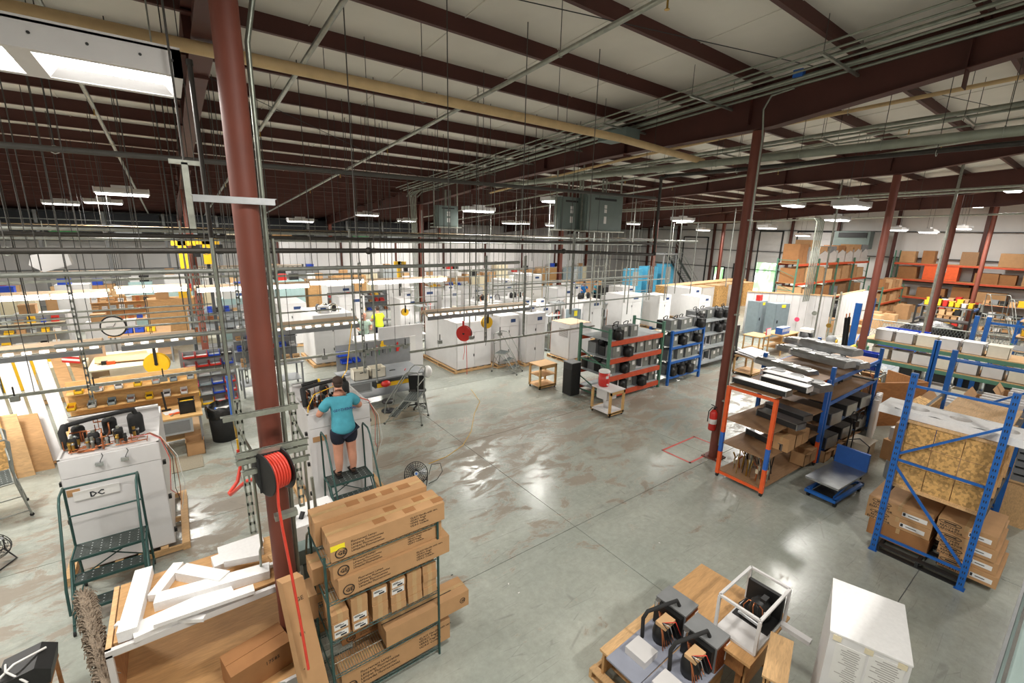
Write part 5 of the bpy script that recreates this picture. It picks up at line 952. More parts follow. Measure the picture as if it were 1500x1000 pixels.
for k, (x, y, z) in enumerate(((4.6, 18.2, 2.0), (12.6, 19.3, 1.75), (15.2, 20, 1.65), (22.5, 18.8, 1.45), (8.4, 15.4, 1.9), (16.3, 15.8, 2.05))):
    t = thing('compressor_set', 'cluster of compressors and fittings on the white unit, %s' % ['behind the near red column', 'right of the red reel', 'at the centre of the floor', 'behind the blue shelving', 'beneath the red hose reel', 'behind the orange rack'][k], 'fittings', (x, y, z))
    for j in range(3): part('compressor', G().lathe([(0, 0), (.09, 0), (.1, .2), (.05, .3), (0, .3)], 'black', 10, (-.35 + .3 * j, .1 * (j % 2), 0)), t)
    for j in range(5): a = rnd.uniform(-.5, .4); part('pipe_line', G().tube([(a, -.3, 0), (a, -.2, .2), (a + .25, 0, .3), (a + .3, .2, .05)], .015, n=6, m=rnd.choice(('copper', 'galv', 'label', 'cream'))), t)
t = thing('wall_panel_box', 'gray floor panel with a yellow warning sticker among white units', 'electrical box', (15.0, 15.2, 0)); part('enclosure', G().bb((-.35, -.15, .6), (.35, .15, 1.7), 'gray_blue'), t); part('sticker', G().bb((-.1, -.16, 1.4), (.1, -.15, 1.65), 'yellow_tape'), t); part('stand', G().bb((-.3, -.02, 0), (-.26, .02, .6), 'galv').bb((.26, -.02, 0), (.3, .02, .6), 'galv'), t)
# ---------------------------------------------------------------- bench with riser shelves, left
def bench(name, label, x0, x1, y0, y1, z, m, leg='gray'):
    t = thing(name, label, 'workbench', ((x0 + x1) / 2, (y0 + y1) / 2, 0)); a, b = (x1 - x0) / 2, (y1 - y0) / 2
    part('bench_top', G().bb((-a, -b, z - .04), (a, b, z), m), t); part('lower_shelf', G().bb((-a + .05, -b + .2, .3), (a - .05, b, .32), m), t)
    for x in (-a + .04, a - .08):
        for y in (-b + .04, b - .08): part('leg', G().bb((x, y, 0), (x + .05, y + .05, z - .04), leg), t)
    return t
t = bench('workbench', 'wooden workbench with riser shelves behind the nearest open unit', -2.2, .12, 12.0, 13.5, .9, 'bench_wood')
part('drawer_unit', G().bb((.15, -.72, .5), (.95, .2, .85), 'lgray'), t); part('drawer_front', G().bb((.2, -.735, .55), (.9, -.72, .8), 'gray'), t)
part('riser_back', G().bb((-1.16, .35, .9), (1.16, .38, 1.75), 'bench_wood'), t)
for z in (1.15, 1.5): part('riser_shelf', G().bb((-1.16, .1, z), (1.16, .36, z + .02), 'bench_wood'), t)
for k in range(14):
    m = ('yellow', 'yellow', 'lgray', 'white_paint', 'gray_blue', 'white_paint', 'lgray')[k % 7]; x = -2.15 + k * .165; z = 1.52 if k % 2 else 1.17
    g = G().bb((-.07, -.1, 0), (.07, .1, .012), m).bb((-.07, .09, 0), (.07, .1, .13), m).bb((-.07, -.1, 0), (.07, -.09, .07), m).bb((-.07, -.1, 0), (-.06, .1, .1), m).bb((.06, -.1, 0), (.07, .1, .1), m).box((0, 0, .05), (.1, .14, .04), 'dark' if k % 3 else 'copper')
    solo('parts_bin', '%s small open bin on the wooden bench riser, %s from the left' % ({'yellow': 'yellow', 'lgray': 'gray', 'white_paint': 'white', 'gray_blue': 'blue-gray'}[m], ORD[k]), 'bin', g, 'small bins on the bench riser', loc=(x, 12.95, z))
def tub(x, y, z, sx, sy, h, m, label, name='plastic_tub', fill=None, lid=False, group=None):
    g = G(); w = .015
    g.bb((-sx / 2, -sy / 2, 0), (sx / 2, sy / 2, w), m).bb((-sx / 2, -sy / 2, 0), (sx / 2, -sy / 2 + w, h), m).bb((-sx / 2, sy / 2 - w, 0), (sx / 2, sy / 2, h), m).bb((-sx / 2, -sy / 2, 0), (-sx / 2 + w, sy / 2, h), m).bb((sx / 2 - w, -sy / 2, 0), (sx / 2, sy / 2, h), m)
    g.bb((-sx / 2 - .012, -sy / 2 - .012, h - .02), (sx / 2 + .012, -sy / 2, h), m).bb((-sx / 2 - .012, sy / 2, h - .02), (sx / 2 + .012, sy / 2 + .012, h), m)
    g.box((0, -sy / 2 - .002, h * .75), (min(.1, sx * .3), .004, .025), 'dark')
    if fill: g.box((0, 0, h * .5), (sx * .85, sy * .85, h * .6), fill)
    if lid: g.box((0, 0, h), (sx + .03, sy + .03, .02), m)
    return solo(name, label, 'bin', g, group, loc=(x, y, z))
tub(-.15, 12.35, .9, .3, .3, .3, 'black', 'black square bin of yellow tools on the wooden bench', fill='yellow'); tub(-.95, 12.5, .9, .35, .25, .14, 'green', 'green tray on the wooden bench behind the open unit')
solo('paper_stack', 'white papers with an orange sheet on the wooden bench', 'papers', G().box((-.45, 12.45, .906), (.3, .22, .01), 'label', rz=.3).box((-.4, 12.3, .915), (.2, .1, .01), 'orange', rz=.2)); solo('soldering_stand', 'black instrument stand on the wooden bench', 'tool', G().box((-.55, 12.65, .91), (.18, .1, .02), 'black').cyl((-.55, 12.65, .92), (-.58, 12.7, 1.35), .02, n=8, m='black'))
solo('cable', 'green cable spool lying on the bench front', 'cable', G().lathe([(.0, 0), (.09, 0), (.09, .03), (0, .03)], 'green', 14, (-.95, 12.2, .9)))
carton((-.1, 12.0, 0), (.35, .4, .33), 'open brown carton on the floor under the wooden bench', open_=True); solo('floor_mat', 'gray anti fatigue mat under the wooden bench', 'mat', G().bb((-1.1, 11.1, 0), (.0, 11.9, .012), 'mat'))
t = thing('trash_can', 'big black trash can with a black liner beside the wooden bench', 'trash can', (.52, 12.45, 0)); part('can', G().lathe([(0, 0), (.27, 0), (.31, .85), (.3, .85), (.27, .1), (0, .1)], 'rubber', 20), t); g = G(); n = 24
ring = lambda r, z, a=.02: [((r + a * math.sin(i * 2.7 + z * 9)) * math.cos(2 * PI * i / n), (r + a * math.sin(i * 2.7 + z * 9)) * math.sin(2 * PI * i / n), z + .02 * math.sin(i * 1.9)) for i in range(n)]
vs = ring(.33, .62, .015) + ring(.34, .86) + ring(.3, .9) + ring(.22, .6); g.add(vs, [(j * n + i, j * n + (i + 1) % n, (j + 1) * n + (i + 1) % n, (j + 1) * n + i) for j in range(3) for i in range(n)], 'bag', True); part('liner', g, t); part('rubbish', G().box((.05, 0, .72), (.3, .25, .1), 'label', rot=(.2, .1, .4)).box((-.1, .05, .74), (.12, .1, .1), 'blue_paint', rot=(.3, .4, .1)), t)
# louvred bin stand
t = thing('bin_stand', 'louvred steel stand of red blue and yellow bins behind the trash can', 'bin stand', (.45, 14.6, 0)); part('louvre_panel', G().prism([(-.62, 0, .15), (.62, 0, .15), (.62, .25, 1.75), (-.62, .25, 1.75)], (0, .02, 0), 'gray'), t)
for x in (-.62, .62): part('stand_leg', G().bar((x, .02, 0), (x, .28, 1.8), .04, .04, 'gray').bar((x, .6, 0), (x, .28, 1.6), .03, .03, 'gray'), t)
k = 0
for r_ in range(6):
    for c_ in range(4):
        m = (('red', 'red', 'blue_bin', 'black'), ('red', 'red', 'red', 'blue_bin'), ('lgray', 'lgray', 'lgray', 'lgray'), ('pink', 'gray_blue', 'blue_bin', 'red'), ('yellow', 'lgray', 'blue_bin', 'red'), ('yellow', 'yellow', 'red', 'red'))[r_][c_]; z = 1.6 - r_ * .26; y = 14.6 + (z - .15) * .156
        g = G().prism([(-.135, 0, 0), (-.135, -.24, 0), (-.135, -.24, .06), (-.135, -.1, .13), (-.135, 0, .14)], (.01, 0, 0), m).prism([(.125, 0, 0), (.125, -.24, 0), (.125, -.24, .06), (.125, -.1, .13), (.125, 0, .14)], (.01, 0, 0), m).bb((-.13, -.24, 0), (.13, 0, .01), m).bb((-.13, -.24, 0), (.13, -.23, .06), m).bb((-.12, -.22, .01), (.12, -.02, .05), 'label' if (r_ + c_) % 2 else 'lgray')
        solo('stack_bin', '%s bin on the louvred stand, row %s from the top, %s from the left' % ({'red': 'red', 'blue_bin': 'blue', 'black': 'black', 'lgray': 'gray', 'pink': 'pink', 'gray_blue': 'blue-gray', 'yellow': 'yellow'}[m], ORD[r_], ORD[c_]), 'bin', g, 'bins on the louvred stand', loc=(-.02 + c_ * .29 + .04, y, z)); k += 1
def reel(c, m, label, r=.2, arm='black', hose=None, ax=0):
    t = thing('cord_reel', label, 'cord reel', c, ax, 'cord and hose reels over the benches')
    for s in (-1, 1): part('reel_disc', G().cyl((0, s * .05, 0), (0, s * .06, 0), r, n=22, m=m), t)
    part('reel_core', G().cyl((0, -.05, 0), (0, .05, 0), r * .85, n=22, m=hose or 'black'), t); part('hub', G().cyl((0, -.075, 0), (0, -.06, 0), r * .15, n=10, m='black'), t); part('mount_arm', G().bar((0, -.07, r * .1), (0, -.07, r + .15), .06, .02, arm).bar((0, 0, r + .14), (0, 0, r + .45), .03, .03, 'galv_dull').cyl((0, 0, r + .4), (0, 0, roof_z(c[1]) - c[2] - .01), .008, n=5, m='rod_gray'), t)
    part('cord_tail', G().tube([(0, .0, -r), (.01, 0, -r - .35), (-.04, 0, -r - .6)], .008, n=5, m=hose or 'black'), t)
reel(aty(230, 532, 13.6), 'yellow', 'yellow cord reel with a black arm above the wooden bench', .26, ax=-.2); reel(aty(713, 472, 12.4), 'yellow', 'yellow cord reel right of the red hose reel', .2); reel(aty(680, 488, 11.6), 'red', 'red hose reel hung over the big blank white unit', .24, 'red', 'hose_red', ax=-.9)
reel(aty(593, 457, 17.5), 'yellow', 'small yellow reel right of the lime shirted worker', .15)
solo('hose', 'red air hose dangling below the red hose reel', 'hose', G().tube([aty(682, 494, 11.6), aty(683, 505, 11.5), aty(684, 530, 11.5), aty(684, 548, 11.4)], .01, n=6, m='hose_red'))
# clock, flag, hanging bits
c = aty(166, 478, 15); t = thing('wall_clock', 'round white clock with a black rim hung from the struts', 'clock', c, -.15); part('clock_rim', G().cyl((0, 0, 0), (0, .05, 0), .27, n=28, m='black'), t); part('dial', G().cyl((0, -.006, 0), (0, 0, 0), .235, n=28, m='label'), t); part('hand', G().bar((0, -.01, 0), (-.14, -.01, .0), .012, .004, 'ink').bar((0, -.01, 0), (.06, -.01, .1), .016, .004, 'ink'), t); part('hanger', G().cyl((0, .02, .26), (0, .02, 1.2), .01, n=5, m='galv'), t)
c = aty(101, 513, 14); t = thing('flag', 'small striped stars and stripes flag hanging at left', 'flag', c, -.2)
for i in range(9): part('stripe', G().prism([(-.16 + .0 * i, 0, .18 - i * .05), (.16, -.03, .13 - i * .05), (.16, -.03, .08 - i * .05), (-.16, 0, .13 - i * .05)], (0, .006, 0), 'red' if i % 2 == 0 else 'label'), t)
part('canton', G().prism([(-.165, -.006, .19), (0.0, -.02, .165), (0.0, -.02, -.03), (-.165, -.006, .0)], (0, .004, 0), 'gray_blue'), t); part('flag_pole', G().cyl((-.17, 0, -.25), (-.17, 0, .5), .008, n=6, m='pine'), t)
# leaning doors and panels at left
for k in range(7):
    x = -4.0 + k * .26; m = 'white_sheet' if k < 5 else 'ply'
    g = G().prism([(0, 0, 0), (.22, 0, 0), (-.25, 1.3, 2.25), (-.47, 1.3, 2.25)], (0, .03, .02), m)
    if k < 5: g.prism([(.005, -.03, .02), (.215, -.03, .02), (.21, .0, .06), (0, .0, .06)], (-.02, .05, 0), 'ply')
    solo('leaning_panel', '%s long panel leaning at the left edge, %s from the left' % ('white faced' if k < 5 else 'bare wooden', ORD[k]), 'panel', g, 'long panels leaning at the left edge', loc=(x + .5 + k * .02, 13.0, 0))
for k, (x, y, m) in enumerate(((-3.5, 12.55, 'osb'), (-3.25, 12.6, 'pine'), (-2.98, 12.75, 'ply'))):
    solo('leaning_panel', ['particle board panel leaning behind the steel stair', 'light pine panel leaning before the white panels', 'short wooden frame panel leaning over the white panels'][k], 'panel', G().prism([(0, 0, 0), (.42, 0, 0), (.2, .7, 1.25 - .1 * k), (-.25, .7, 1.25 - .1 * k)], (0, .03, .01), m), 'long panels leaning at the left edge', loc=(x, y, 0))
pallet((-2.95, 18.2, 0), 1.2, 1.0, 0, 'pallet stacked with cream boards at left')
for k in range(6): solo('board_stack', 'stack of cream boards on the left pallet, layer %s from the floor' % ORD[k], 'boards', G().bb((-.55 + .02 * (k % 2), -.45, 0), (.5, .4, .15), 'cream'), 'cream board layers', loc=(-2.98, 18.2, .126 + k * .155))
solo('wrapped_sheet', 'large pale board standing behind the cream stack', 'board', G().bb((-3.3, 18.9, 0), (-2.1, 18.96, 1.5), 'shelf_tan'))
t = bench('workbench', 'second wooden workbench farther back under the clock', -2.4, -.8, 17.2, 19.6, .95, 'cream', 'cream')
solo('cardboard_sheet', 'brown cardboard sheets spread on the farther bench', 'cardboard', G().box((-1.7, 18.6, .97), (1.3, 1.0, .02), 'carton_light', rz=.1).box((-1.6, 18.2, 1.0), (1.2, .8, .02), 'carton_light', rz=-.1)); solo('power_drill', 'orange and black drill lying on the farther bench', 'tool', G().box((-1.9, 17.8, 1.0), (.2, .1, .1), 'orange').box((-2.05, 17.85, 1.0), (.15, .1, .12), 'black'))
tub(-.7, 16.2, 0, .9, .5, .75, 'green', 'dark green crate under the yellow cord reel'); tub(-4.0, 20, 0, 1.3, .8, 1.2, 'yellow', 'orange bin at the left edge behind the flag'); 
for k in range(3): tub(-1.65 + k * .33, 17.5 + 4, 1.2, .28, .3, .2, ('blue_bin', 'blue_bin', 'yellow')[k], '%s bin in the row under the clock, %s from the left' % (('blue', 'blue', 'yellow')[k], ORD[k]))
t = bench('workbench', 'tall shelf bench under the row of blue bins', -2.2, -.4, 21, 22.4, 1.2, 'ply')
# left steel stair and step ladders
step_ladder((-2.95, 11.0, 0), R(-75), 'rolling stair with perforated treads at the left edge', steps=3, w=.7, rise=.24, top=1.5, m='galv_dull')
t = step_ladder((4.85, 10.9, 0), R(-130), 'empty rolling step ladder near the office chair', steps=3, w=.7, rise=.24, top=1.5, m='galv_dull')
step_ladder((9.6, 13.4, 0), R(30), 'distant step ladder before the white units', steps=3, w=.55, rise=.25, top=1.5, m='galv_dull')
# ---------------------------------------------------------------- gray bench with pegboard, chair
t = bench('workbench', 'gray steel bench with a tool pegboard behind the man in teal', 3.5, 5.9, 12.3, 13.6, .9, 'bench_gray', 'bench_gray')
pb = part('pegboard', G().bb((-1.15, .5, .95), (1.2, .53, 1.75), 'gray'), t); part('drawer_unit', G().bb((-1.15, -.62, .55), (-.5, .2, .86), 'lgray'), t); part('drawer_front', G().bb((-1.1, -.635, .6), (-.55, -.62, .82), 'gray'), t)
part('yellow_strip', G().bb((-.35, -.63, .62), (.7, -.6, .74), 'yellow'), t, label='yellow and black striped shelf edge'); part('mid_shelf', G().bb((-.4, -.6, .6), (.8, .4, .62), 'gray'), t)
solo('standing_panel', 'tall white panel standing behind the gray bench', 'panel', G().bb((5.3, 14.6, 0), (6.9, 14.7, 1.9), 'white_sheet').bb((6.2, 14.55, .9), (6.6, 14.6, 1.5), 'label'))  # plain white panel standing on the floor behind the bench
for k, (x, z, d, m, nm, lab) in enumerate(((3.7, 1.45, (.3, .1, .12), 'blue_bin', 'stack_bin', 'blue bin hooked at the left of the pegboard, upper'), (3.8, 1.22, (.3, .1, .12), 'blue_bin', 'stack_bin', 'blue bin hooked at the left of the pegboard, lower left'), (4.1, 1.22, (.2, .1, .12), 'blue_bin', 'stack_bin', 'blue bin hooked at the left of the pegboard, lower right'), (4.95, 1.5, (.12, .05, .25), 'yellow', 'glove', 'yellow glove hanging on the pegboard'), (4.75, 1.45, (.06, .04, .18), 'red', 'clamp', 'red clamp hanging on the pegboard'), (5.45, 1.35, (.08, .05, .3), 'red', 'power_drill', 'red drill hanging at the right of the pegboard'))):
    g = G()
    if nm == 'stack_bin': g.bb((-d[0] / 2, -d[1] - .1, 0), (d[0] / 2, 0, .01), m).bb((-d[0] / 2, -d[1] - .1, 0), (d[0] / 2, -d[1] - .09, .06), m).bb((-d[0] / 2, -.01, 0), (d[0] / 2, 0, d[2]), m).bb((-d[0] / 2, -.2, 0), (-d[0] / 2 + .01, 0, .09), m).bb((d[0] / 2 - .01, -.2, 0), (d[0] / 2, 0, .09), m)
    else: g.prism([(-d[0] / 2, 0, 0), (d[0] / 2, 0, 0), (d[0] * .3, 0, d[2]), (-d[0] * .2, 0, d[2] * .9)], (0, -.04, 0), m).bar((-d[0] * .5, -.02, d[2] * .5), (d[0], -.02, d[2] * .3), .03, .03, m)
    solo(nm, lab, 'tool' if nm != 'stack_bin' else 'bin', g, loc=(x, 13.43, z))
for k in range(9): solo('hand_tool', 'hand tool hanging on the gray pegboard, %s from the left' % ORD[k], 'tool', G().bar((0, 0, 0), (0, 0, .16 + .03 * (k % 3)), .02, .015, ('black', 'chrome', 'green')[k % 3]).box((0, 0, .18), (.04, .015, .04), 'steel'), 'hand tools on the gray pegboard', loc=(4.25 + k * .12, 13.42, 1.35 - .05 * (k % 2)))
tub(3.95, 12.6, .9, .42, .36, .3, 'plastic_tub', 'left cream plastic tub on the gray bench'); tub(4.45, 12.6, .9, .42, .36, .3, 'plastic_tub', 'right cream plastic tub on the gray bench')
solo('spray_bottle', 'small bottle with a blue label on the gray bench', 'bottle', G().lathe([(0, 0), (.04, 0), (.04, .12), (.015, .16), (.015, .2), (0, .2)], 'label', 10).lathe([(.041, .03), (.041, .09)], 'blue_paint', 10), loc=(3.62, 12.9, .9))
solo('safety_helmet', 'red bump cap lying under the gray bench', 'helmet', G().ball((0, 0, 0), (.15, .12, .1), 'red', 14, 7), loc=(4.6, 12.3, .72))
t = thing('office_chair', 'black office chair beside the gray bench', 'chair', (5.35, 11.75, 0), R(150)); part('seat', G().lathe([(0, .5), (.24, .5), (.26, .53), (.24, .57), (0, .58)], 'black', 18), t); part('backrest', G().prism([(-.2, .22, .65), (.2, .22, .65), (.22, .3, 1.1), (-.22, .3, 1.1)], (0, .05, 0), 'black'), t); part('gas_column', G().cyl((0, 0, .1), (0, 0, .5), .03, n=10, m='black'), t); part('back_stem', G().bar((0, .15, .5), (0, .28, .75), .05, .02, 'black'), t)
for k in range(5): a = k * 2 * PI / 5; part('base_arm', G().bar((0, 0, .1), (.28 * math.cos(a), .28 * math.sin(a), .06), .04, .03, 'black'), t); part('caster', G().cyl((.28 * math.cos(a), .28 * math.sin(a) - .02, .03), (.28 * math.cos(a), .28 * math.sin(a) + .02, .03), .03, n=10, m='rubber'), t)
solo('stool', 'low round black wheeled stool under the gray bench', 'stool', G().lathe([(0, .3), (.18, .3), (.18, .35), (0, .36)], 'black', 16).cyl((0, 0, .05), (0, 0, .3), .025, n=8, m='chrome').lathe([(0, .02), (.2, .02), (.2, .05), (0, .06)], 'dark', 16), loc=(4.5, 11.9, 0))
solo('floor_mat', 'brown anti fatigue mat at the gray bench', 'mat', G().bb((3.7, 11.2, 0), (5.2, 12.3, .012), 'mat'))
person('person', 'person in a lime green shirt standing at the far bench', (7.15, 19.6, 0), R(10), 'lime', 'navy', long_pants=True); person('person', 'man in a mint shirt leaning over the bench behind the struts', (6.1, 18.6, 0), R(170), 'mint', 'navy', long_pants=True, hair='skin', lean=.16)
person('person', 'left of two far workers, in a royal blue shirt', (24.6, 24.0, 0), R(150), 'royal', 'navy', long_pants=True); person('person', 'right of two far workers, in a teal shirt', (25.6, 23.8, 0), R(200), 'teal', 'navy', long_pants=True)
bench('workbench', 'long white bench between the far workers and the struts', 5.2, 8.2, 16.9, 18.0, .95, 'white_sheet', 'bench_gray')
t = thing('osb_cart', 'small particle board box on casters behind the white bench', 'cart', (9.2, 17.6, 0)); part('box_walls', G().bb((-.4, -.3, .1), (.4, .3, 1.0), 'osb'), t); part('top_frame', G().bb((-.42, -.32, .95), (.42, .32, 1.02), 'pine'), t)
for x in (-.35, .35): part('caster', G().cyl((x - .02, -.25, .05), (x + .02, -.25, .05), .05, n=10, m='rubber'), t)
# ---------------------------------------------------------------- cooler on its stand, small cart, dark cabinet
def wood_cart(loc, sx, sy, h, label, top='carton_light', mid=True, m='bench_wood'):
    t = thing('wooden_cart', label, 'cart', loc); a, b = sx / 2, sy / 2
    part('cart_top', G().bb((-a, -b, h - .03), (a, b, h), top), t)
    for x in (-a, a - .06):
        for y in (-b, b - .06): part('leg', G().bb((x, y, .06), (x + .06, y + .06, h - .03), m), t)
    part('bottom_shelf', G().bb((-a, -b, .1), (a, b, .13), top), t)
    for y in (-b, b - .03): part('rail', G().bb((-a, y, h - .12), (a, y + .03, h - .03), m), t); part('rail', G().bb((-a, y, .06), (a, y + .03, .14), m), t)
    if mid: part('middle_shelf', G().bb((-a, -b, h * .55), (a, b, h * .55 + .02), top), t)
    for x in (-a + .04, a - .04):
        for y in (-b + .04, b - .04): part('caster', G().cyl((x, y - .015, .03), (x, y + .015, .03), .03, n=10, m='rubber'), t)
    return t
wood_cart((9.85, 8.35, 0), .62, .75, .8, 'wooden rolling stand carrying the red drink cooler', 'white_sheet', False)
t = thing('drink_cooler', 'red round drink cooler with a white lid on the wooden stand', 'cooler', (9.8, 8.5, .8)); part('cooler_body', G().lathe([(0, 0), (.14, 0), (.16, .04), (.165, .42), (0, .42)], 'red', 20), t); part('lid', G().lathe([(.17, .42), (.17, .46), (.14, .49), (0, .5)], 'label', 20), t); part('spigot', G().box((-.03, -.17, .08), (.04, .06, .04), 'label'), t); part('side_label', G().box((-.05, -.163, .3), (.1, .01, .08), 'label'), t); part('handle', G().box((.1, -.14, .35), (.08, .04, .03), 'label'), t)
solo('white_pail', 'white pail inside the cooler stand', 'pail', G().lathe([(0, 0), (.1, 0), (.13, .3), (.12, .3), (0, .05)], 'white_paint', 14), loc=(9.9, 8.4, .13)); solo('white_box', 'white box hanging below the cooler stand top', 'box', G().bb((-.22, -.2, 0), (.2, .2, .28), 'white_paint'), loc=(9.85, 8.4, .45))
wood_cart((9.75, 11.2, 0), .75, .6, .85, 'small wooden cart left of the dark cabinet', 'carton_light')
t = thing('dark_cabinet', 'black low cabinet left of the green and orange rack', 'cabinet', (10.05, 10.1, 0)); part('cabinet_body', G().bb((-.2, -.2, .02), (.2, .2, 1.1), 'dark'), t); part('door', G().bb((-.21, -.18, .05), (-.2, .18, .9), 'black'), t); part('steel_top', G().bb((-.21, -.21, 1.1), (.21, .21, 1.12), 'gray'), t)
# ---------------------------------------------------------------- racks of condensing units at centre
def cond_proto():
    t = thing('condensing_unit', 'p', 'machine'); part('casing', G().bb((-.17, -.2, 0), (.17, .12, .36), 'gray'), t); part('side_rim', G().bb((-.18, -.21, 0), (.18, -.2, .37), 'galv_dull'), t); part('paper_tag', G().bb((-.02, -.216, .2), (.1, -.21, .33), 'label'), t)
    part('fan_motor', G().lathe([(0, 0), (.12, 0), (.13, .2), (.08, .3), (0, .3)], 'black', 10, (-.02, .28, 0)).box((-.1, .25, .15), (.2, .25, .3), 'black'), t); part('hose_loop', G().tube([(-.16, .1, .3), (-.2, .1, .42), (-.05, .12, .46), (.1, .15, .44), (.12, .2, .3)], .015, n=6, m='rubber'), t); return t
def frame_proto():
    t = thing('condensing_unit', 'p', 'machine'); g = G()
    for a in (-.24, .22):
        for b in (-.22, .2): part('frame_post', G().bb((a, b, 0), (a + .025, b + .025, .4), 'white_paint'), t)
    part('frame_top', G().bb((-.24, -.22, .38), (.245, -.195, .4), 'white_paint').bb((-.24, .2, .38), (.245, .225, .4), 'white_paint').bb((-.24, -.22, .38), (-.215, .225, .4), 'white_paint').bb((.22, -.22, .38), (.245, .225, .4), 'white_paint').bb((-.24, -.22, 0), (.245, .225, .02), 'white_paint'), t)
    part('compressor', G().lathe([(0, 0), (.12, 0), (.13, .15), (.06, .25), (0, .26)], 'black', 10, (0, 0, .02)).box((.1, .1, .15), (.15, .12, .2), 'dark'), t); return t
CP = cond_proto(); FP = frame_proto(); used = {'c': 0, 'f': 0}
def place_cond(x, y, z, label, group, white=False, rz=0):
    pr, k = (FP, 'f') if white else (CP, 'c')
    if not used[k]: used[k] = 1; pr.location = (x, y, z); pr.rotation_euler.z = rz; pr['label'] = label; pr['group'] = group; return pr
    return dup(pr, (x, y, z), rz, label, group)
def rack(name, label, x0, x1, y0, y1, h, shelves, post, beam, deck='lgray', r=.04, bh=.11, top_over=0, braces=True, cat='storage rack'):
    t = thing(name, label, cat, ((x0 + x1) / 2, (y0 + y1) / 2, 0)); a, b = (x1 - x0) / 2, (y1 - y0) / 2
    for x in (-a, a):
        for y in (-b, b): part('rack_post', G().bb((x - r, y - r, 0), (x + r, y + r, h), post), t)
        if braces:
            zz = 0.15
            while zz < h - .5: part('end_brace', G().bar((x, -b, zz), (x, b, zz + .45), .03, .03, post), t); zz += .9
            for z in (.12, h * .5, h - .1): part('end_rail', G().bb((x - .02, -b, z - .02), (x + .02, b, z + .02), post), t)
    for z in shelves:
        for y in (-b, b): part('shelf_beam', G().bb((-a + r, y - .03, z - bh), (a - r, y + .03, z), beam), t)
        if deck: part('shelf_deck', G().bb((-a + .02, -b + .02, z), (a - .02, b - .02, z + .018), deck), t)
    return t
rack('pallet_rack', 'green posted rack with orange beams full of condensing units', 10.45, 13.15, 8.95, 10.2, 2.35, (.25, .8, 1.37, 1.95), 'green_rack', 'beam_orange', bh=.15)
nm = ['bottom', 'second', 'third', 'top']
for s, z in enumerate((.268, .818, 1.388, 1.968)):
    for k in range((6, 6, 6, 3)[s]):
        for row in ((0, 1) if s in (1, 2) else (0,)):
            place_cond(10.85 + k * .42 + random.uniform(-.05, .05), 9.25 + row * .6 + random.uniform(-.06, .1), z, 'condensing unit on the %s orange shelf, %s row, %s from the left' % (nm[s], ('front', 'rear')[row], ORD[k]), 'condensing units on the orange rack', white=(s, k) in ((1, 3), (0, 0)), rz=PI if random.random() < .3 else 0)
rack('pallet_rack', 'blue shelving full of condensing units right of the orange rack', 13.55, 15.5, 8.85, 9.75, 1.98, (.3, .85, 1.38, 1.93), 'blue', 'blue', bh=.07, braces=False)
for s, z in enumerate((.318, .868, 1.398, 1.948)):
    for k in range(4): place_cond(13.85 + k * .46 + random.uniform(-.04, .04), 9.15 + random.uniform(-.05, .08), z, 'condensing unit on the %s blue shelf, %s from the left' % (nm[s], ORD[k]), 'condensing units on the blue shelving', rz=PI if random.random() < .25 else 0)
rack('pallet_rack', 'gray shelving full of condensing units beyond the blue one', 15.75, 18.6, 9.3, 10.3, 2.05, (.3, .9, 1.45, 2.0), 'gray', 'lgray', bh=.07, braces=False)
for s, z in enumerate((.318, .918, 1.468, 2.018)):
    for k in range(6): place_cond(16.0 + k * .46 + random.uniform(-.04, .04), 9.6 + random.uniform(-.05, .1), z, 'condensing unit on the %s gray shelf, %s from the left' % (nm[s], ORD[k]), 'condensing units on the gray shelving', white=(s in (0, 1) and k < 3), rz=PI if random.random() < .25 else 0)
wood_cart((17.6, 8.0, 0), 1.0, .75, .75, 'wooden cart with a white sheet, just right of the middle column', 'carton_light', False, 'bench_wood'); solo('white_sheet_stack', 'curled white sheets on the wooden cart by the column', 'sheets', G().prism([(-.55, -.4, 0), (.55, -.45, .02), (.6, .35, .1), (-.5, .4, .08)], (0, 0, .03), 'white_sheet').prism([(-.5, -.4, .06), (.6, -.4, .08), (.62, .3, .16), (-.4, .35, .14)], (0, 0, .02), 'white_sheet'), loc=(17.65, 8.0, .75))
# desk area at the gray panels
t = bench('workbench', 'wooden bench with pigeonholes by the gray floor panels', 21.6, 23.2, 8.5, 9.4, .95, 'bench_wood', 'bench_wood'); part('side_panel', G().bb((.72, -.42, 0), (.78, .42, .91), 'bench_wood'), t); part('mid_shelf', G().bb((-.75, -.42, .6), (.75, .4, .62), 'bench_wood'), t)
t = bench('workbench', 'small wooden bench with a pink folder by the column', 20.3, 21.3, 8.9, 9.7, .95, 'bench_wood', 'bench_wood')
for k in range(6): solo('binder', 'blue and white binder standing on the pigeonhole bench, %s from the left' % ORD[k], 'binder', G().bb((-.06, -.15, 0), (.06, .15, .3), 'blue_paint').bb((-.04, -.152, .12), (.04, -.15, .26), 'label').bb((-.055, -.14, .3), (.055, .14, .302), 'label'), 'binders on the pigeonhole bench', loc=(21.8 + k * .13, 8.8, .95))
solo('folder', 'pink folder standing on the small wooden bench', 'folder', G().bb((-.2, 0, 0), (.2, .03, .3), 'pink').prism([(-.19, -.03, 0), (.19, -.03, 0), (.19, -.005, .28), (-.19, -.005, .28)], (0, .004, 0), 'label'), loc=(21.2, 9.0, .95))
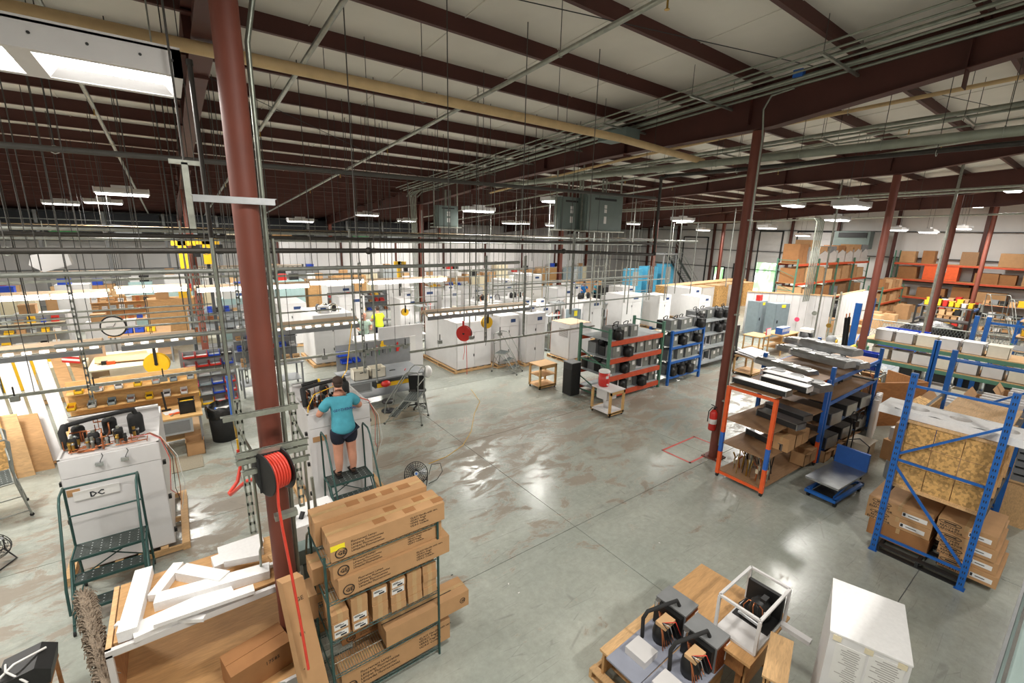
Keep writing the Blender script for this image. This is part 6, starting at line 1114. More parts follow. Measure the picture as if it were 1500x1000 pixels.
t = thing('electrical_panel', 'left gray floor standing electrical cabinet with a yellow label', 'electrical panel', (24.9, 11.35, 0)); part('enclosure', G().bb((-.45, -.3, 0), (.45, .3, 1.95), 'gray_blue'), t); part('door', G().bb((-.42, -.32, .05), (.42, -.3, 1.9), 'gray_blue'), t); part('handle', G().bb((-.3, -.35, .95), (-.25, -.32, 1.1), 'ink'), t); part('sticker', G().bb((-.1, -.33, 1.75), (.15, -.32, 1.9), 'yellow_tape'), t)
t2 = dup(t, (25.0, 10.35, 0), R(-20), 'right gray floor standing electrical cabinet with a red box above')
solo('alarm_box', 'red box above the right gray cabinet', 'box', G().bb((-.15, -.1, 0), (.15, .1, .3), 'red'), loc=(24.9, 11.3, 1.96))
solo('oscillating_fan', 'small black fan mounted left of the gray cabinets', 'fan', G().tube([(.22 * math.cos(a), 0, .22 * math.sin(a)) for a in [i * PI / 10 for i in range(20)]], .015, n=5, m='black', closed=True).bar((-.2, 0, 0), (.2, 0, 0), .08, .01, 'dark').bar((0, 0, -.2), (0, 0, .2), .08, .01, 'dark').bar((0, .05, -.4), (0, .05, 0), .03, .03, 'black').bar((0, .05, -1.75), (0, .05, -.4), .03, .03, 'galv'), loc=(23.7, 12.0, 1.75))
# walled enclosure of white panels
t = thing('enclosure', 'white panelled enclosure with a mesh gate beyond the wooden bench', 'enclosure', (27.3, 10.3, 0))
for k in range(11): part('wall_panel', G().bb((-1.4 + k * .3, .8 - k * .35, 0), (-1.4 + k * .3 + .29, .85 - k * .35, 2.4), 'white_paint') if False else G().prism([(-1.9 + k * .22, 1.9 - k * .3, 0), (-1.9 + k * .22 + .21, 1.9 - k * .3 - .29, 0), (-1.9 + k * .22 + .21, 1.9 - k * .3 - .29, 2.3), (-1.9 + k * .22, 1.9 - k * .3, 2.3)], (.05, .04, 0), 'white_paint'), t)
part('top_trim', G().bar((-1.9, 1.9, 2.33), (.55, -1.42, 2.33), .1, .06, 'carton_light').bar((.55, -1.42, 2.33), (6, -1.2, 2.33), .1, .06, 'carton_light'), t)
for k in range(9): part('wall_panel', G().bb((1.6 + k * .5, -1.4, 0), (1.6 + k * .5 + .48, -1.34, 2.3), 'white_paint'), t)
part('gate_frame', G().bar((.6, -1.45, 0), (.6, -1.45, 2.5), .08, .08, 'galv').bar((1.5, -1.45, 0), (1.5, -1.45, 2.5), .08, .08, 'galv').bar((.6, -1.45, 2.1), (1.5, -1.45, 2.1), .06, .06, 'galv').bar((.6, -1.45, 1.0), (1.5, -1.45, 1.0), .05, .05, 'galv'), t)
solo('drum', 'black drum with a white basin beside the enclosure', 'drum', G().lathe([(0, 0), (.3, 0), (.3, .8), (0, .8)], 'black', 18).box((0, 0, .9), (.55, .5, .15), 'label'), loc=(24.4, 8.6, 0)); solo('yellow_gauge', 'yellow gauge on a tank beside the mesh gate', 'gauge', G().lathe([(0, 0), (.2, 0), (.22, .6), (.12, .75), (0, .76)], 'gray', 14).cyl((0, -.24, .5), (0, -.2, .5), .1, n=12, m='yellow'), loc=(24.9, 7.7, 0)); solo('floor_machine', 'small green and black floor machine beyond the coil rack', 'machine', G().box((0, 0, .12), (.8, .5, .2), 'green').lathe([(0, .2), (.15, .2), (.15, .4), (0, .42)], 'dark', 12).box((.2, .1, .35), (.3, .2, .2), 'copper'), loc=(26.3, 6.9, 0))  # the yellow disc on the tank is a gauge and gives no light
solo('scrap_heap', 'heap of white and black scrap beside the middle column', 'scrap', (lambda g: [g.box((random.uniform(-.6, .6), random.uniform(-.5, .5), .1 + random.random() * .4), (.25, .2, .12), random.choice(('label', 'black', 'dark', 'white_paint', 'galv')), rot=(random.random(), random.random(), random.random())) for _ in range(30)] and g)(G()), kind='stuff', loc=(19.3, 9.6, 0))
t = thing('floor_monitor', 'black cabinet with a gray plate behind the wooden bench', 'cabinet', (20.6, 10.5, 0)); part('cabinet_body', G().bb((-.5, -.3, 0), (.4, .3, 1.2), 'black'), t); part('steel_top', G().bb((-.5, -.3, 1.2), (.4, .3, 1.22), 'gray'), t)
# ---------------------------------------------------------------- particle board crates row
for k in range(7):
    x = 28.4 + k * 1.75; y = 19.3 + k * .1
    t = thing('shipping_crate', 'particle board shipping crate in the far row, %s from the left' % ORD[k], 'crate', (x, y, 0), 0, 'particle board crates in the far row'); a = .8
    for s, (p, q) in enumerate((((-a, -.5, .1), (a, -.48, 1.75)), ((-a, .48, .1), (a, .5, 1.75)), ((-a, -.5, .1), (-a + .02, .5, 1.75)), ((a - .02, -.5, .1), (a, .5, 1.75)))): part('side_board', G().bb(p, q, 'osb'), t)
    part('crate_lid', G().bb((-a - .02, -.52, 1.75), (a + .02, .52, 1.79), 'pine'), t)
    for x2 in (-a, -.04, a - .08): part('batten', G().bb((x2, -.53, .1), (x2 + .08, -.5, 1.75), 'pine'), t)
    part('skid', G().bb((-a, -.5, 0), (a, .5, .1), 'pine'), t)
    if k % 2 == 1: part('shrink_wrap', G().bb((-a - .03, -.56, .3), (-a + .5, .5, 1.7), 'film'), t)
for k in range(4):
    x = 30 + k * 2.1; t = thing('shipping_crate', 'wrapped white and wood crate in the nearer far row, %s from the left' % ORD[k], 'crate', (x, 17.6 + .1 * k, 0), 0, 'wrapped crates in the nearer far row'); part('wrapped_box', G().bb((-.75, -.5, .1), (.7, .5, 1.8), 'film' if k % 2 == 0 else 'osb'), t); part('skid', G().bb((-.75, -.5, 0), (.7, .5, .1), 'pine'), t); part('crate_lid', G().bb((-.77, -.52, 1.8), (.72, .52, 1.84), 'carton_light'), t)
t = thing('control_box', 'large dark gray machine with a white sheet, behind the crates', 'machine', (25.9, 22.0, 0)); part('machine_body', G().bb((-1.3, -.6, 0), (1.2, .7, 1.6), 'dark'), t); part('white_flap', G().prism([(-.6, -.65, 1.0), (.3, -.65, 1.0), (.1, -.62, 1.5), (-.4, -.62, 1.5)], (0, .02, 0), 'label'), t)
for k in range(9): solo('board_stack', 'cream lumber stack behind the far workers, layer %s from the floor' % ORD[k], 'boards', G().bb((-1.2, -.6, 0), (1.2 - .05 * (k % 3), .6, .17), 'cream'), 'cream lumber stack', loc=(23.5, 30.0, .05 + k * .19))
for k in range(5): carton((26.5 + k * 1.3, 29.5, 0), (1.0, .9, 1.0 + .2 * (k % 2)), 'brown carton behind the far workers, %s from the left' % ORD[k], 'brown cartons behind the far workers')
for k, (x, y, m, h) in enumerate(((34.5, 27.4, 'sky_blue', 2.2), (36.8, 27.4, 'sky_blue', 2.4), (39.2, 27.2, 'sky_blue', 2.6), (31, 31.8, 'gray_blue', 2.2))):
    t = thing('blue_machine' if k < 3 else 'gray_machine', ['left sky blue machine', 'middle sky blue machine', 'right sky blue machine', 'gray machine left of the sky blue ones'][k] + ' far behind the crates', 'machine', (x, y, 0)); part('machine_body', G().bb((-.8, -.5, 0), (.8, .5, h), m), t); part('control_door', G().bb((-.6, -.52, h * .3), (.2, -.5, h * .9), 'lgray'), t)
# steel stair to the far mezzanine
t = thing('steel_stair', 'gray steel stair rising left behind the particle board crates', 'stair', (42.0, 26.0, 0))
for k in range(14): part('stair_tread', G().bb((-k * .28, -.5, .28 + k * .24), (-k * .28 + .28, .5, .31 + k * .24), 'gray'), t)
for y in (-.5, .5): part('stringer', G().bar((.3, y, .1), (-3.9, y, 3.7), .05, .2, 'dark'), t); part('stair_rail', G().tube([(.3, y, 1.1), (-3.9, y, 4.7)], .03, n=6, m='galv_dull').tube([(.3, y, .7), (-3.9, y, 4.3)], .02, n=6, m='galv_dull'), t)
part('landing', G().bb((-6, -.8, 3.6), (-3.8, .8, 3.7), 'gray'), t)
for x in (-5.9, -4): part('landing_post', G().bb((x, -.7, 0), (x + .1, -.6, 3.6), 'gray'), t)
# mezzanine and far left back
t = thing('mezzanine', 'far mezzanine with dark mesh windows along the back wall at left', 'mezzanine', (5, 38.6, 0)); part('deck_beam', G().bb((-14, -1.2, 4.35), (12, 1.3, 4.55), 'gray'), t); 
for k in range(9): part('mesh_bay', G().bb((-13.8 + k * 2.9, -1.1, 4.6), (-11.2 + k * 2.9, -1.0, 5.75), 'ink'), t); part('stored_box', G().bb((-13.5 + k * 2.9, -1.2, 4.56), (-12.2 + k * 2.9, -1.12, 5.0), ('gray', 'green', 'lgray', 'lgray', 'cream', 'ply')[k % 6]), t); part('mezzanine_post', G().bb((-14 + k * 2.9, -1.2, 0), (-13.85 + k * 2.9, -1.05, 5.8), 'gray'), t)
part('guard_rail', G().bar((-14, -1.3, 5.3), (12, -1.3, 5.3), .05, .05, 'galv_dull').bar((-14, -1.3, 4.95), (12, -1.3, 4.95), .04, .04, 'galv_dull'), t)
rnd = random.Random(21)
FARM = ['white_paint', 'lgray', 'carton', 'white_sheet', 'gray', 'glass_block', 'ply', 'cream', 'dark', 'white_sheet']
fn = {'white_paint': 'white', 'lgray': 'light gray', 'carton': 'brown', 'white_sheet': 'white', 'gray': 'gray', 'glass_block': 'pale green', 'ply': 'wooden', 'cream': 'cream', 'dark': 'dark'}
for row, (y, x0, x1, rn) in enumerate(((24.2, -7, 1.5, 'row behind the second bench'), (29.5, -8, 22, 'third row back'), (35.2, -8, 36, 'back row at the wall'))):
    x = x0; k = 0
    while x < x1:
        w_ = rnd.uniform(1.0, 2.0); h = rnd.uniform(1.1, 2.3); m = rnd.choice(FARM)
        t = thing('storage_cabinet', '%s cabinet in the %s, %s from the left' % (fn[m], rn, ORD[k] ), 'cabinet', (x + w_ / 2, y, 0), 0, 'far cabinets and shelves'); part('cabinet_body', G().bb((-w_ / 2, 0, 0), (w_ / 2, .8, h), m), t); part('door', G().bb((-w_ / 2 + .04, -.02, .1), (-.02, 0, h - .1), m), t); part('door', G().bb((.02, -.02, .1), (w_ / 2 - .04, 0, h - .1), m), t)
        for j in range(rnd.randint(1, 2)): mm = rnd.choice(('carton', 'blue_bin', 'label', 'black', 'red', 'yellow', 'carton_light', 'white_paint')); solo('stored_box', '%s box on the %s cabinet %s in the %s' % ({'carton': 'brown', 'blue_bin': 'blue', 'label': 'white', 'black': 'black', 'red': 'red', 'yellow': 'yellow', 'carton_light': 'tan', 'white_paint': 'white'}[mm] + (' right' if j else ''), fn[m], ORD[k] , rn), 'box', G().bb((-.25, .1, 0), (.2, .5, .35), mm).bb((-.26, .09, .3), (.21, .51, .36), mm), 'boxes on the far cabinets', loc=(x + w_ * (.3 + .4 * j), y, h))
        x += w_ + rnd.uniform(.1, .9); k += 1
for k, (px, py, Y, hh) in enumerate(((268, 372, 20, 1.0), (303, 368, 20, .9), (585, 395, 26, 1.0))):
    c = aty(px, py, Y); g = G().bb((-.12, -.1, -hh / 2), (.12, .1, hh / 2), 'yellow').bb((-.3, -.1, hh / 2 - .2), (.4, .1, hh / 2), 'yellow').bb((.3, -.12, -.1), (.5, .12, hh / 2 - .2), 'black')
    g.bar((0, 0, -c.z), (0, 0, -hh / 2), .1, .1, 'dark').cyl((0, 0, hh / 2), (0, 0, roof_z(Y) - c.z), .01, n=5, m='rod_gray'); solo('hoist_mast', ['left yellow lift mast before the red beam', 'right yellow lift mast before the red beam', 'yellow mast above the lime shirted worker'][k], 'lift', g, loc=(c.x, Y, c.z))
c = aty(72, 388, 13.5)
solo('ceiling_speaker', 'crumpled white bag of parts hung on the pipes at upper left', 'bag', G().prism([(-.25, 0, .2), (.3, 0, .3), (.35, 0, 0), (-.1, 0, -.15), (-.3, 0, 0)], (0, .3, 0), 'white_sheet').bar((0, .1, .2), (0, .1, .9), .01, .01, 'galv'), loc=tuple(c))
# ---------------------------------------------------------------- orange pallet racking against the walls
def stock(x, y, z, w_, d, h, label, m='carton', wrap=False, group=None):
    t = thing('carton_stack', label, 'box', (x, y, z), 0, group); n = max(1, round(w_ / .55)); q = max(1, round(h / .45))
    for j in range(q):
        for i in range(n): part('carton', G().bb((-w_ / 2 + i * w_ / n + .01, -d / 2 + .02 * (j % 2), j * h / q + .002), (-w_ / 2 + (i + 1) * w_ / n - .01, d / 2, (j + 1) * h / q), m), t)
    if wrap: part('shrink_wrap', G().prism([(-w_ / 2 - .02, -d / 2 - .04, 0), (w_ / 2 + .02, -d / 2 - .04, 0), (w_ / 2 + .01, -d / 2 - .03, h * .6), (w_ * .1, -d / 2 - .03, h * .75), (-w_ / 2 - .01, -d / 2 - .03, h * .5)], (0, .02, 0), 'film').bb((-w_ / 2 - .03, -d / 2 - .03, .02), (-w_ / 2 - .01, d / 2 + .03, h * .7), 'film'), t)
    return t
rack('pallet_rack', 'long orange beamed racking facing the camera at far right', 31.5, 44.6, 12.3, 13.5, 4.0, (1.2, 2.45, 3.69), 'green_rack', 'beam_orange', 'ply', bh=.14)
for x in (34.8, 38.1, 41.4): 
    for y in (12.3, 13.5): solo('rack_post', 'green intermediate post of the long racking, %s from left, %s side' % (ORD[int((x - 31.4) / 3.3) - 1], 'aisle' if y < 13 else 'rear'), 'rack post', G().bb((x - .05, y - .05, 0), (x + .05, y + .05, 4.0), 'green_rack'), 'intermediate posts of the long racking')
rnd = random.Random(9)
for s, z in enumerate((0, 1.22, 2.47, 3.71)):
    for k in range(8):
        m = rnd.choice(('carton', 'carton_dark', 'carton', 'carton_light', 'gray', 'hardboard')); h = rnd.uniform(.7, 1.0) if s < 3 else rnd.uniform(1.0, 1.5)
        stock(32.4 + k * 1.6, 12.9, z, 1.35, .95, h, '%s stack, %s level of long orange racking, %s from left' % ({'carton': 'brown carton', 'carton_dark': 'dark carton', 'carton_light': 'tan carton', 'gray': 'gray box', 'hardboard': 'dull brown box'}[m], ('floor', 'first', 'second', 'top')[s], ORD[k]), m, s == 3 and k > 0, 'stacks on the long orange racking')
rack('pallet_rack', 'orange beamed racking along the right wall', 45.0, 46.2, 1.2, 10.8, 4.6, (), 'green_rack', 'beam_orange', None, braces=False)
for z in (1.2, 2.5, 3.69):
    for x in (45.0, 46.2): solo('rack_beam', 'orange beam of the right wall racking, %s level, %s side' % ({1.2: 'lowest', 2.5: 'middle', 3.69: 'top'}[z], 'aisle' if x == 45.0 else 'wall'), 'rack beam', G().bb((x - .03, 1.25, z - .13), (x + .03, 10.75, z), 'beam_orange'), 'orange beams of the right wall racking')
    solo('rack_deck', 'board deck of the right wall racking, %s level' % {1.2: 'lowest', 2.5: 'middle', 3.69: 'top'}[z], 'rack deck', G().bb((45.03, 1.3, z), (46.17, 10.7, z + .02), 'ply'))
k = 0
for z, y, d, h, m, lab in ((2.53, 9.9, 1.1, .9, 'carton_dark', 'brown carton stack left of the orange wrapped pallet'), (3.72, 4.3, 1.8, .9, 'carton', 'tan carton stack on top of the right wall racking'), (3.72, 2.3, 1.2, .8, 'carton_dark', 'second carton stack on top of the right wall racking'), (2.53, 5.6, 1.2, .7, 'carton_dark', 'carton stack right of the orange wrapped pallet'), (2.53, 3.4, 1.0, .8, 'carton', 'carton stack at the right of the middle level'), (1.23, 8.3, 1.6, .7, 'carton_dark', 'dark carton stack below the orange wrapped pallet'), (1.23, 5.2, 1.6, .7, 'carton', 'carton stack on the lowest right wall level'), (0, 6.5, 1.5, .8, 'carton', 'carton stack on the floor under the right wall racking')):
    stock(45.6, y, z, 1.0, d, h, lab, m)
t = thing('wrapped_pallet', 'bright orange wrapped pallet on the right wall racking', 'pallet load', (45.5, 8.0, 2.53)); part('load', G().bb((-.5, -.95, .12), (.5, .95, 1.15), 'orange'), t); part('skid', G().bb((-.5, -.95, 0), (.5, .95, .11), 'orange'), t); part('paper_tag', G().bb((-.52, -.3, .6), (-.5, .1, .9), 'label'), t)
t = thing('wall_unit', 'large dark gray unit hung on the right wall over the racking', 'wall unit', (46.0, 14.0, 4.6)); part('unit_body', G().bb((-.5, -1.2, 0), (.5, 1.3, 1.4), 'panel_gray'), t); part('louvre', G().bb((-.55, -1.0, .9), (-.5, 1.0, 1.3), 'dark'), t)
t = thing('rolling_table', 'cardboard pieces and a black bag beside the long racking', 'trash bag', (34.5, 10.6, 0)); part('bag', G().ball((0, 0, .8), (.8, .8, .85), 'bag', 14, 9), t); carton((36.3, 10.8, 0), (1.2, .8, 1.0), 'large carton on the floor right of the black bag')
for k in range(4): carton((30.5 + k * 1.2, 9.6 + .4 * (k % 2), 0), (.8, .7, .5 + .1 * k), 'carton in the aisle by the long racking, %s from the left' % ORD[k], 'cartons in the aisle by the long racking')
# ---------------------------------------------------------------- green and blue shelving at right with white totes
rack('pallet_rack', 'green beamed shelving of white totes between tall blue posts', 20.4, 21.6, 1.0, 5.2, 1.6, (), 'galv_dull', 'green_rack', None, braces=False)
for z in (.95, 1.62):
    solo('shelf_deck', 'tan board shelf of the tote shelving, %s' % ('lower' if z < 1 else 'upper'), 'shelf', G().bb((20.4, .8, z), (21.7, 5.3, z + .03), 'carton_light')); solo('shelf_beam', 'green beam along the tote shelving, %s' % ('lower' if z < 1 else 'upper'), 'rack beam', G().bb((20.36, .8, z - .12), (20.42, 5.3, z), 'green_rack'))
for s, (z, n) in enumerate(((.98, 7), (1.65, 6), (.02, 6))):
    for k in range(n): tub(20.75, 4.75 - k * .58, z, .5, .5, .38, 'white_paint' if (k + s) % 3 else 'plastic_tub', 'white tote on the %s level of the tote shelving, %s from the left' % (('lower', 'upper', 'floor')[s], ORD[k]), lid=s == 1, group='white totes on the tote shelving')
def post(x, y, h, label, m='blue'): solo('rack_post', label, 'rack post', G().bb((x - .05, y - .05, 0), (x + .05, y + .05, h), m), 'tall rack posts at right')
t = thing('rack_end_frame', 'tall blue rack end frame left of the tote shelving', 'rack frame', (21.0, 5.6, 0)); upright(t, -.6, -.0, .1, 2.9, 'blue', brace=(), horiz=(), r=.05, holes=False); upright(t, .9, -.0, .1, 3.0, 'blue', brace=(), horiz=(), r=.05, holes=False); part('tie_bar', G().bar((-.6, 0, 2.6), (.9, 0, 2.6), .03, .03, 'galv').bar((-.6, 0, 1.2), (.9, 0, 2.2), .03, .03, 'blue'), t)
t = thing('rack_end_frame', 'tall blue rack end frame right of the tote shelving', 'rack frame', (22.5, 2.6, 0)); upright(t, 0, -.15, .15, 2.7, 'blue', brace=(), horiz=(), r=.06, holes=False); part('tie_bar', G().bar((0, -.15, 2.5), (0, -2.2, 2.5), .04, .08, 'blue'), t)
t = thing('rack_end_frame', 'blue rack end frame before the totes with a long top rail', 'rack frame', (16.9, 2.7, 0)); upright(t, 0, -.03, .03, 2.5, 'blue', brace=(), horiz=(), r=.04, holes=False); part('top_rail', G().bb((-.02, -3.0, 2.0), (.02, 0, 2.08), 'blue'), t); part('end_post', G().bb((-.04, -3.04, 0), (.04, -2.96, 2.5), 'blue'), t)
# chain fence and benches beyond
t = thing('mesh_fence', 'chain link fence line behind the tote shelving', 'fence', (28.5, 5, 0)); 
for k in range(4): part('fence_post', G().cyl((0, -3.2 + k * 1.9, 0), (0, -3.2 + k * 1.9, 1.3), .03, n=8, m='galv'), t)
part('fence_rail', G().tube([(0, -3.2, 1.3), (0, 2.5, 1.3)], .025, n=8, m='galv'), t); g = G()
for i in range(52): y = -3.2 + i * .11; g.tube([(0, y, .05), (0, min(2.5, y + .6), 1.28)], .006, n=3, m='galv').tube([(0, max(-3.2, y), 1.28), (0, min(2.5, y + .6), .05)], .006, n=3, m='galv')
part('mesh_wire', g, t, kind='stuff')
t = thing('low_table', 'blue framed low table behind the chain fence', 'table', (26.0, 3.6, 0)); part('table_top', G().bb((-.5, -1.2, 1.15), (.5, 1.2, 1.2), 'gray'), t)
for x in (-.45, .4):
    for y in (-1.15, 1.1): part('leg', G().bb((x, y, 0), (x + .06, y + .06, 1.15), 'blue'), t)
tub(27.5, 5.6, 0, 1.2, 1.6, 1.1, 'blue_bin', 'big blue bin behind the chain fence'); t = thing('black_bag_heap', 'black tarpaulin heap behind the chain fence', 'tarpaulin', (30.2, 5.1, 0)); part('tarp', G().ball((0, 0, .4), (1.0, 1.5, 1.0), 'bag', 14, 9), t)
rack('pallet_rack', 'black shelving unit with a blue top beyond the fence', 32.5, 34.0, 4.2, 6.4, 1.9, (.5, 1.1, 1.85), 'black', 'blue', 'dark', braces=False)
rack('pallet_rack', 'blue shelving of yellow bins at the far right', 28.0, 29.2, .4, 2.2, 2.1, (.8, 1.4, 2.05), 'blue', 'blue', 'carton_light', braces=False); rack('pallet_rack', 'green shelving of parts below the yellow bins', 24.0, 25.3, -1.2, 2.0, 1.5, (.5, 1.45), 'green_rack', 'green_rack', 'gray', braces=False)
rnd = random.Random(31)
for k in range(26):
    if k < 8: x, y, z = 33.3, 4.4 + .25 * k, 1.87
    elif k < 16: x, y, z = 28.6, .5 + .21 * (k - 8), (2.07, 1.42)[k % 2]
    else: x, y, z = 24.6, -.9 + .28 * (k - 16), (1.47, .52)[k % 2]
    m = rnd.choice(('yellow', 'yellow', 'carton_light', 'white_paint', 'gray', 'red')); tub(x, y, z, .35, .2, .2 + .15 * rnd.random(), m, '%s bin on the %s, %s along' % ({'yellow': 'yellow', 'carton_light': 'tan', 'white_paint': 'white', 'gray': 'gray', 'red': 'red'}[m], ('black shelving with a blue top', 'far blue shelving', 'green parts shelving')[0 if k < 8 else 1 if k < 16 else 2], ORD[k if k < 8 else k - 8 if k < 16 else k - 16]), name='parts_bin', fill='copper', group='bins on the far right shelving')
step_ladder((30.5, 3.2, 0), R(-60), 'tall rolling stair with many treads at the far right', steps=8, w=.7, rise=.25, run=.2, top=2.9, m='galv_dull')
step_ladder((32.5, 2.6, 0), R(-60), 'second rolling stair behind the yellow bins', steps=7, w=.7, rise=.25, run=.2, top=2.6, m='galv_dull')
for k in range(10): x = 40 + (k % 4) * .4; solo('stored_tube', 'long %s tube standing against the wall at far right, %s from the left' % (('red', 'white', 'gray')[k % 3], ORD[k]), 'tube', G().cyl((0, 0, 0), (.5, -.1, 2.6 + .1 * (k % 3)), .04, n=8, m=('beam_orange', 'label', 'gray')[k % 3]), 'long tubes at far right', loc=(x, 2.3 - k * .28, 0))
# big cartons and wood right of the blue rack
for k in range(3):
    t = carton((14.3 + k * 1.15, 1.15 - .35 * k - (.2 if k else 0), 0), (1.05, 2.0, 1.45), 'tall open carton of white panels right of the blue rack, %s back' % ORD[k], 'tall open cartons of panels', m='carton', open_=True, tape=False)
    for j in range(3): part('white_panel', G().bb((-.4 + j * .28, -.85, .1), (-.36 + j * .28, .85, 1.6), 'white_sheet'), t)
solo('particle_sheet', 'loose particle board sheet behind the foam tray', 'board', G().prism([(-.7, -.5, 0), (.6, -.6, .1), (.7, .5, .35), (-.5, .6, .3)], (0, 0, .02), 'osb'), loc=(12.9, 1.75, 1.3)); carton((12.9, 1.7, 0), (1.3, 1.2, 1.3), 'big brown carton under the loose particle board sheet')
t = thing('plywood_divider', 'tall reddish plywood panel standing behind the lift table', 'plywood', (15.9, 3.2, 0), R(-30)); part('plywood_sheet', G().bb((-1.0, -.02, 0), (1.0, .02, 1.3), 'ply_dark'), t); part('plywood_sheet', G().bb((1.0, -.02, 0), (1.04, 1.2, 1.3), 'ply_dark'), t); part('support_batten', G().bb((-1.0, .02, 0), (-.94, .07, 1.3), 'pine'), t)
carton((15.9, 3.9, 0), (.8, .6, 1.5), 'tall brown carton behind the reddish plywood panel'); tub(16.0, 3.95, 1.5, .3, .5, .15, 'blue_bin', 'lowest blue bin stacked over the tall brown carton'); tub(16.0, 3.95, 1.68, .3, .5, .15, 'blue_bin', 'middle blue bin stacked over the tall brown carton'); tub(16.0, 3.95, 1.86, .3, .5, .15, 'blue_bin', 'top blue bin stacked over the tall brown carton')
solo('hose_coil', 'yellow hoses hung beside the stacked blue bins', 'hose', G().tube([(0, 0, 0), (-.1, .3, .6), (0, .35, 1.1), (.1, .2, 1.2)], .07, n=8, m='yellow'), loc=(15.9, 4.1, .9))
t = thing('tube_rack', 'standing rack of bent copper and black tubes behind the coil rack', 'tube rack', (15.2, 4.0, 0))
part('rack_base', G().bb((-.5, -.6, .05), (.5, .6, .1), 'galv_dull'), t)
for x in (-.5, .5): part('rack_upright', G().bb((x - .03, -.03, 0), (x + .03, .03, 1.9), 'galv_dull'), t)
part('rack_arm', G().bb((-.5, -.6, 1.5), (.5, -.56, 1.54), 'galv_dull').bb((-.5, .56, 1.5), (.5, .6, 1.54), 'galv_dull').bb((-.5, -.6, 1.5), (-.46, .6, 1.54), 'galv_dull').bb((.46, -.6, 1.5), (.5, .6, 1.54), 'galv_dull').bb((-.5, -.02, 1.5), (.5, .02, 1.54), 'galv_dull'), t)
rnd = random.Random(17)
for k in range(70):
    x, y = rnd.uniform(-.48, .48), rnd.uniform(-.58, .58); z0 = rnd.uniform(.1, .6); h = rnd.uniform(.7, 1.3); d = Vector((rnd.uniform(-.1, .1), rnd.uniform(-.1, .1), 0)); p = Vector((x, y, z0)); m = rnd.choice(('copper', 'black', 'dark', 'galv', 'brass', 'rubber'))
    part('hanging_tube', G().tube([p, p + d + Vector((0, 0, h * .6)), p + d + Vector((.03, .02, h)), p + d + Vector((.12, .1, h + .03))], rnd.choice((.009, .014, .022)), n=5, m=m), t)
# ---------------------------------------------------------------- further benches and stock that fill the middle distance
for k, (x0, x1, y0, y1, m, lab) in enumerate(((-6.2, -3.4, 21.5, 22.6, 'cream', 'long parts bench at the left edge under the lit strip'), (.2, 2.6, 21.2, 22.2, 'bench_gray', 'parts bench right behind the bin stand'), (-3.2, -.8, 26.2, 27.2, 'ply', 'plywood bench far behind the clock'), (6.2, 9.4, 23.4, 24.4, 'bench_gray', 'gray bench behind the lime shirted worker'), (12.4, 16.0, 25.6, 26.6, 'cream', 'cream bench between the far white units'), (20, 23, 22.4, 23.4, 'cream', 'packing bench before the far workers'), (1.2, 3.0, 15.2, 16.2, 'bench_gray', 'small gray bench right of the bin stand'))):
    t = bench('workbench', lab, x0, x1, y0, y1, .95, m); a = (x1 - x0) / 2
    part('riser_back', G().bb((-a, .45, .95), (a, .48, 1.9), ('gray', 'lgray', 'ply', 'gray', 'white_sheet', 'ply', 'gray')[k]), t)
    for z in (1.3, 1.65): part('riser_shelf', G().bb((-a, .2, z), (a, .46, z + .02), m), t)
    rnd = random.Random(100 + k); n = int((x1 - x0) / .3)
    for s, z in enumerate((.951, 1.321, 1.671)):
        for j in range(n):
            mm = rnd.choice(('yellow', 'red', 'blue_bin', 'label', 'carton_light', 'black', 'lgray', 'carton', 'white_paint', 'copper')); w_ = rnd.uniform(.12, .24); h = rnd.uniform(.08, .24)
            cn = {'yellow': 'yellow', 'red': 'red', 'blue_bin': 'blue', 'label': 'white', 'carton_light': 'tan', 'black': 'black', 'lgray': 'gray', 'carton': 'brown', 'white_paint': 'pale', 'copper': 'copper'}[mm]
            g = G().bb((-w_ / 2, -.1, 0), (w_ / 2, .1, h * .6), mm).bb((-w_ / 2, .0, h * .6), (w_ / 2, .1, h), mm).bb((-w_ / 2 + .02, -.08, h * .6), (w_ / 2 - .02, .0, h * .63), 'dark')
            solo('parts_bin', '%s parts bin, %s row, %s along, %s' % (cn, ('bench top', 'middle', 'upper')[s], ORD[j % 18], ['left edge bench', 'bench behind bin stand', 'plywood bench behind clock', 'bench behind lime shirt', 'cream bench between units', 'packing bench', 'small gray bench'][k]), 'bin', g, 'parts bins on the %s' % lab[:28].strip(), loc=(x0 + .15 + j * .3, (y1 - .15) if s else y0 + .3, z))
MORE = [(6.6, 21.6, 1.2, 1.3, 1.9, 'behind the two shirted workers, left'), (9.2, 20.9, 1.0, 1.2, 1.7, 'right behind the small yellow reel'), (11.6, 16.4, 1.2, 1.3, 1.75, 'directly behind the red reel unit'), (14.0, 16.3, 1.1, 1.1, 1.65, 'between the reel unit and the yellow sticker panel'), (16.4, 22.6, 1.2, 1.3, 1.9, 'middle back by the second gray panel'), (20.5, 20.9, 1.3, 1.3, 1.9, 'left of the packing bench'), (12.2, 22.0, 1.2, 1.3, 1.8, 'back row centre left'), (24.4, 19.6, 1.3, 1.2, 1.7, 'right of the low one behind blue shelving'), (22.2, 15.2, 1.1, 1.1, 1.8, 'plain one behind the gray shelving'), (24.6, 14.2, 1.2, 1.2, 1.7, 'plain one behind the gray shelving, right')]
for x, y, W, D, H, wh in MORE: unit(x, y, W, D, H, 0, wh)
